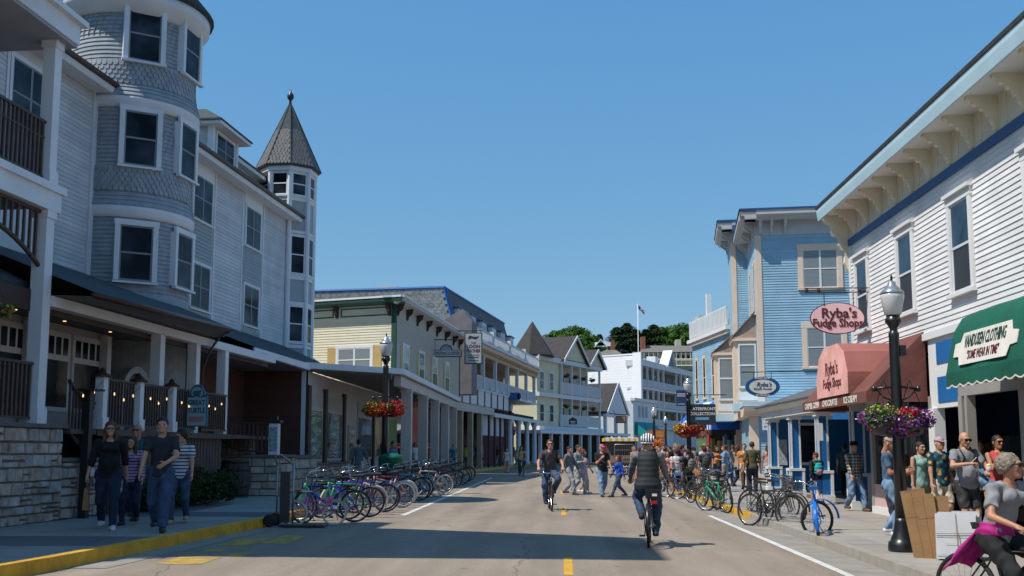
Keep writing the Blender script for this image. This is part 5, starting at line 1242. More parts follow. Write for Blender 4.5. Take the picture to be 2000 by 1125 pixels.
fbox(F7, wh, 'roof_fascia', HW, .2, 31.5, -2.3, .25, 13.8, 14.7); fbox(F7, wh, 'lower_storey', GREYW, .5, 31, -2.2, -.4, 0, 4.6)
for u in (.6, 3.2, 6.0, 8.6, 11.2, 18.2, 20.8, 23.6, 26.4, 29.2):
    column(F7, u, 0, 0, 13.8, .3, HW, wh, base=False)
gable(F7, 11.6, 16.4, 14.75, 17.2, -.8, .3, wh, paint('blue_gable_panel', (.15, .25, .38), .6, .1, 1), HW, HW)
fbox(F7, wh, 'chimney_stub', HW, 9.2, 10.6, -2, -.6, 14.7, 15.9)
# low white shop with tall false front and teal awning
tf = empty('shop_building', TL(10, 131, 0), 'low pale false-front shop with teal awning beneath the white hotel', 'building')
F8 = Frame(9.3, 128, 23, 1)
fbox(F8, tf, 'front', GREYW, 0, 9, -6, 0, 0, 7.6); fbox(F8, tf, 'cornice', HW, -.2, 9.2, -.3, .3, 7.6, 7.95)
m = MB(F8); m.prism([(0.5, 0.02, 5.0), (0.5, 1.8, 3.3), (.5, .02, 3.3)][::-1], (7.5, 0, 0)); m.build('teal_awning', paint('teal_canvas', (.01, .25, .24), .7, .1, 1), tf)
for u in (2.0, 3.4, 4.8): fbox(F8, tf, 'panel', paint('grey_panel', (.3, .33, .36), .7), u, u + .8, .01, .05, 5.6, 7.0)
# ------------------------------------------------------------------ hill, trees and houses behind
def hill_z(x, y):
    t = max(0, min(1, (y - 190) / 190)); t = t * t * (3 - 2 * t)
    return -1 + t * (33 + 1.5 * math.sin(x * .013 + 1) + 1 * math.sin(x * .041)) + max(0, y - 380) * .03
m = MB(); nx, ny = 60, 30; vs = []; fs = []
for j in range(ny + 1):
    for i in range(nx + 1):
        x = -420 + 900 * i / nx; y = 185 + 500 * j / ny; vs.append((x, y, hill_z(x, y) + (rnd.uniform(-.6, .6) if j else -.3)))
for j in range(ny):
    for i in range(nx): a = j * (nx + 1) + i; fs.append((a, a + 1, a + nx + 2, a + nx + 1))
m.add(vs, fs, True); m.build('hill', paint('grassy_hill', (.05, .085, .03), .9, .35, .15, .6, 2), kind='structure')
BARK = paint('bark', (.06, .045, .035), .9, .2, 4)
def foliage_mat(name, c):
    m = perobj(name, c, .75, .05, 0, 0, 10, .55, .35); b = m.node_tree.nodes['Principled BSDF']; b.inputs['Specular IOR Level'].default_value = .15; return m
FO1 = foliage_mat('maple_foliage', (.055, .12, .020)); FO2 = foliage_mat('dark_conifer_foliage', (.062, .095, .036)); FO3 = foliage_mat('mid_foliage', (.045, .095, .022))
def tree(px, py_base, Y, h, w, mat, label, seed, conifer=False, group='trees on the hill behind the hotels', dens=1.0):
    g0 = ground_at(px, HZ + .01, CZ - .0001) if False else None
    x = (px - 1090) / 2000 * Y; z = hill_z(x, Y) - .5
    t = empty('pine_tree' if conifer else 'broadleaf_tree', TL(x, Y, z), label, 'tree', group)
    rr = random.Random(seed)
    tr = MB(); tr.tube([(x, Y, z), (x + rr.uniform(-.4, .4), Y, z + h * .5), (x + rr.uniform(-.5, .5), Y, z + h * .92)], [h * .028, h * .018, h * .004], 7); tr.build('trunk', BARK, t)
    f = MB(); n = int((5200 if not conifer else 6500) * dens)
    if conifer:
        for k in range(n):
            s = rr.random() ** .8; zz = z + h * (.08 + .92 * s); r = w * .68 * (1 - s) ** .6 * (.85 + .18 * math.sin(s * 30 + seed)) * rr.uniform(.35, 1.1) + .2; a = rr.uniform(0, 6.283)
            r *= 1 + .25 * math.sin(a * 3 + seed)
            p = Vector((x + r * math.cos(a), Y + r * math.sin(a), zz)); d = Vector((math.cos(a), math.sin(a), -.25)).normalized(); b = d.cross(Vector((0, 0, 1))).normalized(); sz = rr.uniform(.45, .9)
            d = (d + Vector((rr.uniform(-.5, .5), rr.uniform(-.5, .5), rr.uniform(-.4, .6)))).normalized()
            f.add([p - b * sz * .4, p + d * sz, p + b * sz * .4], [(0, 1, 2)])
    else:
        br = MB(); lobs = []
        for k in range(26):
            a = rr.uniform(0, 6.283); e = rr.uniform(-.5, 1); rad = rr.uniform(.45, 1.0)
            c = Vector((x + w * .36 * rad * math.cos(a) * math.cos(e * .9), Y + w * .3 * rad * math.sin(a) * math.cos(e * .9), z + h * (.56 + .34 * math.sin(e)) * rr.uniform(.9, 1.02)))
            lobs.append((c, w * rr.uniform(.12, .2)))
            br.tube([(x, Y, z + h * .35), ((x + c.x) / 2, (Y + c.y) / 2, (z + h * .35 + c.z) / 2 + .5), c], [h * .012, h * .008, .04], 5)
        br.build('limbs', BARK, t, kind='stuff')
        for k in range(n):
            c, r = rr.choice(lobs); d = Vector((rr.gauss(0, 1), rr.gauss(0, 1), rr.gauss(0, 1))).normalized()
            p = c + Vector((d.x, d.y, d.z * .75)) * r * rr.uniform(.6, 1.12); sz = rr.uniform(.3, .62)
            nrm_ = (d + Vector((rr.gauss(0, .5), rr.gauss(0, .5), rr.gauss(0, .5) + .3))).normalized(); a_ = nrm_.orthogonal().normalized(); b_ = nrm_.cross(a_)
            th = rr.uniform(0, 6.28); a2 = a_ * math.cos(th) + b_ * math.sin(th); b2 = nrm_.cross(a2)
            f.add([p - a2 * sz, p - b2 * sz * .6, p + a2 * sz, p + b2 * sz * .6], [(0, 1, 2, 3)])
    f.build('crown', mat, t, kind='stuff')
Z_ = lambda Y, px, ytop: CZ + (HZ - ytop) / 2000 * Y - hill_z((px - 1090) / 2000 * Y, Y) + .5
for i, (px, ytop, Y, w, mt, con, lab) in enumerate([
    (1088, 640, 330, 11, FO1, 0, 'bright maple rising just behind the pointed tower roof'), (1120, 632, 340, 15, FO1, 0, 'widest rounded maple between tower and gables'), (1150, 648, 335, 10, FO1, 0, 'maple on the right side of the gabled hotel roofline'),
    (1172, 654, 430, 6, FO2, 1, 'small dark conifer peeping over the hill house roof'), (1205, 640, 345, 8, FO2, 1, 'left flank conifer of the dark clump before the flagpole'), (1225, 632, 350, 11, FO2, 1, 'tallest dark conifer in the clump before the flagpole'),
    (1243, 645, 348, 8, FO2, 1, 'dark conifer directly left of the flagpole'), (1262, 645, 360, 7, FO2, 1, 'slim conifer beside the brick chimney'), (1277, 636, 362, 10, FO2, 1, 'dark spreading conifer right of the brick chimney'),
    (1300, 636, 380, 14, FO1, 0, 'large green maple above the long grey roof'), (1326, 628, 385, 16, FO1, 0, 'tallest green maple above the long grey roof'), (1350, 640, 380, 12, FO1, 0, 'green maple touching the blue building roof hut'),
    (1065, 668, 350, 9, FO3, 0, 'green tree half hidden by the pointed tower'), (1140, 672, 300, 8, FO3, 0, 'lower tree at the foot of the hill house')]):
    tree(px, 0, Y, Z_(Y, px, ytop) * 1.0, w, mt, lab, 40 + i, bool(con))
hh = empty('house', TL(25, 345, 38), 'white hillside house with pale gable and brick chimney above the gabled hotel', 'house')
def hx(px, Y): return (px - 1090) / 2000 * Y
def hz(py, Y): return CZ + (HZ - py) / 2000 * Y
Y = 330; m = MB(); m.box(hx(1163, Y), hx(1200, Y), Y, Y + 9, 36, hz(676, Y)); m.build('wall', WB, hh)
F9 = Frame(hx(1163, Y), Y, 90, 1); 
gable(F9, -.3, 3.9, hz(678, Y), hz(663, Y), -8, 0, hh, WB, HW, WB)
MB().hexa([(hx(1183, Y), Y - .3, hz(677, Y)), (hx(1198, Y) + 1, Y - .3, hz(677, Y)), (hx(1198, Y) + 1, Y + 9, hz(677, Y)), (hx(1180, Y), Y + 9, hz(677, Y)), (hx(1175, Y), Y + 3, hz(665, Y)), (hx(1193, Y), Y + 3, hz(668, Y)), (hx(1193, Y), Y + 6, hz(668, Y)), (hx(1175, Y), Y + 6, hz(665, Y))]).build('roof', paint('pale_grey_shingle', (.42, .41, .38), .9), hh)
for px in (1168, 1174, 1188): MB().box(hx(px, Y), hx(px + 2.5, Y), Y - .1, Y - .02, hz(689, Y), hz(682, Y)).build('window', GLASS, hh)
BRK = paint('brick_red', (.28, .10, .07), .85, .15, 2)
MB().box(hx(1193, Y), hx(1200, Y), Y - 2, Y - .5, hz(692, Y), hz(667, Y)).build('chimney', BRK, hh)
lr = empty('house', TL(20, 300, 30), 'low grey hipped roof house just above the white end wall', 'house')
Y = 300; MB().hexa([(hx(1152, Y), Y, hz(697, Y)), (hx(1215, Y), Y, hz(692, Y)), (hx(1215, Y), Y + 10, hz(692, Y)), (hx(1152, Y), Y + 10, hz(695, Y)), (hx(1185, Y), Y + 4, hz(682, Y)), (hx(1205, Y), Y + 4, hz(682, Y)), (hx(1205, Y), Y + 6, hz(682, Y)), (hx(1185, Y), Y + 6, hz(682, Y))]).build('roof', paint('warm_grey_shingle', (.17, .155, .135), .9, .15, 1), lr)
MB().box(hx(1156, Y), hx(1212, Y), Y + .5, Y + 9, 20, hz(696, Y)).build('wall', WB, lr)
# long barracks-like building with verandas
lb = empty('house', TL(45, 330, 30), 'long cream veranda building with grey roof and chimneys on the bluff', 'building')
Y = 320; RG = MC['warm_grey_shingle']
MB().hexa([(hx(1247, Y), Y - 1, hz(690, Y)), (hx(1375, Y), Y - 1, hz(689, Y)), (hx(1375, Y), Y + 14, hz(689, Y)), (hx(1247, Y), Y + 14, hz(690, Y)), (hx(1264, Y), Y + 5, hz(673, Y)), (hx(1375, Y), Y + 5, hz(674, Y)), (hx(1375, Y), Y + 8, hz(674, Y)), (hx(1264, Y), Y + 8, hz(673, Y))]).build('roof', RG, lb)
MB().box(hx(1250, Y), hx(1375, Y), Y + 1.5, Y + 13, 25, hz(690, Y)).build('wall', paint('cream_wall', (.62, .58, .46), .8, .05, 1), lb)
for k in range(11):
    px = 1262 + k * 10; MB().box(hx(px, Y), hx(px + 5, Y), Y + 1.35, Y + 1.48, hz(701, Y), hz(694, Y)).build('window', GLASS, lb)
m = MB(); m.box(hx(1256, Y), hx(1375, Y), Y - 1, Y + 1.4, hz(704, Y), hz(702.5, Y)); m.build('veranda_floor', WB, lb)
for k in range(14):
    px = 1257 + k * 9; MB().box(hx(px, Y), hx(px + .7, Y), Y - .95, Y - .85, hz(716, Y), hz(690, Y)).build('veranda_post', WB, lb)
MB().box(hx(1262, Y), hx(1375, Y), Y - 1.3, Y - 1.2, hz(707, Y), hz(704.6, Y)).build('yellow_awning_row', paint('ochre_canvas', (.60, .42, .12), .8, .1, 1), lb)
MB().box(hx(1258, Y), hx(1375, Y), Y - 1.5, Y + .5, hz(717, Y), hz(715, Y)).build('lower_rail', WB, lb)
for px, t_, w in ((1258, 660, 8), (1329, 664, 10)):
    c = MB().box(hx(px - w / 2, Y), hx(px + w / 2, Y), Y + (2 if px < 1300 else 5), Y + 4 + (2 if px < 1300 else 5), hz(690, Y), hz(t_ - 3, Y)).build('chimney', BRK if px < 1300 else paint('pale_render', (.5, .45, .38), .8), lb)
hed = MB(); blob((hx(1320, 300), 300, hz(722, 300)), 8, .12, 1500, .5, [(FO3, 1)], None, ['hedge'], 5) if False else None
# flagpole
fp = empty('flagpole', TL(hx(1247, 250), 250, hill_z(hx(1247, 250), 250)), 'tall white flagpole flying a limp red and blue flag on the hill', 'flagpole')
x = hx(1247, 250); MB().tube([(x, 250, hill_z(x, 250)), (x, 250, hz(594, 250))], [.14, .07], 8).build('pole', WB, fp)
def flag_mat():
    m, nt, b = newmat('flag_cloth'); N = nt.nodes; L = nt.links; tc = N.new('ShaderNodeTexCoord'); sx = N.new('ShaderNodeSeparateXYZ'); L.new(tc.outputs['Generated'], sx.inputs[0])
    mu = N.new('ShaderNodeMath'); mu.operation = 'MULTIPLY'; mu.inputs[1].default_value = 5; L.new(sx.outputs['Z'], mu.inputs[0]); fr = N.new('ShaderNodeMath'); fr.operation = 'FRACT'; L.new(mu.outputs[0], fr.inputs[0])
    cr = N.new('ShaderNodeValToRGB'); cr.color_ramp.interpolation = 'CONSTANT'; cr.color_ramp.elements[0].color = (.45, .03, .05, 1); cr.color_ramp.elements[1].position = .5; cr.color_ramp.elements[1].color = (.6, .6, .65, 1); L.new(fr.outputs[0], cr.inputs[0])
    gx = N.new('ShaderNodeMath'); gx.operation = 'LESS_THAN'; gx.inputs[1].default_value = .4; L.new(sx.outputs['X'], gx.inputs[0])
    mx = N.new('ShaderNodeMix'); mx.data_type = 'RGBA'; L.new(gx.outputs[0], mx.inputs['Factor']); L.new(cr.outputs[0], mx.inputs['A']); mx.inputs['B'].default_value = (.02, .03, .15, 1); L.new(mx.outputs['Result'], b.inputs['Base Color']); return m
m = MB(); vs = []
for i in range(9):
    for j in range(2): vs.append((x + .1 + i * .19, 250 + .15 * math.sin(i * 1.1), hz(594, 250) - .15 - i * .2 - j * .95))
m.add(vs, [(i * 2, i * 2 + 1, i * 2 + 3, i * 2 + 2) for i in range(8)], True); f_ = m.build('flag', flag_mat(), fp); md = f_.modifiers.new('s', 'SOLIDIFY'); md.thickness = .02
# ------------------------------------------------------------------ people: smooth bodies grown from joints
def surface_nets(fn, lo, hi, h):
    lo = np.array(lo, float); hi = np.array(hi, float); n = np.ceil((hi - lo) / h).astype(int) + 1
    xs = [lo[i] + h * np.arange(n[i]) for i in range(3)]
    X, Y, Z = np.meshgrid(*xs, indexing='ij'); D = fn(X.astype(np.float32), Y.astype(np.float32), Z.astype(np.float32))
    ins = D < 0
    c = np.zeros(tuple(n - 1), int); P = np.zeros(tuple(n - 1) + (3,)); W = np.zeros(tuple(n - 1))
    sl = [slice(0, -1), slice(1, None)]
    for ax in range(3):
        o = [a for a in range(3) if a != ax]
        for s1 in (0, 1):
            for s2 in (0, 1):
                ia = [None] * 3; ib = [None] * 3; ia[ax] = sl[0]; ib[ax] = sl[1]; ia[o[0]] = ib[o[0]] = sl[s1]; ia[o[1]] = ib[o[1]] = sl[s2]
                a = D[tuple(ia)]; b = D[tuple(ib)]; m = (a < 0) != (b < 0)
                t = np.where(m, a / np.where(m, a - b, 1), 0)
                off = np.zeros(3); off[o[0]] = s1; off[o[1]] = s2
                for k in range(3): P[..., k] += np.where(m, (t if k == ax else off[k]), 0)
                W += m
    act = W > 0; idx = -np.ones(act.shape, int); idx[act] = np.arange(act.sum())
    gi = np.argwhere(act); V = lo + (gi + P[act] / W[act][:, None]) * h
    faces = []
    for ax in range(3):
        o = [(ax + 1) % 3, (ax + 2) % 3]
        ia = [slice(None)] * 3; ib = [slice(None)] * 3; ia[ax] = slice(0, -1); ib[ax] = slice(1, None)
        for q in o: ia[q] = ib[q] = slice(1, -1)
        a = ins[tuple(ia)]; b = ins[tuple(ib)]; m = a != b; g = np.argwhere(m); fl = a[m]
        g[:, o[0]] += 1; g[:, o[1]] += 1
        q = []
        for d1, d2 in ((-1, -1), (0, -1), (0, 0), (-1, 0)):
            k = g.copy(); k[:, o[0]] += d1; k[:, o[1]] += d2; q.append(idx[k[:, 0], k[:, 1], k[:, 2]])
        q = np.stack(q, 1); q[~fl] = q[~fl][:, ::-1]; faces.append(q)
    return V, np.concatenate(faces)
def rc(X, Y, Z, a, b, ra, rb, sq=None):
    """rounded cone between a and b"""
    ba = b - a; L2 = float(ba @ ba) + 1e-9
    px, py, pz = X - a[0], Y - a[1], Z - a[2]
    t = np.clip((px * ba[0] + py * ba[1] + pz * ba[2]) / L2, 0, 1)
    dx, dy, dz = px - t * ba[0], py - t * ba[1], pz - t * ba[2]
    if sq is not None: dy = dy * sq
    return np.sqrt(dx * dx + dy * dy + dz * dz) - (ra + (rb - ra) * t)
def ell(X, Y, Z, c, r):
    k = np.sqrt(((X - c[0]) / r[0]) ** 2 + ((Y - c[1]) / r[1]) ** 2 + ((Z - c[2]) / r[2]) ** 2)
    return (k - 1) * min(r)
def smin(a, b, k): 
    h = np.clip(.5 + .5 * (b - a) / k, 0, 1); return b * (1 - h) + a * h - k * h * (1 - h)
def to_mesh(V, F, name='m'):
    me = bpy.data.meshes.new(name); me.vertices.add(len(V)); me.vertices.foreach_set('co', V.astype(np.float32).ravel())
    me.loops.add(F.size); me.loops.foreach_set('vertex_index', F.ravel().astype(np.int32)); me.polygons.add(len(F))
    me.polygons.foreach_set('loop_start', np.arange(0, F.size, 4, dtype=np.int32))
    me.polygons.foreach_set('use_smooth', np.ones(len(F), bool)); me.update(calc_edges=True); me.validate(); return me
V3 = lambda *a: np.array(a, float)
# head, centred between the ears, facing -y
def head_fn(fem):
    def f(X, Y, Z):
        d = ell(X, Y, Z, V3(0, .012, .025), (.077, .096, .092))
        d = smin(d, ell(X, Y, Z, V3(0, -.022, -.045), (.058 if not fem else .053, .068, .068)), .035)
        d = smin(d, ell(X, Y, Z, V3(0, -.068, -.092), (.026, .024, .02)), .03)
        d = smin(d, rc(X, Y, Z, V3(0, -.082, .012), V3(0, -.108, -.028), .009, .014), .016)
        d = smin(d, ell(X, Y, Z, V3(0, -.076, .032), (.05, .016, .012)), .02)
        for s in (-1, 1):
            d = smin(d, ell(X, Y, Z, V3(s * .036, -.066, -.018), (.02, .016, .018)), .02)
            d = smin(d, ell(X, Y, Z, V3(s * .08, .012, -.008), (.012, .02, .031)), .008)
            d = np.maximum(d, -(ell(X, Y, Z, V3(s * .031, -.1, .012), (.017, .016, .011))) * .8)
        d = smin(d, ell(X, Y, Z, V3(0, -.086, -.056), (.023, .012, .008)), .01)
        d = smin(d, rc(X, Y, Z, V3(0, .02, -.05), V3(0, .03, -.17), .052 if not fem else .045, .055 if not fem else .047), .03)
        return d
    return f
def hand_fn(grip):
    """right hand, wrist at origin, fingers towards -z, palm facing +x, thumb to -y"""
    def f(X, Y, Z):
        d = rc(X, Y, Z, V3(0, 0, .03), V3(0, 0, -.03), .025, .026); d = smin(d, ell(X, Y, Z, V3(.002, 0, -.055), (.017, .042, .048)), .015)
        for i, (y, L) in enumerate(((-.03, .068), (-.01, .076), (.011, .07), (.03, .054))):
            p = V3(0, y, -.09); cur = (.35 + .06 * i) if not grip else 1.15; a = .12 if not grip else .7
            for j, s in enumerate((.42, .32, .26)):
                q = p + V3(math.sin(a), y * .12, -math.cos(a)) * L * s * 1.15
                d = smin(d, rc(X, Y, Z, p, q, .0095 - j * .001, .0085 - j * .001), .004); p = q; a += cur
        p0 = V3(.004, -.03, -.03); p1 = V3(.02, -.058, -.06) if not grip else V3(.03, -.05, -.06); p2 = V3(.028, -.063, -.092) if not grip else V3(.05, -.035, -.085)
        d = smin(d, rc(X, Y, Z, p0, p1, .015, .012), .01); d = smin(d, rc(X, Y, Z, p1, p2, .011, .0085), .005)
        return d
    return f
HEADS = {f: surface_nets(head_fn(f), (-.12, -.15, -.2), (.12, .14, .15), .0085) for f in (0, 1)}
HANDS = {g_: surface_nets(hand_fn(g_), (-.05, -.09, -.2), (.1, .07, .05), .006) for g_ in (0, 1)}
def hair_fn(style):
    def f(X, Y, Z):
        base = ell(X, Y, Z, V3(0, .018, .03), (.087, .106, .102)); nz = .006 * np.sin(X * 90 + 3 * np.sin(Z * 40)) + .004 * np.sin(Y * 130 + Z * 60)
        if style == 'short':
            d = np.maximum(base + nz * .6, -(Y + .085) + np.clip(.085 - Z, 0, .12) * .8); d = np.maximum(d, -(Z + .03) - np.clip(Y, 0, .1) * .7)
        elif style == 'bald':
            d = np.maximum(base + .008, -(Y + .0) + 0); d = np.maximum(d, np.abs(Z + .005) - .04)
        elif style == 'curly':
            nz = .010 * np.sin(X * 95 + 4 * np.sin(Z * 43 + Y * 30)) * np.sin(Y * 88 + 3 * np.sin(X * 51 + Z * 37)) * np.sin(Z * 92 + 3 * np.sin(Y * 40)); b2 = ell(X, Y, Z, V3(0, .03, .02), (.104, .115, .112)) + nz
            d = np.maximum(b2, -(Y + .09) + np.clip(.05 - Z, 0, .12) * 1.0); d = np.maximum(d, -(Z + .075))
        elif style == 'long':
            d = np.maximum(base + nz - .006, -(Y + .085) + np.clip(.082 - Z, 0, .12) * .75)
            fall = smin(rc(X, Y, Z, V3(0, .05, .0), V3(0, .085, -.27), .08, .07), rc(X, Y, Z, V3(.07, .01, .0), V3(.095, -.03, -.25), .038, .034), .03)
            fall = smin(fall, rc(X, Y, Z, V3(-.07, .01, .0), V3(-.095, -.03, -.25), .038, .034), .03); d = smin(d, fall + nz, .02)
        elif style == 'tied':
            d = np.maximum(base + nz * .5, -(Y + .085) + np.clip(.085 - Z, 0, .12) * .8); d = np.maximum(d, -(Z + .05)); d = smin(d, rc(X, Y, Z, V3(0, .12, .03), V3(0, .13, -.1), .032, .018) + nz, .02)
        inner = ell(X, Y, Z, V3(0, .012, .022), (.07, .088, .083))
        return np.maximum(d, -inner)
    return f
HAIRM = {}
def hair_mesh(style):
    if style not in HAIRM:
        V, F = surface_nets(hair_fn(style), (-.16, -.15, -.36), (.16, .2, .17), .012 if style != 'curly' else .01); HAIRM[style] = to_mesh(V, F, 'hair')
    return HAIRM[style]
def ik(a, c, l1, l2, hint):
    a = np.array(a, float); c = np.array(c, float); d = c - a; L = np.linalg.norm(d); L = min(L, (l1 + l2) * .999); dn = d / (np.linalg.norm(d) + 1e-9)
    x = (l1 * l1 - l2 * l2 + L * L) / (2 * L); h = math.sqrt(max(0, l1 * l1 - x * x)); hn = hint - dn * (hint @ dn); hn = hn / (np.linalg.norm(hn) + 1e-9)
    return a + dn * x + hn * h, a + dn * L
SKIN = {}
def skin(name, c): 
    m = paint(name, c, .5, .1, 8); b = m.node_tree.nodes['Principled BSDF']; b.inputs['Subsurface Weight'].default_value = .15; b.inputs['Subsurface Scale'].default_value = .02; return m
SKL = skin('light_skin', (.50, .27, .18)); SKT = skin('tanned_skin', (.42, .20, .12))
def cloth(c, rough=.85, name=None): return paint(name or 'cloth_%d_%d_%d' % tuple(int(v * 255) for v in c), c, rough, .12, 9, .25, 90)
HAIRC = {'brown': paint('brown_hair', (.055, .028, .016), .6, .3, 20), 'dark': paint('dark_hair', (.018, .012, .01), .55, .3, 20), 'grey': paint('grey_hair', (.21, .175, .13), .65, .55, 38, .8, 60), 'auburn': paint('auburn_hair', (.11, .035, .018), .6, .3, 20), 'blond': paint('blond_hair', (.30, .19, .08), .6, .3, 20)}
SOLE = paint('shoe_sole', (.5, .48, .45), .7)
def joints(P):
    """P: pose dictionary in metres for a 1.75 m figure facing -y, +x is the figure's left"""
    hp = P.get('hip', .93); lean = P.get('lean', 0.0); py = P.get('hy', 0.0)
    J = {'pel': V3(0, py, hp)}
    sp = V3(0, -math.sin(lean), math.cos(lean)); J['chest'] = J['pel'] + sp * .36; J['neck'] = J['pel'] + sp * .52
    J['head'] = J['neck'] + V3(0, -math.sin(lean * .5) * .13 - .018, math.cos(lean * .5) * .125) + V3(0, 0, 0.0)
    for s, k in ((1, 'L'), (-1, 'R')):
        J['sh' + k] = J['pel'] + sp * .475 + V3(s * P.get('shw', .185), .01, 0); J['hip' + k] = J['pel'] + V3(s * .095, 0, -.02)
        ank = np.array(P.get('ank' + k, (s * .09, 0, .09)), float); wr = np.array(P.get('wr' + k, (s * .26, -.03, .82)), float)
        J['kn' + k], J['an' + k] = ik(J['hip' + k], ank, .43, .42, np.array(P.get('kh' + k, (s * .1, -1, 0)), float))
        J['el' + k], J['wr' + k] = ik(J['sh' + k], wr, .29, .255, np.array(P.get('eh' + k, (s * .4, 1, -.3)), float))
    return J
def person(loc, rz, label, P=None, top=None, bottom=None, skinm=None, hair='short', hairc='brown', h=1.75, fem=False, sleeves='short', shorts=False, skirt=False,
           hat=None, glasses=False, shoes=(.03, .03, .03), fat=1.0, turn=0.0, nod=0.0, vox=.017, group=None, grips=(0, 0), vest=None, extra=None, cat='person'):
    P = P or {}; J = joints(P); skinm = skinm or SKL; s = h / 1.75
    M0 = Matrix.Translation(loc) @ Matrix.Rotation(rz, 4, 'Z') @ Matrix.Scale(s, 4)
    Mr = Matrix.Translation(loc) @ Matrix.Rotation(rz, 4, 'Z')
    t = empty('person', Mr, label, cat, group)
    pts = np.array([J[k] for k in J]); lo = pts.min(0) - V3(.24, .24, .12); hi = pts.max(0) + V3(.24, .24, .1); lo[2] = max(lo[2], -.005) if P.get('clipz', True) else lo[2]
    f = fat; cw = .9 if fem else 1.0
    def torso(X, Y, Z, o):
        d = rc(X, Y, Z, J['pel'] + V3(0, 0, .0), J['chest'], .125 * f * (1.06 if fem else 1) + o, .135 * (.92 if fem else 1) * (f * .5 + .5) + o, 1.28 if f < 1.15 else 1.08)
        d = smin(d, rc(X, Y, Z, J['shL'] * .62 + J['shR'] * .38 + V3(0, 0, -.02), J['shR'] * .62 + J['shL'] * .38 + V3(0, 0, -.02), .085 + o, .085 + o), .07)
        d = smin(d, rc(X, Y, Z, J['pel'] + V3(.07, 0, -.04), J['pel'] + V3(-.07, 0, -.04), .105 * f + o, .105 * f + o), .06)
        if fem:
            for q in (-1, 1): d = smin(d, ell(X, Y, Z, J['chest'] + V3(q * .06, -.1, .03), (.06 + o, .055 + o, .055 + o)), .03)
        if f > 1.1: d = smin(d, ell(X, Y, Z, J['pel'] * .6 + J['chest'] * .4 + V3(0, -.07 * f, 0), (.13 + o, .1 * f + o, .13 + o)), .05)
        return d
    def arm(X, Y, Z, k, o, upto=2.0):
        d = rc(X, Y, Z, J['sh' + k], J['el' + k], .052 * cw + o, .04 * cw + o)
        if upto > 1: d = smin(d, rc(X, Y, Z, J['el' + k], J['wr' + k], .04 * cw + o, .027 * cw + o * .7), .02)
        return d
    def leg(X, Y, Z, k, o, ro=0.0):
        d = rc(X, Y, Z, J['hip' + k], J['kn' + k], .088 * (f * .6 + .4) + o, .056 + o + ro * .5)
        return smin(d, rc(X, Y, Z, J['kn' + k] + V3(0, .006, -.02), J['an' + k], .057 + o + ro, .038 + o + ro), .03)
    def body(X, Y, Z):
        d = torso(X, Y, Z, 0); d = smin(d, rc(X, Y, Z, J['neck'] + V3(0, 0, -.04), J['head'] + V3(0, .02, -.1), .058 * cw, .048 * cw), .03)
        for k in 'LR': d = smin(d, arm(X, Y, Z, k, 0), .03); d = smin(d, leg(X, Y, Z, k, 0), .03)
        return d
    V, F = surface_nets(body, lo, hi, vox)
    Vs = [V]; Fs = [F]; n = len(V)
    hv, hf = HEADS[int(fem)]; Rh = np.array((Matrix.Rotation(turn, 3, 'Z') @ Matrix.Rotation(nod, 3, 'X'))); hc = J['head'] + V3(0, 0, .045)
    Vs.append(hv @ Rh.T + hc); Fs.append(hf + n); n += len(hv)
    for i, (k, sg) in enumerate((('R', 1), ('L', -1))):
        gv, gf = HANDS[grips[0 if k == 'L' else 1]]; gv = gv.copy() * .95 * cw; ff = gf
        # right hand hangs at the figure's right (-x) with the palm facing inwards (+x)
        if k == 'L': gv = gv * V3(-1, 1, 1); ff = gf[:, ::-1]
        dz = -(J['wr' + k] - J['el' + k]); dz = dz / np.linalg.norm(dz)
        inx = V3(1 if k == 'R' else -1, 0, 0)
        if grips[0 if k == 'L' else 1]: inx = V3(0, 0, -1) * 1.0 + inx * .2
        if k == 'L': inx = -inx
        x = inx - dz * (inx @ dz); x = x / (np.linalg.norm(x) + 1e-9); y = np.cross(dz, x)
        Vs.append(gv @ np.array([x, y, dz]) + J['wr' + k]); Fs.append(ff + n); n += len(gv)
    V = np.concatenate(Vs); F = np.concatenate(Fs); me = to_mesh(V, F, 'body'); mob('body', me, skinm, t, M0)
    def garment(name, fn, mat, lo_=None, hi_=None, v=None):
        V, F = surface_nets(fn, lo if lo_ is None else lo_, hi if hi_ is None else hi_, v or vox)
        if len(F): return mob(name, to_mesh(V, F, name), mat, t, M0)
    ph = (sum(map(ord, label)) % 97) / 7.0
    fold = lambda X, Y, Z, a: a * (np.sin(Z * 34 + 9 * X + 3 * np.sin(Y * 22 + ph) + ph) * .6 + np.sin(X * 44 - Z * 27 + 5 + ph) * .45 + np.sin(Y * 41 + Z * 33 + 2 * np.sin(X * 30)) * .35)
    hem = P.get('hem', -.1)
    def shirt(X, Y, Z):
        d = torso(X, Y, Z, .02); 
        for k in 'LR':
            if sleeves == 'none': continue
            a = J['sh' + k]; e = J['el' + k]; w = J['wr' + k]
            if sleeves == 'short':
                u = rc(X, Y, Z, a, a + (e - a) * .72, .066, .062); ax = (e - a) / np.linalg.norm(e - a); cut = (X - a[0]) * ax[0] + (Y - a[1]) * ax[1] + (Z - a[2]) * ax[2] - .2
                u = np.maximum(u, cut)
            elif sleeves == 'half':
                u = smin(rc(X, Y, Z, a, e, .066, .056), rc(X, Y, Z, e, e + (w - e) * .25, .055, .052), .02)
            else: u = smin(rc(X, Y, Z, a, e, .068, .056), rc(X, Y, Z, e, w - (w - e) * .08, .056, .042), .02)
            d = smin(d, u, .03)
        d = d + fold(X, Y, Z, .008)
        d = np.maximum(d, J['pel'][2] + hem - Z) if P.get('lean', 0) < .9 else d
        nk = J['neck'] + V3(0, -.03, .03); d = np.maximum(d, -(np.sqrt((X - nk[0]) ** 2 + (Y - nk[1]) ** 2 + (Z - nk[2]) ** 2) - (.085 if fem else .07)))
        return d
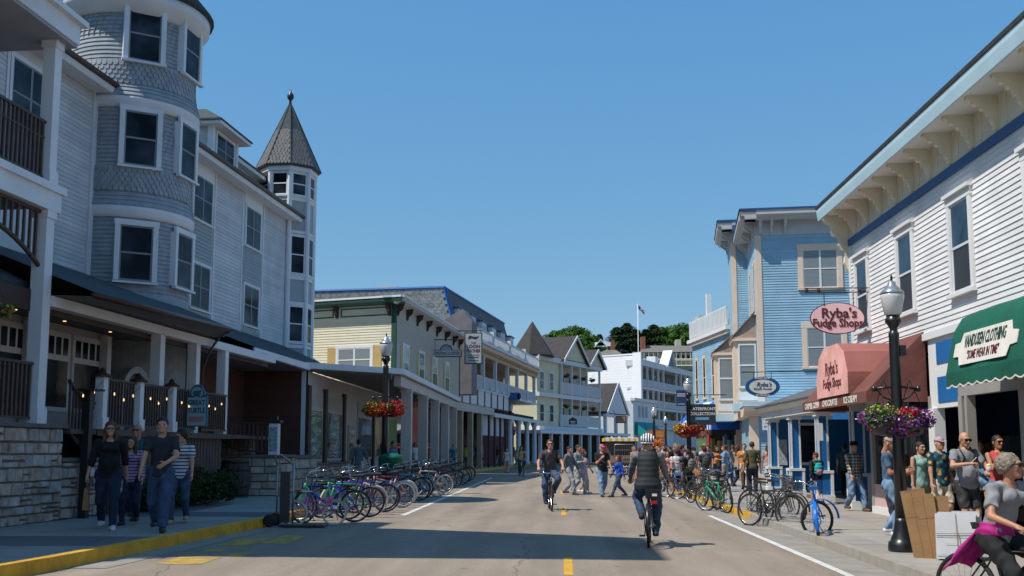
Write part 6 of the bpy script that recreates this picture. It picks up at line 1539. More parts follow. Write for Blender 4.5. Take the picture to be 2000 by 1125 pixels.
    if top is not None: garment('shirt', shirt, top)
    def pants(X, Y, Z):
        d = torso(X, Y, Z, .014)
        for k in 'LR':
            if shorts:
                u = rc(X, Y, Z, J['hip' + k], J['kn' + k], .1 * (f * .6 + .4), .085); ax = J['kn' + k] - J['hip' + k]; L = np.linalg.norm(ax); ax = ax / L
                u = np.maximum(u, (X - J['hip' + k][0]) * ax[0] + (Y - J['hip' + k][1]) * ax[1] + (Z - J['hip' + k][2]) * ax[2] - L * (.92 if not fem else .45))
            else: u = leg(X, Y, Z, k, .021, .006 if not fem else -.004)
            d = smin(d, u, .03)
        if not shorts: d = np.maximum(d, np.maximum(.07 - Z if P.get('ground', True) else Z * 0 - 1, Z * 0 - 1))
        return np.maximum(d + fold(X, Y, Z, .009), Z - (J['pel'][2] + .1))
    if skirt:
        def sk(X, Y, Z):
            c0 = J['pel'] + V3(0, 0, .06); c1 = J['pel'] + V3(0, 0, -.36); d = rc(X, Y, Z, c0, c1, .13 * f, .2) + fold(X * 1.6, Y, Z * .2, .012)
            return np.maximum(np.maximum(d, c1[2] - Z), Z - c0[2])
        garment('skirt', sk, bottom)
    elif bottom is not None: garment('shorts' if shorts else 'trousers', pants, bottom)
    if vest is not None:
        garment('vest', lambda X, Y, Z: np.maximum(np.maximum(torso(X, Y, Z, .034) + .003 * np.sin(Z * 75), J['pel'][2] - .08 - Z), -(np.sqrt((X) ** 2 + (Y - J['neck'][1]) ** 2 + (Z - J['neck'][2] - .05) ** 2) - .08)), vest)
    # shoes
    for k, sg in (('L', 1), ('R', -1)):
        a = J['an' + k]; fd = np.array(P.get('ft' + k, (sg * .12, -1, 0)), float); fd = fd / np.linalg.norm(fd)
        heel = a + V3(0, 0, -.055) - fd * .035; toe = a + V3(0, 0, -.058) + fd * .15
        if 'toez' in P and P['toez'].get(k): toe[2] += P['toez'][k]
        lo2 = np.minimum(heel, toe) - .1; hi2 = np.maximum(heel, toe) + .12
        def shoe(X, Y, Z, heel=heel, toe=toe, a=a):
            d = rc(X, Y, Z, heel, toe, .045, .042); d = smin(d, rc(X, Y, Z, a + V3(0, 0, -.02), heel, .045, .045), .03)
            return np.maximum(d, -(Z - (min(heel[2], toe[2]) - .033)))
        garment('shoe', shoe, cloth(shoes, .6), lo2, hi2, max(.012, vox * .75))
    HM = M0 @ Matrix.Translation(hc) @ (Matrix.Rotation(turn, 4, 'Z') @ Matrix.Rotation(nod, 4, 'X'))
    if hair: mob('hair', hair_mesh(hair if hat in (None, 'helmet') or hair in ('long', 'tied', 'curly') else 'bald'), HAIRC[hairc], t, HM)
    if glasses:
        m = MB()
        for sg in (-1, 1):
            m.hexa([(sg * .032 - .027, -.098, -.008), (sg * .032 + .027, -.098, -.008), (sg * .032 + .027, -.088, -.008), (sg * .032 - .027, -.088, -.008), (sg * .032 - .029, -.1, .028), (sg * .032 + .029, -.1, .028), (sg * .032 + .029, -.09, .028), (sg * .032 - .029, -.09, .028)])
            m.tube([(sg * .06, -.094, .02), (sg * .082, -.04, .02), (sg * .084, .03, .012)], .0035, 4)
        m.tube([(-.01, -.1, .018), (.01, -.1, .018)], .004, 4)
        mob('sunglasses', m.mesh(), BLACKM, t, HM)
    else:
        m = MB()
        for sg in (-1, 1): m.lathe([(0, -.008), (.009, -.005), (.011, 0), (.009, .004), (0, .006)], (sg * .031, -.082, .012), 8, True, 0, 'Y')
        mob('eyes', m.mesh(), paint('eye_dark', (.03, .02, .015), .2), t, HM)
    if hat is not None and hat != 'helmet':
        kind, hcol = hat; hm = cloth(hcol); m = MB()
        if kind == 'cap':
            vs = []; prof = [(.094 * math.cos(a), .085 * math.sin(a)) for a in np.linspace(0, 1.57, 7)]
            m.lathe([(max(r, .001), z) for r, z in prof], (0, 0, 0), 16); m.v = [(x * .93, y * 1.13 + .012, z + .05) for x, y, z in m.v]
            b = MB(); 
            ring_ = [(.075 * math.sin(a), -.085 - .075 * math.cos(a), .052 - .02 * math.cos(a)) for a in np.linspace(-1.35, 1.35, 9)]
            b.prism([(-.074, -.045, .06), *ring_, (.074, -.045, .06)], (0, 0, .006)); 
            c_ = mob('cap', m.mesh(), hm, t, HM); mob('brim', b.mesh(), hm, c_, HM)
        else:
            m.lathe([(.155, .045), (.16, .055), (.1, .058), (.096, .12), (.085, .155), (.03, .15), (0, .148)], (0, .01, 0), 20); mob('hat', m.mesh(), hm, t, HM)
    if hat == 'helmet':
        m = MB(); prof = [(.116 * math.cos(a), .1 * math.sin(a)) for a in np.linspace(-.6, 1.57, 11)]; m.lathe([(max(r, .001), z) for r, z in prof], (0, 0, 0), 18)
        m.v = [(x * 1.0, y * 1.25 + .022, z + .042) for x, y, z in m.v]; c_ = mob('helmet', m.mesh(), BLACKM, t, HM)
        m = MB()
        for kx in (-.098, -.062, -.02, .02, .062, .098):
            m.tube([(kx, .022 + .146 * math.cos(a) * math.sqrt(1 - (kx / .117) ** 2), .044 + .103 * math.sin(a) * math.sqrt(1 - (kx / .117) ** 2)) for a in np.linspace(-.45, 3.1, 14)], .0125, 6)
        m.tube([(.105 * math.cos(a), .022 + .131 * math.sin(a), -.008) for a in np.linspace(0, 6.283, 20)], .012, 6, False)
        mob('helmet_ribs', m.mesh(), paint('helmet_white', (.75, .75, .75), .3), c_, HM)
    if extra: extra(t, J, M0, garment, torso)
    return t, J, M0
def bag(t, J, M0, c, side=1, z=.55, w=.3, h=.34, mat=None):
    m = MB(); m.hexa([(c[0] - .05, c[1] - w / 2, c[2] - h), (c[0] + .05, c[1] - w / 2, c[2] - h), (c[0] + .05, c[1] + w / 2, c[2] - h), (c[0] - .05, c[1] + w / 2, c[2] - h), (c[0] - .03, c[1] - w / 2 - .01, c[2]), (c[0] + .03, c[1] - w / 2 - .01, c[2]), (c[0] + .03, c[1] + w / 2 + .01, c[2]), (c[0] - .03, c[1] + w / 2 + .01, c[2])])
    return m
def backpack(col, col2=None, big=1.0):
    def fn(t, J, M0, garment, torso):
        c = J['chest'] * .75 + J['pel'] * .25 + V3(0, .19, 0)
        def f(X, Y, Z): return np.maximum(ell(X, Y, Z, c, (.15 * big, .1, .22 * big)), Y * 0 - 1) + .006 * np.sin(Z * 60)
        garment('backpack', f, cloth(col), c - V3(.22, .16, .3), c + V3(.22, .16, .3))
        m = MB()
        for s in (-1, 1): m.tube([c + V3(s * .09, -.06, .17), J['sh' + ('L' if s > 0 else 'R')] * .55 + J['neck'] * .45 + V3(0, 0, .07), J['chest'] + V3(s * .1, -.14, .05), J['chest'] + V3(s * .13, -.06, -.14), c + V3(s * .11, -.02, -.14)], .017, 6)
        mob('strap', m.mesh(), cloth(col), t, M0)
        if col2:
            garment('pocket', lambda X, Y, Z: ell(X, Y, Z, c + V3(0, .06, -.08), (.11, .06, .09)), cloth(col2), c - V3(.2, .1, .3), c + V3(.2, .2, .2))
    return fn
# ------------------------------------------------------------------ bicycles
TYRE = paint('tyre_rubber', (.018, .018, .018), .75, .15, 5); RIM = paint('alloy_rim', (.45, .45, .46), .3, .05, 5, metal=.9); CHROME = paint('chrome', (.6, .6, .6), .15, .05, 5, metal=1.0)
SADDLE = paint('black_saddle', (.02, .02, .02), .5, .1, 5); WWALL = paint('whitewall_tyre', (.55, .52, .45), .7, .08, 5); TANSAD = paint('tan_saddle', (.30, .13, .04), .5, .1, 5)
BM_ = {}
def bmesh_part(key, fn, mat):
    if key not in BM_: mb = MB(); fn(mb); BM_[key] = mb.mesh(key[0] if isinstance(key, tuple) else key); BM_[key].materials.append(mat)
    return BM_[key]
def wheel_set(root, c, r, M, tyre=None, fat=1.0, steer=0.0, spokes=20, name='wheel'):
    Mw = M @ Matrix.Translation(c) @ Matrix.Rotation(steer, 4, 'Z')
    rim = mob(name, bmesh_part(('rim', r), lambda m: m.torus((0, 0, 0), r - .035, .008, 28, 5, 'X', .012), RIM), RIM, root, Mw)
    mob('tyre', bmesh_part(('tyre', r, fat), lambda m: m.torus((0, 0, 0), r - .019 * fat, .024 * fat, 28, 6), TYRE), tyre or TYRE, rim, Mw)
    def sp(m):
        for k in range(spokes):
            a = 2 * math.pi * k / spokes; a2 = a + (.35 if k % 2 else -.35); x = .025 if (k // 2) % 2 else -.025
            m.tube([(x, .02 * math.cos(a2), .02 * math.sin(a2)), (0, (r - .04) * math.cos(a), (r - .04) * math.sin(a))], .0018, 3, False)
        m.lathe([(.02, -.035), (.02, .035)], (0, 0, 0), 8, True, 0, 'X')
    mob('spokes', bmesh_part(('spokes', r, spokes), sp, CHROME), CHROME, rim, Mw)
def bicycle(loc, rz, label, col, style='city', r=.34, steer=0.0, lean=.07, group='parked bicycles', basket=None, whitewall=False, fenders=None, saddle=None, rack=False, bars='wide', small=1.0, sat=None, parts_detail=True):
    """wheels roll along y, front towards -y; stands on the ground point between the wheels"""
    M = Matrix.Translation(loc) @ Matrix.Rotation(rz, 4, 'Z') @ Matrix.Rotation(lean, 4, 'Y') @ Matrix.Scale(small, 4)
    t = empty('bicycle', Matrix.Translation(loc) @ Matrix.Rotation(rz, 4, 'Z'), label, 'bicycle', group)
    wb_ = .53; fm = col if not isinstance(col, tuple) else paint('frame_%d_%d_%d' % tuple(int(c * 255) for c in col), col, .25, .05, 3, coat=.5)
    ty = WWALL if whitewall else None
    fa = 1.3 if style == 'cruiser' else 1.0
    wheel_set(t, (0, wb_, r), r, M, ty, fa); wheel_set(t, (0, -wb_, r), r, M, ty, fa, steer)
    bb_ = (0, .08, .29); st = (0, .23, .78); hd = (0, -.40, .80); hl = (0, -.43, .66)
    def fr(m):
        if style == 'step': m.tube([hl, (0, -.2, .36), bb_], .026, 7); m.tube([(0, -.41, .76), (0, -.15, .46), (0, .12, .42)], .017, 7)
        elif style == 'cruiser': m.tube([hl, (0, -.25, .46), bb_], .027, 7); m.tube([(0, -.41, .76), (0, -.15, .68), (0, .19, .62)], .023, 7); m.tube([(0, -.42, .7), (0, -.1, .56), (0, .17, .52)], .012, 6)
        else: m.tube([hl, bb_], .026, 7); m.tube([(0, -.41, .77), (0, .21, .74)], .022, 7)
        m.tube([bb_, st], .02, 7); m.tube([hl, hd], .026, 7)
        for s in (-1, 1): m.tube([bb_, (s * .05, .3, .3), (s * .06, wb_, r)], .01, 5); m.tube([(0, .21, .7), (s * .055, .33, .58), (s * .06, wb_, r)], .009, 5)
    mob('frame', bmesh_part(('frame', style, r), fr, fm), fm, t, M)
    Ms = M @ Matrix.Translation((0, -.43, .6)) @ Matrix.Rotation(steer, 4, 'Z') @ Matrix.Translation((0, .43, -.6))
    def fk(m):
        for s in (-1, 1): m.tube([(0, -.43, .66), (s * .05, -.45, .6), (s * .055, -.48, .5), (s * .055, -wb_, r)], .012, 5)
    mob('fork', bmesh_part(('fork', r), fk, fm), fm, t, Ms)
    def hb_(m):
        m.tube([(0, -.395, .8), (0, -.385, .93)], .013, 6)
        if bars == 'wide': m.tube([(-.31, -.2, 1.04), (-.27, -.26, 1.05), (-.2, -.37, 1.03), (-.06, -.4, .95), (.06, -.4, .95), (.2, -.37, 1.03), (.27, -.26, 1.05), (.31, -.2, 1.04)], .012, 6)
        else: m.tube([(-.3, -.38, .98), (-.1, -.41, .95), (.1, -.41, .95), (.3, -.38, .98)], .012, 6)
    hbar = mob('handlebar', bmesh_part(('handlebar', bars), hb_, CHROME), CHROME if style != 'mtb' else BLACKM, t, Ms)
    def gr(m):
        for s in (-1, 1):
            if bars == 'wide': m.tube([(s * .32, -.13, 1.03), (s * .31, -.24, 1.045)], .018, 6)
            else: m.tube([(s * .22, -.393, .97), (s * .31, -.378, .98)], .018, 6)
    mob('grips', bmesh_part(('grips', bars), gr, SADDLE), SADDLE, hbar, Ms)
    def sd_(m):
        m.tube([(0, .22, .74), (0, .25, .9)], .013, 6)
        vs = []
        m.hexa([(-.02, .08, .9), (.02, .08, .9), (.085, .36, .9), (-.085, .36, .9), (-.015, .07, .935), (.015, .07, .935), (.095, .37, .96), (-.095, .37, .96)])
    mob('saddle', bmesh_part('saddle', sd_, SADDLE), saddle or SADDLE, t, M)
    def cr(m):
        m.lathe([(.09, -.004), (.09, .004)], (.045, .08, .29), 16, True, 0, 'X')
        m.tube([(.06, .08, .29), (.07, .0, .15)], .01, 5); m.tube([(-.06, .08, .29), (-.07, .16, .43)], .01, 5)
    ck = mob('crank', bmesh_part('crank', cr, CHROME), CHROME, t, M)
    def pdl(m): m.box(.07, .16, -.04, .04, .135, .16); m.box(-.16, -.07, .12, .2, .42, .445)
    mob('pedals', bmesh_part('pedals', pdl, SADDLE), SADDLE, ck, M)
    mob('chain', bmesh_part('chain', lambda m: (m.tube([(.045, .08, .38), (.045, wb_, r + .035)], .005, 4), m.tube([(.045, .08, .2), (.045, wb_, r - .035)], .005, 4), m.lathe([(.035, -.01), (.035, .01)], (.045, wb_, r), 10, True, 0, 'X')), CHROME), BLACKM, t, M)
    if fenders:
        fmm = fenders if not isinstance(fenders, tuple) else paint('fender_%d_%d_%d' % tuple(int(c * 255) for c in fenders), fenders, .3, .05, 3)
        def fd(m, c, a0, a1):
            vs = []; fs = []; n = 14
            for i in range(n + 1):
                a = a0 + (a1 - a0) * i / n
                for x, rr in ((-.032, r + .012), (-.02, r + .028), (.02, r + .028), (.032, r + .012)): vs.append((x, c + rr * math.cos(a), r + rr * math.sin(a)))
            for i in range(n):
                for j in range(3): q = i * 4 + j; fs.append((q, q + 4, q + 5, q + 1))
            m.add(vs, fs, True)
        mob('rear_fender', bmesh_part(('rf', r), lambda m: fd(m, wb_, -.35, 2.3), fmm), fmm, t, M)
        mob('front_fender', bmesh_part(('ff', r), lambda m: fd(m, -wb_, .9, 3.2), fmm), fmm, t, Ms)
    if rack:
        mob('rear_rack', bmesh_part('rack', lambda m: (m.box(-.06, .06, .36, .68, .73, .745), m.tube([(.06, .6, .73), (.07, wb_, r)], .006, 4), m.tube([(-.06, .6, .73), (-.07, wb_, r)], .006, 4)), BLACKM), BLACKM, t, M)
    if basket:
        def bk(m):
            for z in (.72, .78, .84, .9, .96): m.tube([(-.17, -.72, z), (.17, -.72, z), (.17, -.47, z), (-.17, -.47, z), (-.17, -.72, z)], .007, 4, False)
            for k in range(9):
                x = -.16 + k * .04; m.tube([(x, -.72, .96), (x, -.71, .72), (x, -.48, .72), (x, -.47, .96)], .005, 4, False)
        mob('front_basket', bmesh_part('basket', bk, basket), basket, t, Ms)
    if lean: mob('kickstand', bmesh_part('kick', lambda m: m.tube([(-.03, .12, .27), (-.14, .2, .02)], .008, 5), BLACKM), BLACKM, t, M)
    return t
DKB = paint('dark_wire', (.03, .03, .03), .4)
WICK = paint('wicker', (.22, .12, .05), .8, .3, 30)
def gp(px, py, z): return tuple(ground_at(px, py, z))
def rd(px, py):
    p = ground_at(px, py, 0); p = ground_at(px, py, road_z(p.x)); return (p.x, p.y, road_z(p.x))
# --- row parked along the left kerb (angle: front wheel to the kerb)
row = [ # (x, y, heading deg, label, colour, options)
 (-4.86, 20.5, 112, 'small pink and white child bicycle, nearest of the left kerb row', (.75, .06, .36), dict(small=.74, whitewall=True, style='cruiser', fenders=(.75, .25, .5), saddle=WWALL)),
 (-4.75, 21.35, -62, 'cobalt blue bicycle with black tyres right behind the pink child bicycle', (.01, .05, .40), dict(style='mtb', bars='flat')),
 (-5.05, 22.1, -70, 'mint green bicycle with curved handlebar behind the cobalt blue one', (.03, .38, .22), dict(style='step')),
 (-4.75, 23.0, -66, 'emerald green bicycle, second green one of the left row', (.02, .30, .12), dict(style='mtb')),
 (-4.8, 23.9, -72, 'violet bicycle with tan tyres in the left kerb row', (.10, .04, .35), dict(style='city', whitewall=True)),
 (-4.7, 24.9, -64, 'deep purple bicycle with fenders in the left kerb row', (.07, .03, .22), dict(fenders=(.07, .03, .22))),
 (-4.9, 25.8, -75, 'black bicycle with chrome fenders in the left kerb row', (.02, .02, .02), dict(fenders=CHROME, rack=True)),
 (-4.6, 26.9, -62, 'silver grey cruiser with white walled tyres, brightest wheels of the left row', (.40, .38, .40), dict(style='cruiser', whitewall=True, fenders=CHROME)),
 (-4.65, 28.0, -70, 'pale pink cruiser beside the silver grey cruiser', (.50, .32, .32), dict(style='cruiser', whitewall=True)),
 (-4.8, 29.1, -66, 'black and red bicycle after the pale pink cruiser', (.25, .02, .02), dict(style='mtb', bars='flat')),
 (-4.6, 30.4, -72, 'navy blue city bicycle with black basket in the left row', (.01, .03, .12), dict(basket=DKB)),
 (-4.7, 31.6, -64, 'grey green bicycle with tan saddle in the left row', (.15, .22, .18), dict(saddle=TANSAD, rack=True)),
 (-4.4, 33.0, -68, 'turquoise cruiser with tan saddle and wicker basket', (.03, .38, .42), dict(style='cruiser', saddle=TANSAD, basket=WICK, whitewall=True)),
 (-4.3, 34.4, -60, 'orange tyred tan bicycle next to the turquoise cruiser', (.40, .17, .05), dict(style='step', whitewall=True)),
 (-4.5, 36.2, -70, 'white bicycle halfway along the far part of the left row', (.55, .55, .55), dict()),
 (-4.6, 38.2, -66, 'black step-through bicycle in the far part of the left row', (.02, .02, .02), dict(style='step', basket=DKB)),
 (-4.6, 40.2, -72, 'dark maroon bicycle in the far part of the left row', (.12, .01, .02), dict()),
 (-4.7, 42.4, -64, 'charcoal bicycle with rear rack in the far part of the left row', (.05, .05, .055), dict(rack=True)),
 (-4.7, 44.6, -70, 'dark green bicycle in the far part of the left row', (.01, .07, .03), dict()),
 (-4.8, 47.0, -66, 'slate blue bicycle second last of the left row', (.06, .09, .14), dict()),
 (-4.8, 49.6, -70, 'black bicycle last of the left row by the columns', (.02, .02, .02), dict(fenders=BLACKM)),
]
for x, y, a, lab, col, kw in row:
    kw = dict(kw); bicycle((x, y, road_z(x) + .002), R(a + rnd.uniform(-13, 13)), lab, col, steer=rnd.uniform(-.6, .6), lean=rnd.uniform(.05, .17), group='bicycles parked along the left kerb', **kw)
# extra bikes packed behind
for i in range(9):
    x, y = -5.3 + rnd.uniform(-.1, .1), 24.4 + i * 2.7; c_ = [(.02, .02, .02), (.1, .1, .11), (.15, .02, .02), (.02, .06, .2)][i % 4]
    bicycle((x, y, road_z(x) + .002), R(-68 + rnd.uniform(-8, 8)), ['black', 'charcoal', 'dark red', 'navy', 'black', 'charcoal', 'dark red', 'navy', 'black'][i] + ' bicycle tucked close to the kerb behind the ' + ['emerald green one', 'silver grey cruiser', 'pale pink cruiser', 'grey green one', 'orange tyred one', 'white one', 'dark maroon one', 'dark green one', 'slate blue one'][i], c_, steer=rnd.uniform(-.4, .4), lean=.1, group='bicycles parked along the left kerb')
# --- right side bicycles
bicycle(rd(1600, 1055), R(166), 'bright blue cruiser bicycle with front fender by the right kerb', (.005, .16, .62), style='cruiser', fenders=(.005, .16, .62), steer=-1.0, lean=.08, group='bicycles along the right kerb', whitewall=False, saddle=cloth((.02, .12, .35)))
bicycle(rd(1502, 1030), R(38), 'dark bicycle with front basket, right one of the pair before the blue posts', (.03, .03, .03), basket=DKB, rack=True, group='bicycles along the right kerb', steer=.2)
bicycle(rd(1500, 1014), R(42), 'black and silver bicycle, rear one of the pair before the blue posts', (.10, .10, .105), style='step', group='bicycles along the right kerb', rack=True, basket=DKB)
bicycle(rd(1400, 1000), R(-160), 'green framed black tyred bicycle near the yellow kerb', (.02, .28, .14), group='bicycles along the right kerb', steer=.5)
bicycle(rd(1388, 992), R(15), 'dark bicycle with rear rack leaning beside the green framed one', (.03, .03, .035), rack=True, basket=DKB, group='bicycles along the right kerb')
bicycle(rd(1330, 972), R(70), 'small blue bicycle at the yellow kerb by the white-shirted boy', (.02, .12, .4), group='bicycles along the right kerb')
bicycle(rd(1352, 976), R(64), 'black bicycle at the yellow kerb among the crowd', (.02, .02, .02), group='bicycles along the right kerb')
bicycle(rd(1415, 994), R(150), 'black bicycle crowding the green framed one from the kerb side', (.02, .02, .02), group='bicycles along the right kerb', steer=.4)
bicycle(rd(1368, 984), R(25), 'brown bicycle with tan saddle between green bicycle and crowd', (.10, .05, .03), saddle=TANSAD, group='bicycles along the right kerb', steer=-.3)
bicycle(rd(1520, 1024), R(20), 'black bicycle at the pavement side of the dark pair', (.015, .015, .018), group='bicycles along the right kerb', steer=.5, fenders=BLACKM)
bicycle(rd(1310, 966), R(80), 'grey bicycle at the far end of the yellow kerb', (.2, .2, .2), group='bicycles along the right kerb')
# ------------------------------------------------------------------ patterned cloth
def pattern(name, kind, cols, sc=14.):
    m, nt, b = newmat(name); N = nt.nodes; L = nt.links; tc = N.new('ShaderNodeTexCoord'); b.inputs['Roughness'].default_value = .85
    if kind == 'hstripe' or kind == 'plaid':
        sx = N.new('ShaderNodeSeparateXYZ'); L.new(tc.outputs['Object'], sx.inputs[0])
        def st(ax, f, th):
            mu = N.new('ShaderNodeMath'); mu.operation = 'MULTIPLY_ADD'; mu.inputs[1].default_value = f; mu.inputs[2].default_value = 50; L.new(sx.outputs[ax], mu.inputs[0]); fr = N.new('ShaderNodeMath'); fr.operation = 'FRACT'; L.new(mu.outputs[0], fr.inputs[0])
            g_ = N.new('ShaderNodeMath'); g_.operation = 'GREATER_THAN'; g_.inputs[1].default_value = th; L.new(fr.outputs[0], g_.inputs[0]); return g_.outputs[0]
        a = st('Z', sc, .62 if kind == 'hstripe' else .5); mx = N.new('ShaderNodeMix'); mx.data_type = 'RGBA'; mx.inputs['A'].default_value = (*cols[0], 1); mx.inputs['B'].default_value = (*cols[1], 1)
        if kind == 'hstripe': L.new(a, mx.inputs['Factor'])
        else:
            c = st('X', sc, .5); ad = N.new('ShaderNodeMath'); ad.operation = 'ADD'; L.new(a, ad.inputs[0]); L.new(c, ad.inputs[1]); ml = N.new('ShaderNodeMath'); ml.operation = 'MULTIPLY'; ml.inputs[1].default_value = .5; L.new(ad.outputs[0], ml.inputs[0]); L.new(ml.outputs[0], mx.inputs['Factor'])
        L.new(mx.outputs['Result'], b.inputs['Base Color'])
    else:
        vo = N.new('ShaderNodeTexVoronoi'); vo.inputs['Scale'].default_value = sc; L.new(tc.outputs['Object'], vo.inputs['Vector'])
        lt = N.new('ShaderNodeMath'); lt.operation = 'LESS_THAN'; lt.inputs[1].default_value = .34; L.new(vo.outputs['Distance'], lt.inputs[0])
        cr = N.new('ShaderNodeValToRGB'); cr.color_ramp.interpolation = 'CONSTANT'; e = cr.color_ramp.elements; e[0].color = (*cols[1], 1); e[1].position = .35; e[1].color = (*cols[2], 1); q = e.new(.7); q.color = (*cols[3], 1)
        sr = N.new('ShaderNodeSeparateColor'); L.new(vo.outputs['Color'], sr.inputs[0]); L.new(sr.outputs[0], cr.inputs[0])
        mx = N.new('ShaderNodeMix'); mx.data_type = 'RGBA'; L.new(lt.outputs[0], mx.inputs['Factor']); mx.inputs['A'].default_value = (*cols[0], 1); L.new(cr.outputs[0], mx.inputs['B']); L.new(mx.outputs['Result'], b.inputs['Base Color'])
    return m
STRP = pattern('navy_white_stripes', 'hstripe', [(.55, .55, .58), (.02, .025, .07)], 16); PSTR = pattern('pink_grey_stripes', 'hstripe', [(.42, .28, .38), (.08, .05, .12)], 17)
PLAID = pattern('black_white_plaid', 'plaid', [(.02, .02, .02), (.55, .5, .48)], 13); FLOR = pattern('floral_print', 'flor', [(.01, .05, .08), (.55, .30, .08), (.05, .22, .15), (.4, .12, .05)], 11)
DENIM = paint('blue_denim', (.038, .070, .135), .85, .25, 8, .3, 90); DDENIM = paint('dark_denim', (.014, .022, .050), .85, .25, 8, .3, 90); LDENIM = paint('pale_denim', (.16, .25, .38), .85, .3, 6, .3, 90)
BLK = cloth((.012, .012, .014)); 
W = lambda sgn, st=.3: dict(ankL=(.09, -sgn * st, .09 + (.05 if sgn < 0 else 0)), ankR=(-.09, sgn * st, .09 + (.05 if sgn > 0 else 0)), wrL=(.27, sgn * .2 - .05, .85), wrR=(-.27, -sgn * .2 - .05, .85), hip=.9)
# --- left pavement walkers
def shop_bag(t, J, M0, g_, to):
    w = J['wrR'] + V3(0, 0, -.09); m = bag(t, J, M0, w + V3(0, 0, -.1), w=.3, h=.34); a = mob('paper_bag', m.mesh(), paint('kraft_paper', (.28, .14, .06), .8, .15, 5), t, M0); mm = MB(); mm.tube([w + V3(0, -.08, -.1), w, w + V3(0, .08, -.1)], .006, 4); mob('bag_handle', mm.mesh(), MC['kraft_paper'], a, M0)
P_ = W(1, .26); P_['wrR'] = (-.33, -.02, .80)
person(gp(208, 1034, LSZ), R(22), 'woman in black half-sleeve top, sunglasses and dark jeans carrying a paper bag', P_, top=cloth((.008, .008, .01)), bottom=DDENIM, hair='long', hairc='auburn', h=1.84, fem=True, sleeves='half', glasses=True, shoes=(.6, .6, .6), fat=1.12, grips=(0, 1), extra=shop_bag, group='walkers on the left pavement')
def plastic(t, J, M0, g_, to):
    c = J['wrR'] + V3(0, 0, -.25); g_('plastic_bag', lambda X, Y, Z: ell(X, Y, Z, c, (.1, .14, .22)) + .01 * np.sin(Z * 30 + X * 20), cloth((.38, .45, .5), .4), c - V3(.2, .2, .3), c + V3(.2, .2, .3))
P_ = W(-1, .2); P_['wrR'] = (-.2, -.2, 1.0)
person(gp(252, 1024, LSZ), R(10), 'girl with very long hair and pink striped sweater holding a pale plastic bag', P_, top=PSTR, bottom=DDENIM, hair='long', hairc='brown', h=1.60, fem=True, sleeves='long', shoes=(.02, .02, .02), turn=-.3, grips=(0, 1), extra=plastic, group='walkers on the left pavement')
P_ = W(1, .3); P_['wrL'] = (.1, -.32, 1.02); P_['ehL'] = (1, .6, -.4)
person(gp(310, 1037, LSZ), R(14), 'man in charcoal T-shirt, jeans and dark boots striding ahead', P_, top=cloth((.022, .026, .034)), bottom=DENIM, hair='short', hairc='dark', h=1.90, sleeves='short', shoes=(.04, .03, .02), group='walkers on the left pavement')
P_ = W(-1, .22)
person(gp(348, 1022, LSZ), R(8), 'dark-haired woman in navy striped T-shirt with teal strap beside the man', P_, top=STRP, bottom=DENIM, hair='curly', hairc='dark', h=1.74, fem=True, sleeves='short', shoes=(.5, .28, .14), turn=-.6, nod=.25, group='walkers on the left pavement')
person(gp(262, 1016, LSZ), R(0), 'bald man in sunglasses half hidden behind the girl in pink stripes', W(1, .2), top=cloth((.03, .07, .09)), bottom=cloth((.03, .06, .12)), hair='bald', hairc='grey', h=1.86, glasses=True, sleeves='short', skinm=SKT, group='walkers on the left pavement')
person(gp(700, 956, LSZ), R(170), 'woman in grey top and white trousers walking away past the shopfront', W(1, .2), top=cloth((.12, .14, .15)), bottom=cloth((.5, .48, .46)), hair='short', hairc='dark', h=1.72, fem=True, sleeves='half', vox=.024)
# --- riders
def rider(loc, rz, label, kw, bl, bcol, bkw, hipf=.0, crank=0):
    P = dict(hip=.99, hy=.2, lean=.28, ground=False, ankR=(-.11, .02, .235), ankL=(.11, .14, .52), wrL=(.31, -.24, 1.08), wrR=(-.31, -.24, 1.08), ehL=(.6, .5, -.8), ehR=(-.6, .5, -.8), khL=(.25, -1, .3), khR=(-.2, -1, .2), ftL=(0, -1, -.1), ftR=(0, -1, 0), clipz=True)
    P.update(kw.pop('P', {}))
    person(loc, rz, label, P, grips=(1, 1), **kw)
    bicycle(loc, rz, bl, bcol, lean=0.0, group=None, **bkw)
c = rd(1268, 1064)
def redlight(t): pass
rider(c, R(180 - 6), 'man in black vest over grey long sleeves and white ribbed helmet riding away', dict(top=cloth((.19, .19, .21)), vest=cloth((.022, .025, .028), .7), bottom=DENIM, hair='short', hairc='grey', hat='helmet', h=1.76, sleeves='long', fat=1.2, P=dict(lean=.12, shw=.2)), 'dark bicycle with saddle bag ridden away by the helmeted man', (.03, .03, .03), dict(fenders=BLACKM, bars='wide'))
sb = empty('saddle_bag', Matrix.Translation(Vector(c) + Vector((0, -.45, .72))), 'black saddle bag with red lamp behind the helmeted rider', 'bag')
m = MB(); q = Vector(c) + Vector((0.03, -.42, .78)); m.box(q.x - .11, q.x + .11, q.y - .12, q.y + .1, q.z, q.z + .15); o_ = m.build('pouch', BLK, sb); MB().box(q.x - .04, q.x + .06, q.y - .14, q.y - .121, q.z - .08, q.z - .03).build('red_lamp', paint('red_reflector', (.5, .01, .01), .2), sb)
MB().box(q.x - .02, q.x + .06, q.y - .124, q.y - .1205, q.z + .04, q.z + .08).build('white_patch', WHITE, sb)
rider(rd(1075, 996), R(4), 'man in dark grey T-shirt, sunglasses and jeans riding towards us', dict(top=cloth((.06, .055, .06)), bottom=DENIM, hair='short', hairc='brown', h=1.78, sleeves='short', glasses=True, fat=1.08, skinm=SKL), 'black bicycle ridden towards us by the man in sunglasses', (.02, .02, .02), dict(bars='flat'))
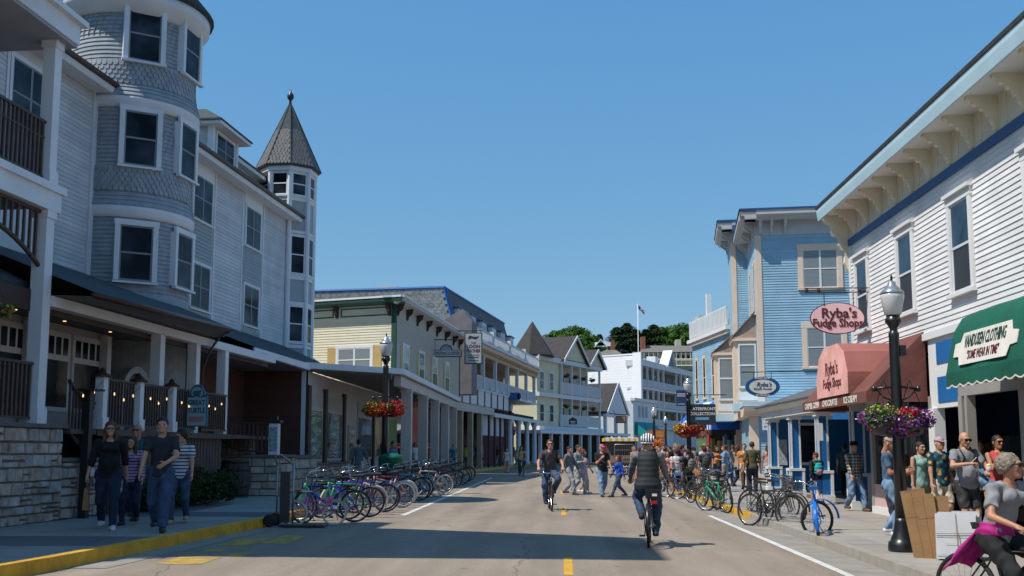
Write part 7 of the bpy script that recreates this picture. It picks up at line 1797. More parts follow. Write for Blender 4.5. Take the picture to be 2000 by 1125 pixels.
rider(rd(1018, 930), R(12), 'rider in a pale yellow vest approaching near the left arcade', dict(top=cloth((.45, .36, .16)), bottom=cloth((.05, .06, .06)), hair='long', hairc='brown', h=1.72, fem=True, sleeves='none', vox=.026), 'black bicycle of the rider in pale yellow near the arcade', (.02, .02, .02), dict())
# foreground woman on a bicycle at the right edge
cx, cy = 3.90, 9.1
Pf = dict(hip=.93, hy=.2, lean=.32, ground=False, ankR=(-.11, .02, .215), ankL=(.11, .14, .5), wrL=(.3, -.26, 1.06), wrR=(-.3, -.26, 1.06), ehL=(.6, .5, -.8), ehR=(-.6, .5, -.8), khL=(.25, -1, .3), khR=(-.2, -1, .2), ftL=(0, -1, -.1), ftR=(0, -1, 0), hem=-.06)
def tied(t, J, M0, g_, to):
    c = J['pel'] + V3(0, 0, .05); mt = cloth((.36, .01, .17), .7, 'magenta_jacket')
    g_('tied_jacket', lambda X, Y, Z: np.maximum(to(X, Y, Z, .035) + .012 * np.sin(X * 40 + Z * 50), np.abs(Z - c[2] - .02) - .06), mt)
    m = MB(); n = 5; vs = []; 
    for i in range(n + 1):
        for j in range(9):
            a = (j - 4) / 4; vs.append((a * (.15 + i * .012) - i * .045 + .012 * math.sin(i * 2.0 + j), c[1] + .13 + i * .03 + .02 * math.sin(j * 1.9 + i), c[2] - .02 - i * .058 - .012 * abs(a) * i))
    m.add(vs, [(i * 9 + j, i * 9 + j + 1, (i + 1) * 9 + j + 1, (i + 1) * 9 + j) for i in range(n) for j in range(8)], True); o = mob('jacket_tail', m.mesh(), mt, t, M0); s_ = o.modifiers.new('s', 'SOLIDIFY'); s_.thickness = .015
person((cx, cy, road_z(cx)), R(28), 'grey-haired woman in grey top with magenta jacket tied at her waist cycling right', Pf, top=cloth((.24, .24, .25)), bottom=BLK, hair='curly', hairc='grey', h=1.6, fem=True, sleeves='short', glasses=True, skinm=SKT, vox=.011, grips=(1, 1), extra=tied, fat=1.08, turn=.35)
bicycle((cx, cy, road_z(cx)), R(28), 'black bicycle ridden by the grey-haired woman', (.02, .02, .02), lean=0, group=None, bars='flat')
# --- crossing group in mid street
P_ = W(1, .22); P_['wrR'] = (-.12, -.26, 1.12)
person(rd(1130, 965), R(60), 'teenager in grey sweatshirt and light grey track pants crossing the street', P_, top=cloth((.24, .28, .27)), bottom=cloth((.36, .37, .40)), hair='short', hairc='brown', h=1.76, sleeves='long', vox=.021, group='people crossing the street', shoes=(.5, .48, .44))
person(rd(1112, 966), R(60), 'taller companion in grey hoodie just behind the teenager in track pants', W(-1, .25), top=cloth((.13, .15, .15)), bottom=cloth((.3, .3, .33)), hair='short', hairc='dark', h=1.7, sleeves='long', vox=.024, group='people crossing the street')
person(rd(1140, 964), R(65), 'girl in pale dress and white sneakers crossing behind the teenager', W(-1, .22), top=cloth((.42, .36, .40)), bottom=cloth((.45, .38, .43)), skirt=True, hair='long', hairc='auburn', h=1.6, fem=True, vox=.022, group='people crossing the street', shoes=(.7, .7, .7))
P_ = W(-1, .3); P_['wrR'] = (-.1, -.25, 1.25)
person(rd(1176, 970), R(15), 'man in black T-shirt and cap eating an ice cream as he crosses', P_, top=cloth((.014, .014, .016)), bottom=LDENIM, hair='short', hairc='brown', h=1.78, hat=('cap', (.5, .15, .2)), vox=.02, fat=1.15, group='people crossing the street')
person(rd(1209, 971), R(-75), 'child in royal blue jacket crossing behind the man in the cap', W(1, .32), top=cloth((.01, .07, .42)), bottom=DENIM, hair='long', hairc='auburn', h=1.42, fem=True, sleeves='long', vox=.02, group='people crossing the street')
person(rd(990, 925), R(0), 'woman in white tank top and beige shorts standing by the arcade kerb', W(1, .12), top=cloth((.55, .55, .58)), bottom=cloth((.34, .28, .22)), hair='tied', hairc='dark', h=1.68, fem=True, sleeves='none', shorts=True, vox=.026)
# --- right pavement
P_ = W(1, .26)
person(gp(1672, 998, RSZ), R(18), 'man in black hat and black and white plaid shirt striding along the right pavement', P_, top=PLAID, bottom=LDENIM, hair='short', hairc='grey', h=1.68, sleeves='long', hat=('brim', (.012, .012, .012)), shoes=(.12, .07, .04), vox=.018)
P_ = W(-1, .08); P_['wrL'] = (.1, -.3, 1.14); P_['wrR'] = (-.14, -.3, 1.1)
person(gp(1742, 1046, RSZ), R(62), 'man in tan cap and slate blue shirt looking at his phone beside the lamp post', P_, top=cloth((.06, .11, .18)), bottom=LDENIM, hair='short', hairc='brown', h=1.72, hat=('cap', (.33, .28, .22)), sleeves='short', skinm=SKT, nod=.35, shoes=(.6, .6, .62))
person(gp(1803, 1036, RSZ), R(30), 'woman in sage green top and khaki shorts beyond the cardboard boxes', dict(wrL=(.25, -.1, .85)), top=cloth((.22, .36, .32)), bottom=cloth((.24, .24, .18)), shorts=True, hair='tied', hairc='dark', h=1.62, fem=True, sleeves='none', fat=1.1)
P_ = dict(wrR=(-.26, -.12, .86)); 
person(gp(1842, 1040, RSZ), R(15), 'young man in dark floral shirt, pink cap and cream shorts', P_, top=FLOR, bottom=cloth((.55, .48, .38)), shorts=True, hair='short', hairc='brown', h=1.70, hat=('cap', (.42, .30, .34)), sleeves='short', shoes=(.5, .5, .5))
P_ = dict(wrR=(-.14, -.33, 1.24), wrL=(.16, -.34, 1.12), ehL=(1, .3, -.6), ehR=(-1, .3, -.6))
def cup(t, J, M0, g_, to):
    c = J['wrL'] + V3(-.02, -.06, .03); m = MB(); m.lathe([(.028, -.05), (.04, .05)], c, 14); o = mob('ice_cream_cup', m.mesh(), paint('cup_pink', (.6, .4, .45), .6), t, M0); m = MB(); m.lathe([(.04, .05), (.035, .075), (.015, .09), (0, .092)], c, 12); mob('ice_cream', m.mesh(), paint('cream_ice', (.75, .65, .3), .5), o, M0)
    s = J['wrR'] + V3(0, -.06, .03); m = MB(); m.tube([s, s + V3(.07, -.02, .07)], .004, 4); mob('spoon', m.mesh(), WHITE, t, M0)
    backpack((.015, .015, .018), None, 1.05)(t, J, M0, g_, to)
person(gp(1893, 1058, RSZ), R(12), 'man in grey T-shirt and black cargo shorts eating ice cream with a spoon', P_, top=cloth((.22, .23, .25)), bottom=cloth((.03, .03, .03)), shorts=True, hair='bald', hairc='brown', h=1.76, glasses=True, sleeves='short', fat=1.12, extra=cup, grips=(1, 1), nod=.2, shoes=(.05, .05, .05), vox=.015)
person(gp(1922, 1030, RSZ), R(-20), 'girl in light blue top behind the man with the cup', dict(wrR=(-.1, -.25, 1.3)), top=cloth((.18, .36, .55)), bottom=cloth((.3, .3, .32)), shorts=True, hair='curly', hairc='auburn', h=1.66, fem=True, sleeves='short')
person(gp(1958, 1050, RSZ), R(10), 'woman in red tank top and sunglasses lifting a spoon to her mouth', dict(wrR=(-.12, -.22, 1.38)), top=cloth((.45, .06, .05)), bottom=cloth((.12, .15, .25)), shorts=True, hair='tied', hairc='dark', h=1.72, fem=True, sleeves='none', glasses=True, skinm=SKT, grips=(0, 1))
person(gp(1760, 1022, RSZ), R(200), 'dark-haired person in black behind the lamp post facing the shop window', W(1, .1), top=BLK, bottom=cloth((.03, .03, .05)), hair='short', hairc='dark', h=1.68, vox=.024)
person(gp(1597, 985, RSZ), R(190), 'child in bright blue shorts with teal and pink backpack heading to the porch', W(1, .2), top=BLK, bottom=cloth((.03, .16, .5)), shorts=True, hair='short', hairc='auburn', h=1.42, sleeves='long', vox=.02, extra=backpack((.01, .35, .36), (.7, .15, .3), 1.0), hat=('cap', (.12, .03, .03)))
person(gp(1603, 962, RSZ), R(185), 'person in orange shirt and yellow hat at the porch window', dict(), top=cloth((.55, .22, .03)), bottom=DDENIM, hair='short', hairc='blond', h=1.66, hat=('cap', (.5, .38, .06)), vox=.026)
person(gp(1652, 968, RSZ), R(160), 'shaded customer in dark teal behind the plaid shirt man', dict(), top=cloth((.03, .08, .09)), bottom=BLK, hair='tied', hairc='dark', h=1.66, fem=True, vox=.026)
person(gp(1471, 965, RSZ), R(175), 'man in olive green T-shirt and jeans standing with his back to us', dict(wrL=(.3, .1, .9)), top=cloth((.075, .075, .035)), bottom=DDENIM, hair='short', hairc='brown', h=1.74, sleeves='half', vox=.021)
def baby(t, J, M0, g_, to):
    c = J['chest'] + V3(-.16, -.12, .08); g_('carried_child', lambda X, Y, Z: smin(smin(ell(X, Y, Z, c + V3(0, 0, .2), (.08, .085, .09)), ell(X, Y, Z, c, (.1, .09, .14)), .03), rc(X, Y, Z, c + V3(0, 0, -.08), c + V3(-.08, -.02, -.26), .06, .04), .03), SKL, c - V3(.25, .2, .35), c + V3(.2, .2, .35))
person(gp(1503, 958, RSZ), R(165), 'woman in beige top and pale skirt with crossbody strap holding a small child', dict(wrR=(-.2, -.25, 1.15)), top=cloth((.45, .28, .22)), bottom=cloth((.38, .38, .42)), skirt=True, hair='long', hairc='brown', h=1.68, fem=True, sleeves='short', vox=.021, extra=baby)
# --- crowd by the store
person(rd(1322, 970), R(200), 'boy in white T-shirt and black shorts, tallest white figure at the crowd edge', W(1, .1), top=cloth((.62, .62, .64)), bottom=BLK, shorts=True, hair='short', hairc='brown', h=1.66, vox=.021, group='crowd outside the awning store')
P_ = dict(wrL=(.5, -.35, 1.35), ehL=(0, .4, -1))
person(rd(1345, 974), R(215), 'person in black with grey backpack pointing an arm across the street', P_, top=BLK, bottom=BLK, hair='tied', hairc='dark', h=1.62, fem=True, vox=.021, sleeves='short', extra=backpack((.16, .15, .15)), group='crowd outside the awning store')
person(rd(1378, 965), R(190), 'man in dark navy vest at the right of the crowd by the bicycles', dict(), top=cloth((.03, .04, .07)), bottom=cloth((.2, .17, .13)), hair='short', hairc='dark', h=1.72, vox=.024, extra=backpack((.05, .055, .04)), group='crowd outside the awning store')
person(gp(1432, 935, RSZ), R(180), 'person in navy coat with yellow sash and pale jeans by the peach column', dict(), top=cloth((.03, .04, .08)), bottom=LDENIM, hair='tied', hairc='auburn', h=1.7, fem=True, sleeves='long', vox=.026, group='crowd outside the awning store')
person(rd(1300, 948), R(170), 'man in purple grey shirt and green shorts left of the boy in white', dict(), top=cloth((.09, .08, .13)), bottom=cloth((.03, .14, .10)), shorts=True, hair='short', hairc='dark', h=1.72, vox=.026, group='crowd outside the awning store')
# far figures: a few poses share meshes, each figure has its own clothes
POSES = []
for i, (P_, fem, sh, hr) in enumerate([(W(1, .25), 0, 0, 'short'), (W(-1, .2), 1, 0, 'long'), (dict(), 0, 1, 'short'), (dict(wrL=(.12, -.3, 1.15)), 1, 1, 'tied')]):
    t, J, M0 = person((0, 500 + i, -60), 0, 'x', P_, top=BLK, bottom=BLK, hair=hr, fem=bool(fem), shorts=bool(sh), vox=.036, h=1.72)
    POSES.append((t, list(t.children)))
CN = {'red': (.42, .03, .03), 'white': (.6, .6, .6), 'navy': (.02, .03, .1), 'teal': (.03, .22, .25), 'black': (.015, .015, .015), 'sky blue': (.15, .32, .5), 'grey': (.2, .2, .21), 'pink': (.5, .22, .25), 'green': (.05, .18, .06), 'orange': (.55, .2, .04), 'yellow': (.55, .42, .06), 'purple': (.15, .05, .2), 'tan': (.35, .26, .17), 'maroon': (.16, .02, .03)}
BN = {'jeans': (.06, .11, .2), 'black trousers': (.015, .015, .015), 'khaki bottoms': (.28, .23, .16), 'white bottoms': (.5, .5, .5), 'grey bottoms': (.15, .15, .16)}
used_lab = set()
def far_person(x, y, z, where, group, rz=None, h=None):
    k = rnd.randrange(4)
    for _ in range(60):
        a = rnd.choice(list(CN) + ['black', 'navy', 'grey', 'white', 'maroon', 'black']); b = rnd.choice(list(BN)); lab = 'distant pedestrian in %s top and %s %s' % (a, b, where)
        if lab not in used_lab: break
    used_lab.add(lab)
    t0, ch = POSES[k]; t = t0.copy(); COL.objects.link(t); h = h or rnd.uniform(.92, 1.03)
    Mt = Matrix.Translation((x, y, z)) @ Matrix.Rotation(rnd.uniform(0, 6.28) if rz is None else rz, 4, 'Z') @ Matrix.Scale(h, 4); t.matrix_basis = Mt; WM[t] = Mt
    t['label'] = lab; t['category'] = 'person'; t['group'] = group
    hc = rnd.choice(list(HAIRC.values()))
    for c in ch:
        n = c.copy(); COL.objects.link(n); n.parent = t
        nm = c.name.split('.')[0]
        if n.material_slots:
            mt = {'shirt': cloth(CN[a]), 'trousers': cloth(BN[b]), 'shorts': cloth(BN[b]), 'hair': hc}.get(nm)
            if mt: n.material_slots[0].link = 'OBJECT'; n.material_slots[0].material = mt
    return t
for i in range(44):   # crowd at the right, on the pavement and spilling into the street
    y = 39 + 28 * (i / 44) ** 1.3 + rnd.uniform(-1, 1); x = rnd.uniform(4.6, 7.2) if i % 3 else rnd.uniform(3.6, 5.0)
    if y > 55: x = rnd.uniform(4.0, 7.5)
    far_person(x, y, RSZ if x > 4.4 else road_z(x), 'outside the striped awning store', 'crowd outside the awning store')
for i in range(24):   # along the left arcade
    y = 58 + 40 * (i / 24); xk = lkx(y); far_person(xk - rnd.uniform(.5, 2.6), y, LSZ, 'under the left arcade', 'pedestrians along the left arcade')
for i in range(12):
    y = 96 + rnd.uniform(0, 22); xk = lkx(y); far_person(xk - rnd.uniform(-1.5, 2.5), y, LSZ if False else LSZ, 'at the bend below the yellow hotel', 'pedestrians at the bend')
for i in range(10):
    x = rnd.uniform(1, 9); y = rnd.uniform(84, 118); x = max(x, lkx(y) + 1)
    far_person(x, y, 0, 'in the roadway beyond the carriage', 'pedestrians at the bend')
for i in range(5):
    y = 43 + i * 3.6; far_person(-7.2 + rnd.uniform(-.5, .5), y, LSZ, 'behind the stout grey columns', 'pedestrians under the flat canopy')
for t, ch in POSES:
    for c in ch: 
        for g_ in list(c.children): bpy.data.objects.remove(g_)
        bpy.data.objects.remove(c)
    bpy.data.objects.remove(t)

# ------------------------------------------------------------------ street lamps
LGL = None
def lamp_glass():
    m, nt, b = newmat('frosted_lamp_glass'); b.inputs['Base Color'].default_value = (.8, .8, .78, 1); b.inputs['Roughness'].default_value = .25; b.inputs['Transmission Weight'].default_value = .25; return m
LGL = lamp_glass()
def street_lamp(x, y, z, s, label, arms=True, basket_=True):
    M = TL(x, y, z) @ Matrix.Scale(s, 4); t = empty('street_lamp', TL(x, y, z), label, 'street lamp', 'black street lamps with acorn globes')
    def mk(key, fn, name, mat, par=t):
        return mob(name, bmesh_part(key, fn, mat), mat, par, M)
    mk('lampbase', lambda m: m.lathe([(.2, 0), (.21, .04), (.2, .14), (.17, .17), (.16, .2), (.13, .27), (.115, .34), (.1, .44), (.095, .5)], (0, 0, 0), 20), 'base', BLACKM)
    mk('lamppost', lambda m: m.lathe([(.092, .5), (.085, 1.5), (.075, 3.2), (.078, 3.22), (.078, 3.27), (.06, 3.29), (.055, 3.33), (.09, 3.4), (.12, 3.44), (.12, 3.48), (.1, 3.5), (.1, 3.54)], (0, 0, 0), 16), 'post', BLACKM)
    gl = mk('lampglobe', lambda m: m.lathe([(.1, 3.54), (.125, 3.56), (.17, 3.8), (.175, 3.84), (.165, 3.87)], (0, 0, 0), 22), 'globe', LGL)
    mk('lampcap', lambda m: m.lathe([(.178, 3.87), (.17, 3.9), (.12, 3.95), (.07, 4.0), (.055, 4.05), (.03, 4.07), (0, 4.08)], (0, 0, 0), 22), 'globe_cap', paint('lamp_cap_metal', (.45, .46, .47), .25, .1, 5, metal=.7), gl)
    mk('lampfinial', lambda m: m.lathe([(.02, 4.06), (.015, 4.1), (.022, 4.13), (.008, 4.16), (0, 4.2)], (0, 0, 0), 8), 'finial', BLACKM)
    if arms:
        mk('lamparm', lambda m: (m.tube([(-.32, 0, 2.42), (-.1, 0, 2.45), (.1, 0, 2.45), (.32, 0, 2.42)], .022, 6), m.tube([(-.3, 0, 2.42), (-.2, 0, 2.3), (-.08, 0, 2.25)], .014, 5), m.tube([(.3, 0, 2.42), (.2, 0, 2.3), (.08, 0, 2.25)], .014, 5), m.lathe([(.035, -.04), (.035, .04)], (-.33, 0, 2.42), 8), m.lathe([(.035, -.04), (.035, .04)], (.33, 0, 2.42), 8)), 'basket_arms', BLACKM)
        mk('lampbox', lambda m: m.box(.07, .16, -.05, .05, 2.92, 3.08), 'junction_box', BLACKM)
    return t
street_lamp(5.0, 15.4, RSZ - .01, .98, 'black street lamp beside the cardboard boxes with the largest globe')
street_lamp(4.6, 36.5, RSZ, .98, 'street lamp with small blue sign, left of the black hanging store sign')
street_lamp(5.7, 61.5, RSZ, .98, 'farther street lamp above the crowd, right of the carriage roof', arms=False)
street_lamp(8.2, 79, RSZ, .98, 'farthest street lamp on the right, next to the striped awning', arms=False)
street_lamp(-5.86, 34.6, LSZ, 1.27, 'tall street lamp on the left pavement in front of the cream lodge')
street_lamp(-3.95, 85, LSZ, 1.27, 'street lamp under the long balconies of the grey mansard hotel', arms=False)
street_lamp(-.6, 121, .1, 1.3, 'street lamp before the yellow hotel arcade', arms=False)
def lamp_baskets(x, y, z, s, mats_, labels, group, rad, n, size, seed):
    for i, sx in enumerate((-1, 1)):
        basket('flower_basket', (x + sx * rad * .45, y - .02, z), rad, mats_[i], labels[i], group, n, size, seed + i, hang=.5 * s + .1)
lamp_baskets(5.0, 15.4, 1.98, 1, [[(LEAF, 1.2), (P_PUR, 1.6), (P_LIME, 1.2), (P_WHI, .35), (P_MAG, .5)], [(LEAF, 1.2), (P_PUR, 1.5), (P_RED, .7), (P_WHI, .4), (P_MAG, .5)]],
    ['purple and lime flower basket on the street-facing side of the nearest lamp', 'purple and red flower basket on the shop side of the nearest lamp'], 'baskets on the nearest lamp', .42, 4200, .036, 11)
lamp_baskets(4.6, 36.5, 2.2, 1, [[(LEAF, 1), (P_RED, 1.4), (P_YEL, .5), (P_WHI, .3)], [(LEAF, .8), (P_RED, 2.2)]],
    ['red and yellow flower basket on the left arm of the lamp with the blue sign', 'all red flower basket on the right arm of the lamp with the blue sign'], 'baskets on the second right lamp', .40, 1200, .055, 21)
lamp_baskets(-5.86, 34.6, 2.9, 1.2, [[(LEAF, 1), (P_RED, .7), (P_ORG, 1.4), (P_YEL, .9)], [(LEAF, 1), (P_RED, 1.5), (P_ORG, .6), (P_YEL, .15)]],
    ['orange and yellow flower basket left of the tall lamp by the lodge', 'red orange flower basket right of the tall lamp by the lodge'], 'baskets on the tall left lamp', .47, 1900, .055, 31)
basket('flower_basket', (5.7, 61.3, 1.9), .6, [(LEAF, .8), (P_ORG, 1.6), (P_YEL, .4)], 'orange flower basket above the helmeted rider', 'far lamp baskets', 500, .1, 41)
basket('flower_basket', (8.0, 79, 1.6), .6, [(LEAF, 1), (P_PUR, 1.2), (P_MAG, .5)], 'far purple basket by the striped awning', 'far lamp baskets', 300, .1, 42)
basket('flower_basket', (-3.95, 84.8, 3.0), .7, [(LEAF, .7), (P_PUR, 1.6)], 'dusky purple basket on the lamp under the long balconies', 'far lamp baskets', 300, .12, 43)
basket('flower_basket', (-.6, 120.8, 3.2), .8, [(LEAF, .7), (P_DRED, 1.6)], 'dark red basket on the lamp before the yellow hotel', 'far lamp baskets', 260, .14, 44)
basket('flower_basket', tuple(FPo.p(-1.1, -.05, 4.0)), .34, [(LEAF, 1.4), (P_LIME, .5), (P_RED, .7)], 'red geranium basket cut by the left edge under the gallery', None, 900, .045, 45)
# bush in front of the porch
bu = empty('shrub', TL(-8.5, 23.6, LSZ), 'low dark green shrub bed against the porch skirt behind the walkers', 'shrub')
for k in range(6): blob((-8.75 + k * .05, 21.9 + k * .78, LSZ + .42), .58, .8, 1500, .05, [(foliage_mat('shrub_foliage', (.035, .06, .018)), 1)], bu, ['foliage'], 60 + k)
sm = MB()
for k in range(14): sm.tube([(-8.7, 21.8 + k * .3, LSZ), (-8.7 + rnd.uniform(-.2, .2), 21.8 + k * .3, LSZ + .6)], .012, 4)
sm.build('stems', BARK, bu, kind='stuff')
# barrels
STAVE = perobj('barrel_stave', (.07, .055, .05), .75, .25, 0, .5, 25); HOOP = paint('iron_hoop', (.03, .03, .03), .5, .3, 8, metal=.6)
for (x, y, lab) in ((-9.1, 28.75, 'weathered wooden barrel at the terrace wall, right one'), (-10.1, 29.0, 'weathered wooden barrel in shade left of the other barrel')):
    t = empty('barrel', TL(x, y, LSZ), lab, 'barrel', 'barrels by the terrace'); r_ = .36; hh_ = 1.05
    for k in range(18):
        a0 = 2 * math.pi * k / 18 + .012; a1 = 2 * math.pi * (k + 1) / 18 - .012; vs = []
        for i in range(7):
            z = hh_ * i / 6; rr = r_ * (1 + .14 * math.sin(math.pi * i / 6))
            for a in (a0, a1): vs += [(x + rr * math.cos(a), y + rr * math.sin(a), LSZ + z), (x + (rr - .03) * math.cos(a), y + (rr - .03) * math.sin(a), LSZ + z)]
        fs = []
        for i in range(6): b = i * 4; fs += [(b, b + 2, b + 6, b + 4), (b, b + 4, b + 5, b + 1), (b + 2, b + 3, b + 7, b + 6)]
        fs += [(24, 26, 27, 25)]
        MB().add(vs, fs).build('stave', STAVE, t)
    for z in (.08, .3, .75, .97):
        rr = r_ * (1 + .14 * math.sin(math.pi * z / hh_)) + .006; MB().lathe([(rr, z - .025), (rr + .004, z), (rr, z + .025)], (x, y, LSZ), 24).build('hoop', HOOP, t)
    MB().lathe([(r_ - .03, .98), (0, .98)], (x, y, LSZ), 18).build('lid', STAVE, t)
# hand truck
ht = empty('hand_truck', TL(-5.55, 20.0, .05), 'upright black hand truck with chrome loop handle on the yellow kerb', 'hand truck')
hx0, hy0 = -5.3, 20.0
m = MB(); m.box(hx0 - .13, hx0 + .06, hy0 - .03, hy0 + .03, .14, 1.12); m.build('back_plate', BLACKM, ht)
m = MB(); 
for s in (-.2, .12): m.tube([(hx0 + s, hy0 + .02, .12), (hx0 + s, hy0 + .02, 1.3)], .018, 6)
m.tube([(hx0 - .2, hy0 + .02, 1.25), (hx0 - .24, hy0 - .1, 1.42), (hx0 - .1, hy0 - .12, 1.45), (hx0 + .12, hy0 + .02, 1.25)], .018, 6); m.build('tube_frame', paint('brushed_steel', (.35, .35, .36), .3, .1, 5, metal=.9), ht)
MB().hexa([(hx0 - .15, hy0 - .05, .06), (hx0 + .75, hy0 - .02, .06), (hx0 + .75, hy0 + .3, .06), (hx0 - .15, hy0 + .3, .06), (hx0 - .15, hy0 - .05, .09), (hx0 + .75, hy0 - .02, .085), (hx0 + .75, hy0 + .3, .085), (hx0 - .15, hy0 + .3, .09)]).build('toe_plate', BLACKM, ht)
for dy in (-.1, .32): MB().lathe([(.03, -.03), (.1, -.03), (.125, -.02), (.125, .02), (.1, .03), (.03, .03)], (hx0 - .3, hy0 + dy, .18), 18, True, 0, 'Y').build('wheel', TYRE, ht)
MB().tube([(hx0 - .3, hy0 - .1, .18), (hx0 - .3, hy0 + .32, .18)], .012, 5).build('axle', CHROME, ht)
# green barrel bin behind the bikes
gb = empty('litter_bin', TL(-7.0, 40.3, LSZ), 'dark green round bin with domed top behind the parked bicycles', 'litter bin'); 
MB().lathe([(.42, 0), (.42, .95), (.44, .98)], (-6.3, 37.3, LSZ), 18).build('drum', paint('bin_green', (.01, .12, .06), .4), gb); MB().lathe([(.44, .98), (.4, 1.12), (.2, 1.2), (0, 1.21)], (-6.3, 37.3, LSZ), 18).build('lid', MC['bin_green'], gb)
gb.location = (-6.3, 37.3, LSZ)
for c in gb.children: c.matrix_basis = Matrix.Translation((0, 0, 0))
# cardboard by the lamp
KR = paint('corrugated_cardboard', (.30, .17, .075), .85, .12, 4, .3, 30, dirt=.1); KR2 = paint('cardboard_inner', (.24, .135, .06), .85, .12, 4)
def sheet(name, p, ang, tilt, w, h, th, mat, label, roll=0):
    M = Matrix.Translation(p) @ Matrix.Rotation(ang, 4, 'Z') @ Matrix.Rotation(roll, 4, 'Y') @ Matrix.Rotation(tilt, 4, 'X')
    return M
cb = empty('cardboard_stack', TL(4.98, 14.6, RSZ), 'tall folded brown cardboard cartons leaning by the lamp post', 'cardboard', 'cardboard put out by the lamp')
for i, (dx, dy, a, w, h, rl) in enumerate(((0, 0, .1, .3, .9, -.15), (.03, .07, .12, .32, .93, -.16), (.2, -.03, .05, .26, .84, -.02), (.1, -.05, .1, .24, .87, -.12))):
    M = Matrix.Translation((5.0 + dx, 14.45 + dy, RSZ)) @ Matrix.Rotation(a - .4, 4, 'Z') @ Matrix.Rotation(rl, 4, 'Y') @ Matrix.Rotation(-.06, 4, 'X'); m = MB(); m.box(-w / 2, w / 2, 0, .025, .0, h); m.box(-w / 2 + .01, w / 2 - .02, .03, .05, .01, h - .04); mob('carton', m.mesh(), KR, cb, M)
    m = MB(); m.box(-w * .1, -w * .1 + .006, -.003, 0, .0, h); m.box(-w / 2, w / 2, -.003, 0, h * .62, h * .625); mob('crease', m.mesh(), KR2, cb, M)
wc = empty('cardboard_stack', TL(5.35, 13.9, RSZ), 'bundle of flattened white boxes tied with twine in front of the shoppers', 'cardboard', 'cardboard put out by the lamp')
WBX = paint('white_carton', (.58, .58, .60), .7, .06, 4, .1, 30, dirt=.12)
for i in range(7):
    M = Matrix.Translation((5.28 + i * .028, 14.1 + i * .045, RSZ + .02)) @ Matrix.Rotation(-.38, 4, 'Z') @ Matrix.Rotation(-.05, 4, 'X'); w = .5 + rnd.uniform(-.02, .03); h = .6 + rnd.uniform(-.04, .02)
    m = MB(); m.box(-w / 2, w / 2, 0, .038, 0, h); mob('flattened_box', m.mesh(), WBX if i % 3 != 2 else KR, wc, M)
M = Matrix.Translation((5.28, 14.09, RSZ + .02)) @ Matrix.Rotation(-.38, 4, 'Z') @ Matrix.Rotation(-.05, 4, 'X')
m = MB(); m.tube([(.02, -.006, 0), (.0, -.006, .6)], .004, 4); m.tube([(-.25, -.006, .33), (.25, -.006, .35)], .004, 4); m.tube([(.03, -.006, .34), (.06, -.01, .1)], .004, 4); mob('twine', m.mesh(), KR, wc, M)
m = MB(); m.box(-.25, .25, -.004, 0, .05, .054); m.box(-.25, .25, -.004, 0, .3, .303); m.box(-.13, .18, -.004, 0, .2, .202); mob('print', m.mesh(), paint('grey_print', (.2, .2, .22), .7), wc, M)
# ------------------------------------------------------------------ hanging signs
def ellipse(m, c, a, b, th, n=40, y=0):
    ring_ = [(c[0] + a * math.cos(2 * math.pi * k / n), y, c[1] + b * math.sin(2 * math.pi * k / n)) for k in range(n)]
    m.prism(ring_, (0, th, 0))
def signM(x, y, z, rz=0): return TL(x, y, z) @ RZ(rz)
FACE = Matrix.Rotation(R(90), 4, 'X')      # text facing -y
# pink oval
yS = 24.3; s_ = 2000 / yS
sg = empty('hanging_sign', TL(6.63, yS, 4.5), "pink oval Ryba's Fudge Shops sign on a long iron bracket", 'sign'); cS = Vector((6.6, yS, 4.63)); M = TL(*cS)
m = MB(); ellipse(m, (0, 0), .62, .36, .05); mob('panel', m.mesh(), paint('sign_pink', (.84, .55, .57), .5, .03, 2), sg, M)
m = MB(); ellipse(m, (0, 0), .64, .38, .03); mob('rim', m.mesh(), MAROON, sg, M @ TL(0, .01, 0))
text("Ryba's", .33, MAROON, sg, M @ TL(.04, -.006, .11) @ FACE, bold=.008, shear=0); text("Fudge Shops", .27, MAROON, sg, M @ TL(0, -.006, -.12) @ FACE, bold=.007, sx=.86)
m = MB(); 
for z in (.62, .72): m.tube([(-.75, 0, z), (.95, 0, z)], .014, 6)
for x in (-.7, -.42, .55): m.lathe([(.045, -.03), (.045, .03)], (x, 0, .67), 8, True, 0, 'X')
for x in (-.3, .38): m.tube([(x, 0, .62), (x, 0, .3)], .012, 5)
mob('bracket', m.mesh(), paint('rusty_iron', (.06, .03, .022), .7, .3, 9), sg, M)
# blue oval bicycle shop sign
yS = 35.0
sg = empty('hanging_sign', TL(7.0, yS, 3.6), "blue rimmed white oval Ryba's bicycle rentals sign", 'sign'); M = TL(6.92, yS, 3.66)
m = MB(); ellipse(m, (0, 0), .58, .34, .05); mob('rim', m.mesh(), paint('sign_blue', (.01, .09, .25), .5, .05, 2), sg, M); m = MB(); ellipse(m, (0, 0), .45, .24, .02); mob('panel', m.mesh(), IVORY, sg, M @ TL(0, -.012, 0))
SBL = paint('sign_ink_blue', (.02, .05, .15), .5)
text("Ryba's", .2, SBL, sg, M @ TL(.04, -.016, .07) @ FACE, bold=.003, shear=.3); text("Bicycle Rentals", .1, SBL, sg, M @ TL(0, -.016, -.07) @ FACE); text("LOWEST RATES", .07, IVORY, sg, M @ TL(0, -.006, .285) @ FACE, bold=.002); text("BETTER PRICES", .07, IVORY, sg, M @ TL(0, -.006, -.285) @ FACE, bold=.002)
m = MB(); m.tube([(-.7, 0, .5), (2.1, 0, .53)], .02, 6); m.tube([(-.3, 0, .5), (-.3, 0, .28)], .01, 5); m.tube([(.3, 0, .5), (.3, 0, .28)], .01, 5); mob('bracket', m.mesh(), BLACKM, sg, M)
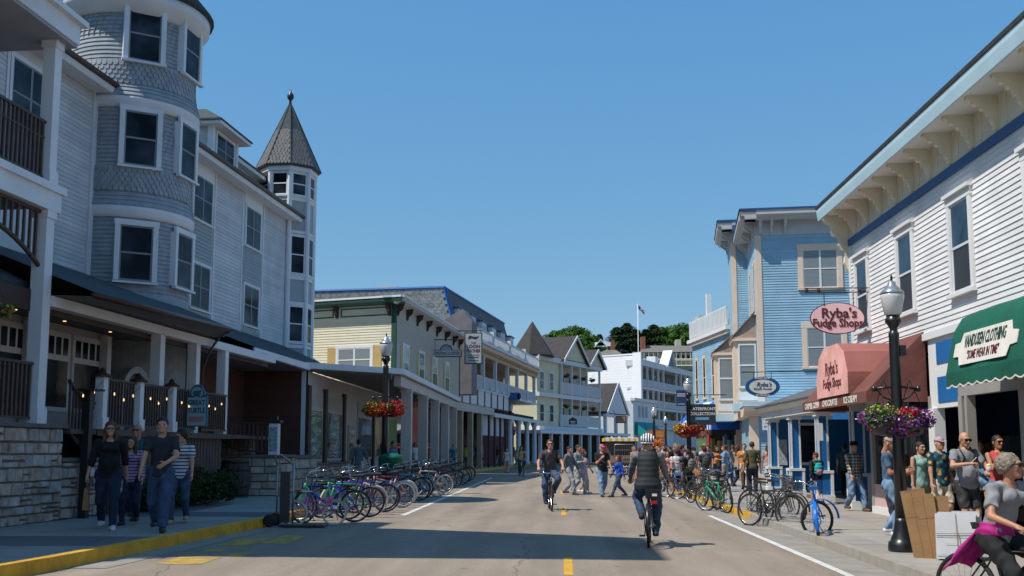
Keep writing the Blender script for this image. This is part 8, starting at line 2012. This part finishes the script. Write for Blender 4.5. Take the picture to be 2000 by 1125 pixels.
# black store sign on the lamp
sg = empty('hanging_sign', TL(5.2, 38.0, 3.0), 'black WATERFRONT COLLECTION sign hanging by the blue and white awning', 'sign'); M = TL(5.28, 38, 2.83)
SBK = paint('sign_charcoal', (.03, .04, .05), .5, .05, 2)
m = MB(); m.box(-.5, .5, 0, .05, -.38, .38); mob('panel', m.mesh(), SBK, sg, M); text("WATERFRONT", .15, IVORY, sg, M @ TL(0, -.006, .2) @ FACE, bold=.004); text("COLLECTION", .15, IVORY, sg, M @ TL(0, -.006, .02) @ FACE, bold=.004)
m = MB(); m.box(-.25, .25, -.004, 0, -.2, -.1); mob('caption_strip', m.mesh(), paint('sign_sky', (.15, .35, .5), .5), sg, M); m = MB(); ellipse(m, (0, -.42), .16, .14, .03); mob('badge', m.mesh(), SBK, sg, M @ TL(0, .005, 0))
m = MB(); m.tube([(-.66, 0, .72), (.9, 0, .72)], .018, 6); m.tube([(-.3, 0, .72), (-.3, 0, .38)], .008, 4); m.tube([(.3, 0, .72), (.3, 0, .38)], .008, 4); mob('bracket', m.mesh(), BLACKM, sg, M)
sg = empty('street_sign', TL(4.3, 36.4, 3.1), 'small blue and white information sign fixed to the lamp', 'sign'); M = TL(4.33, 36.3, 3.35); m = MB(); m.box(-.17, .17, 0, .02, -.28, .28); mob('panel', m.mesh(), SBL, sg, M); 
m = MB(); m.box(-.14, .14, -.004, 0, .13, .16); m.box(-.14, .14, -.004, 0, .06, .09); m.box(-.12, .12, -.004, 0, -.22, -.2); mob('caption', m.mesh(), IVORY, sg, M)
# white plates on the porch
sg = empty('notice_sign', TL(7.6, 39, 2.4), 'small white notice plate on the blue boards by the peach column', 'sign'); p_ = ground_at(1514, 826, 2.3) if False else None
M = TL(9.0, 44.55, 2.6); m = MB(); m.box(-.25, .25, 0, .02, -.22, .22); mob('panel', m.mesh(), WHITE, sg, M); text("FREE", .12, SBL, sg, M @ TL(0, -.003, .09) @ FACE); text("INTERNET", .1, SBL, sg, M @ TL(0, -.003, -.08) @ FACE, sx=.8); 
sg = empty('notice_sign', TL(7.4, 29.5, 1.9), 'narrow white plate on a blue porch post', 'sign'); M = TL(7.42, 29.6, 2.05); m = MB(); m.box(-.09, .09, -.02, 0, -.25, .25); mob('panel', m.mesh(), WHITE, sg, M)
# Great Turtle sign
c = FPo.p(6.75, .35, 2.62)
sg = empty('sign_board', TL(c.x, c.y, 2.0), 'blue and white GREAT TURTLE sign board with arched turtle emblem at the porch', 'sign'); M = TL(c.x, c.y - .1, 2.55) @ RZ(R(-8))
TQ = paint('sign_turquoise', (.02, .16, .24), .5, .05, 2); PW = paint('sign_pale', (.40, .48, .52), .55, .05, 2)
m = MB(); m.prism([(-.27, 0, -.45), (.27, 0, -.45), (.27, 0, .3)] + [(.2 * math.cos(a), 0, .3 + .28 * math.sin(a)) for a in np.linspace(0, math.pi, 12)] + [(-.27, 0, .3)], (0, .05, 0)); mob('panel', m.mesh(), TQ, sg, M)
m = MB(); m.box(-.24, .24, -.008, 0, -.42, .26); mob('face', m.mesh(), PW, sg, M); m = MB(); ellipse(m, (0, .38), .15, .14, .01); mob('emblem_ground', m.mesh(), PW, sg, M @ TL(0, -.01, 0)); m = MB(); ellipse(m, (0, .36), .1, .07, .01, 20); ellipse(m, (.09, .41), .035, .03, .01, 12); ellipse(m, (-.07, .28), .04, .02, .01, 10); ellipse(m, (.07, .28), .04, .02, .01, 10); mob('turtle_emblem', m.mesh(), TQ, sg, M @ TL(0, -.021, 0))
text("GREAT", .17, TQ, sg, M @ TL(0, -.012, .13) @ FACE, bold=.008, sx=.85); text("TURTLE", .17, TQ, sg, M @ TL(0, -.012, -.06) @ FACE, bold=.008, sx=.76)
m = MB(); m.box(-.2, .2, -.012, -.008, -.33, -.2); mob('caption', m.mesh(), paint('sign_salmon', (.4, .28, .25), .6), sg, M)
# Pontiac Lodge and Loon Feather
yS = 55.0; sc_ = yS / 2000
sg = empty('hanging_sign', TL((870 - 1090) * sc_, yS, 6.9), 'white PONTIAC LODGE sign with arched top on an iron bracket', 'sign'); M = TL((870 - 1090) * sc_, yS, CZ + (HZ - 690) * sc_)
m = MB(); m.prism([(-.86, 0, -.2), (.86, 0, -.2), (.86, 0, .2), (.36, 0, .2)] + [(.33 * math.cos(a), 0, .2 + .3 * math.sin(a)) for a in np.linspace(0.1, math.pi - .1, 10)] + [(-.36, 0, .2), (-.86, 0, .2)], (0, .05, 0)); mob('rim', m.mesh(), SBK, sg, M)
PLW = paint('sign_grey_white', (.45, .46, .46), .6, .05, 2)
m = MB(); m.box(-.81, .81, -.01, 0, -.15, .17); mob('panel', m.mesh(), PLW, sg, M); m = MB(); ellipse(m, (0, .22), .27, .22, .01, 24); mob('emblem', m.mesh(), paint('sign_grey_blue', (.25, .32, .38), .6), sg, M @ TL(0, -.008, 0)); text("PONTIAC LODGE", .23, SBK, sg, M @ TL(0, -.014, .0) @ FACE, bold=.003, sx=.82)
m = MB(); m.tube([(-1.0, 0, -.6), (-1.0, 0, .95)], .03, 5); m.tube([(-1.0, 0, .75), (.7, 0, .75)], .025, 5); m.tube([(-.6, 0, .75), (-.6, 0, .2)], .01, 4); m.tube([(.6, 0, .75), (.6, 0, .2)], .01, 4); mob('bracket', m.mesh(), BLACKM, sg, M)
yS = 59.0; sc_ = yS / 2000
sg = empty('hanging_sign', TL((924 - 1090) * sc_, yS, 6.2), 'tall grey LOON FEATHER sign in a dark frame over the arcade', 'sign'); M = TL((924 - 1090) * sc_, yS, CZ + (HZ - 680) * sc_)
m = MB(); m.box(-.52, .52, 0, .05, -.92, .92); mob('frame', m.mesh(), SBK, sg, M); m = MB(); m.box(-.46, .46, -.01, 0, -.86, .86); mob('panel', m.mesh(), paint('sign_pale_grey', (.42, .45, .46), .6, .05, 2), sg, M)
text("THE", .16, SBK, sg, M @ TL(0, -.014, .3) @ FACE); text("LOON", .27, MAROON, sg, M @ TL(0, -.014, .1) @ FACE, bold=.008); text("FEATHER", .25, MAROON, sg, M @ TL(0, -.014, -.16) @ FACE, bold=.006, sx=.8)
m = MB(); m.prism([(-.3, -.014, .5), (-.1, -.014, .58), (.1, -.014, .5), (.3, -.014, .62), (.32, -.014, .7), (.05, -.014, .66), (-.2, -.014, .74), (-.3, -.014, .66)], (0, .004, 0)); m.box(-.35, .35, -.014, -.011, -.42, -.38); m.box(-.3, .3, -.014, -.011, -.56, -.5); m.box(-.3, .3, -.014, -.011, -.74, -.7); mob('artwork', m.mesh(), SBK, sg, M)
m = MB(); m.tube([(-.9, 0, 1.02), (.5, 0, 1.02)], .03, 5); m.tube([(-.4, 0, 1.02), (-.4, 0, .9)], .012, 4); m.tube([(.4, 0, 1.02), (.4, 0, .9)], .012, 4); mob('bracket', m.mesh(), BLACKM, sg, M)
yS = 84.0; sc_ = yS / 2000
sg = empty('hanging_sign', TL((1003 - 1090) * sc_, yS, 5.9), 'dark blue scalloped sign on the far end of the long balcony', 'sign'); M = TL((1003 - 1090) * sc_, yS - 1, CZ + (HZ - 776) * sc_); m = MB(); m.box(-.5, .5, 0, .06, -.3, .3); ellipse(m, (.5, 0), .15, .3, .06, 12); ellipse(m, (-.5, 0), .15, .3, .06, 12); mob('panel', m.mesh(), paint('deep_blue_sign', (.02, .1, .25), .5), sg, M)
yS = 103.; sc_ = yS / 2000
sg = empty('hanging_sign', TL((1119 - 1090) * sc_, yS, 3.9), 'dark green gabled sign on the yellow hotel balcony', 'sign'); M = TL((1119 - 1090) * sc_, yS + 1.5, CZ + (HZ - 822) * sc_); m = MB(); m.prism([(-.42, 0, -.35), (.42, 0, -.35), (.42, 0, .15), (0, 0, .4), (-.42, 0, .15)], (0, .06, 0)); mob('panel', m.mesh(), paint('dark_green_sign', (.01, .06, .03), .5), sg, M); m = MB(); m.box(-.3, .3, -.01, 0, -.1, -.02); m.box(-.22, .22, -.01, 0, -.25, -.18); mob('caption', m.mesh(), IVORY, sg, M)
for px, py, yS, w, h, nm, lab in ((1212, 820, 112, .55, .4, 'sign_red_brown', 'red brown framed shop sign beside the pavilion'), (1280, 849, 95, .85, .4, 'orange_sign', 'orange red shop sign above the crowd')):
    sc_ = yS / 2000; sg = empty('hanging_sign', TL((px - 1090) * sc_, yS, 3), lab, 'sign'); M = TL((px - 1090) * sc_, yS, CZ + (HZ - py) * sc_); m = MB(); m.box(-w, w, 0, .08, -h, h); mob('frame', m.mesh(), paint(nm, (.2, .05, .03) if 'red' in nm else (.45, .12, .02), .6), sg, M); m = MB(); m.box(-w * .8, w * .8, -.02, 0, -h * .7, h * .7); mob('panel', m.mesh(), paint(nm + '_face', (.3, .2, .12) if 'red' in nm else (.5, .2, .04), .6, .2, 2), sg, M); m = MB(); m.tube([(-w, .04, h), (-w - .3, .04, h + .6)], .03, 4); mob('bracket', m.mesh(), BLACKM, sg, M)
# ------------------------------------------------------------------ horse carriage with fringed roof
c0 = ground_at(1214, 926, .02); cg = empty('carriage', TL(c0.x, c0.y, .02), 'small delivery carriage with yellow and white fringed canopy and wire trolley at its back', 'carriage')
M = TL(c0.x, c0.y, 0.02); sC = 1.0
REDW = paint('varnished_red_wood', (.20, .035, .02), .4, .15, 3)
m = MB(); m.box(-.98, .98, 0, 3.0, .62, .72); m.box(-.98, .98, 0, 3.0, .35, .4); mob('floor', m.mesh(), REDW, cg, M)
for x in (-.95, .95):
    for y in (.05, 1.5, 2.95): mob('canopy_post', MB().box(x - .035, x + .035, y - .03, y + .03, .7, 2.2).mesh(), REDW, cg, M)
m = MB(); m.hexa([(-1.05, -.1, 2.2), (1.05, -.1, 2.2), (1.05, 3.1, 2.2), (-1.05, 3.1, 2.2), (-1.0, -.05, 2.27), (1.0, -.05, 2.27), (1.0, 3.05, 2.27), (-1.0, 3.05, 2.27)]); mob('canopy', m.mesh(), WHITE, cg, M)
m = MB(); m.box(-1.07, 1.07, -.125, -.11, 2.05, 2.25); m.box(-1.07, -1.055, -.1, 3.1, 2.05, 2.25); m.box(1.055, 1.07, -.1, 3.1, 2.05, 2.25); mob('canopy_fringe', m.mesh(), stripe_mat('yellow_white_fringe', (.70, .48, .02), (.75, .75, .72), 2.6, 'X'), cg, M)
m = MB(); m.box(-.92, .92, .02, .06, .72, 1.15); mob('tailboard', m.mesh(), paint('carriage_panel', (.25, .2, .15), .6, .3, 4), cg, M); m = MB(); m.box(-.9, .9, 1.1, 1.14, .75, 2.15); mob('inner_panel', m.mesh(), paint('smoky_curtain', (.12, .11, .1), .5, .3, 3), cg, M)
m = MB(); CF = [(-.55, -.02), (.75, -.02)]
m.tube([(-.45, -.25, .45), (-.45, -.25, 1.75), (-.35, -.25, 1.85), (.7, -.25, 1.85), (.8, -.25, 1.75), (.8, -.25, .45), (-.45, -.25, .45)], .025, 6)
for k in range(9): m.tube([(-.35 + k * .135, -.25, .45), (-.35 + k * .135, -.25, 1.85)], .01, 4)
for z in (.8, 1.15, 1.5): m.tube([(-.45, -.25, z), (.8, -.25, z)], .012, 4)
mob('wire_trolley', m.mesh(), RIM, cg, M)
for x in (-1.0, 1.0):
    for y, r_ in ((.6, .42), (2.4, .38)):
        Mw = M @ TL(x, y, r_); w_ = mob('wheel', bmesh_part(('cw', r_), lambda m: (m.torus((0, 0, 0), r_ - .03, .025, 28, 6), m.lathe([(.06, -.06), (.06, .06)], (0, 0, 0), 10, True, 0, 'X')), BLACKM), BLACKM, cg, Mw)
        mob('spokes', bmesh_part(('cs', r_), lambda m: [m.tube([(0, .05 * math.cos(a), .05 * math.sin(a)), (0, (r_ - .04) * math.cos(a), (r_ - .04) * math.sin(a))], .014, 4) for a in np.linspace(0, 6.283, 13)[:-1]], REDW), REDW, w_, Mw)
for i, (x, z, w, h, c_) in enumerate(((-.6, .75, .4, .3, (.4, .3, .2)), (-.1, .75, .45, .4, (.35, .25, .3)), (.45, .75, .4, .3, (.2, .3, .3)))):
    q = M @ Vector((x, .5, z)); m = MB(); m.box(q.x - w / 2, q.x + w / 2, q.y - .2, q.y + .2, q.z - .02, q.z + h); tag(m.build('luggage_box', cloth(c_)), ['tan', 'mauve', 'teal grey'][i] + ' luggage box stacked in the carriage', 'box', 'luggage in the carriage')
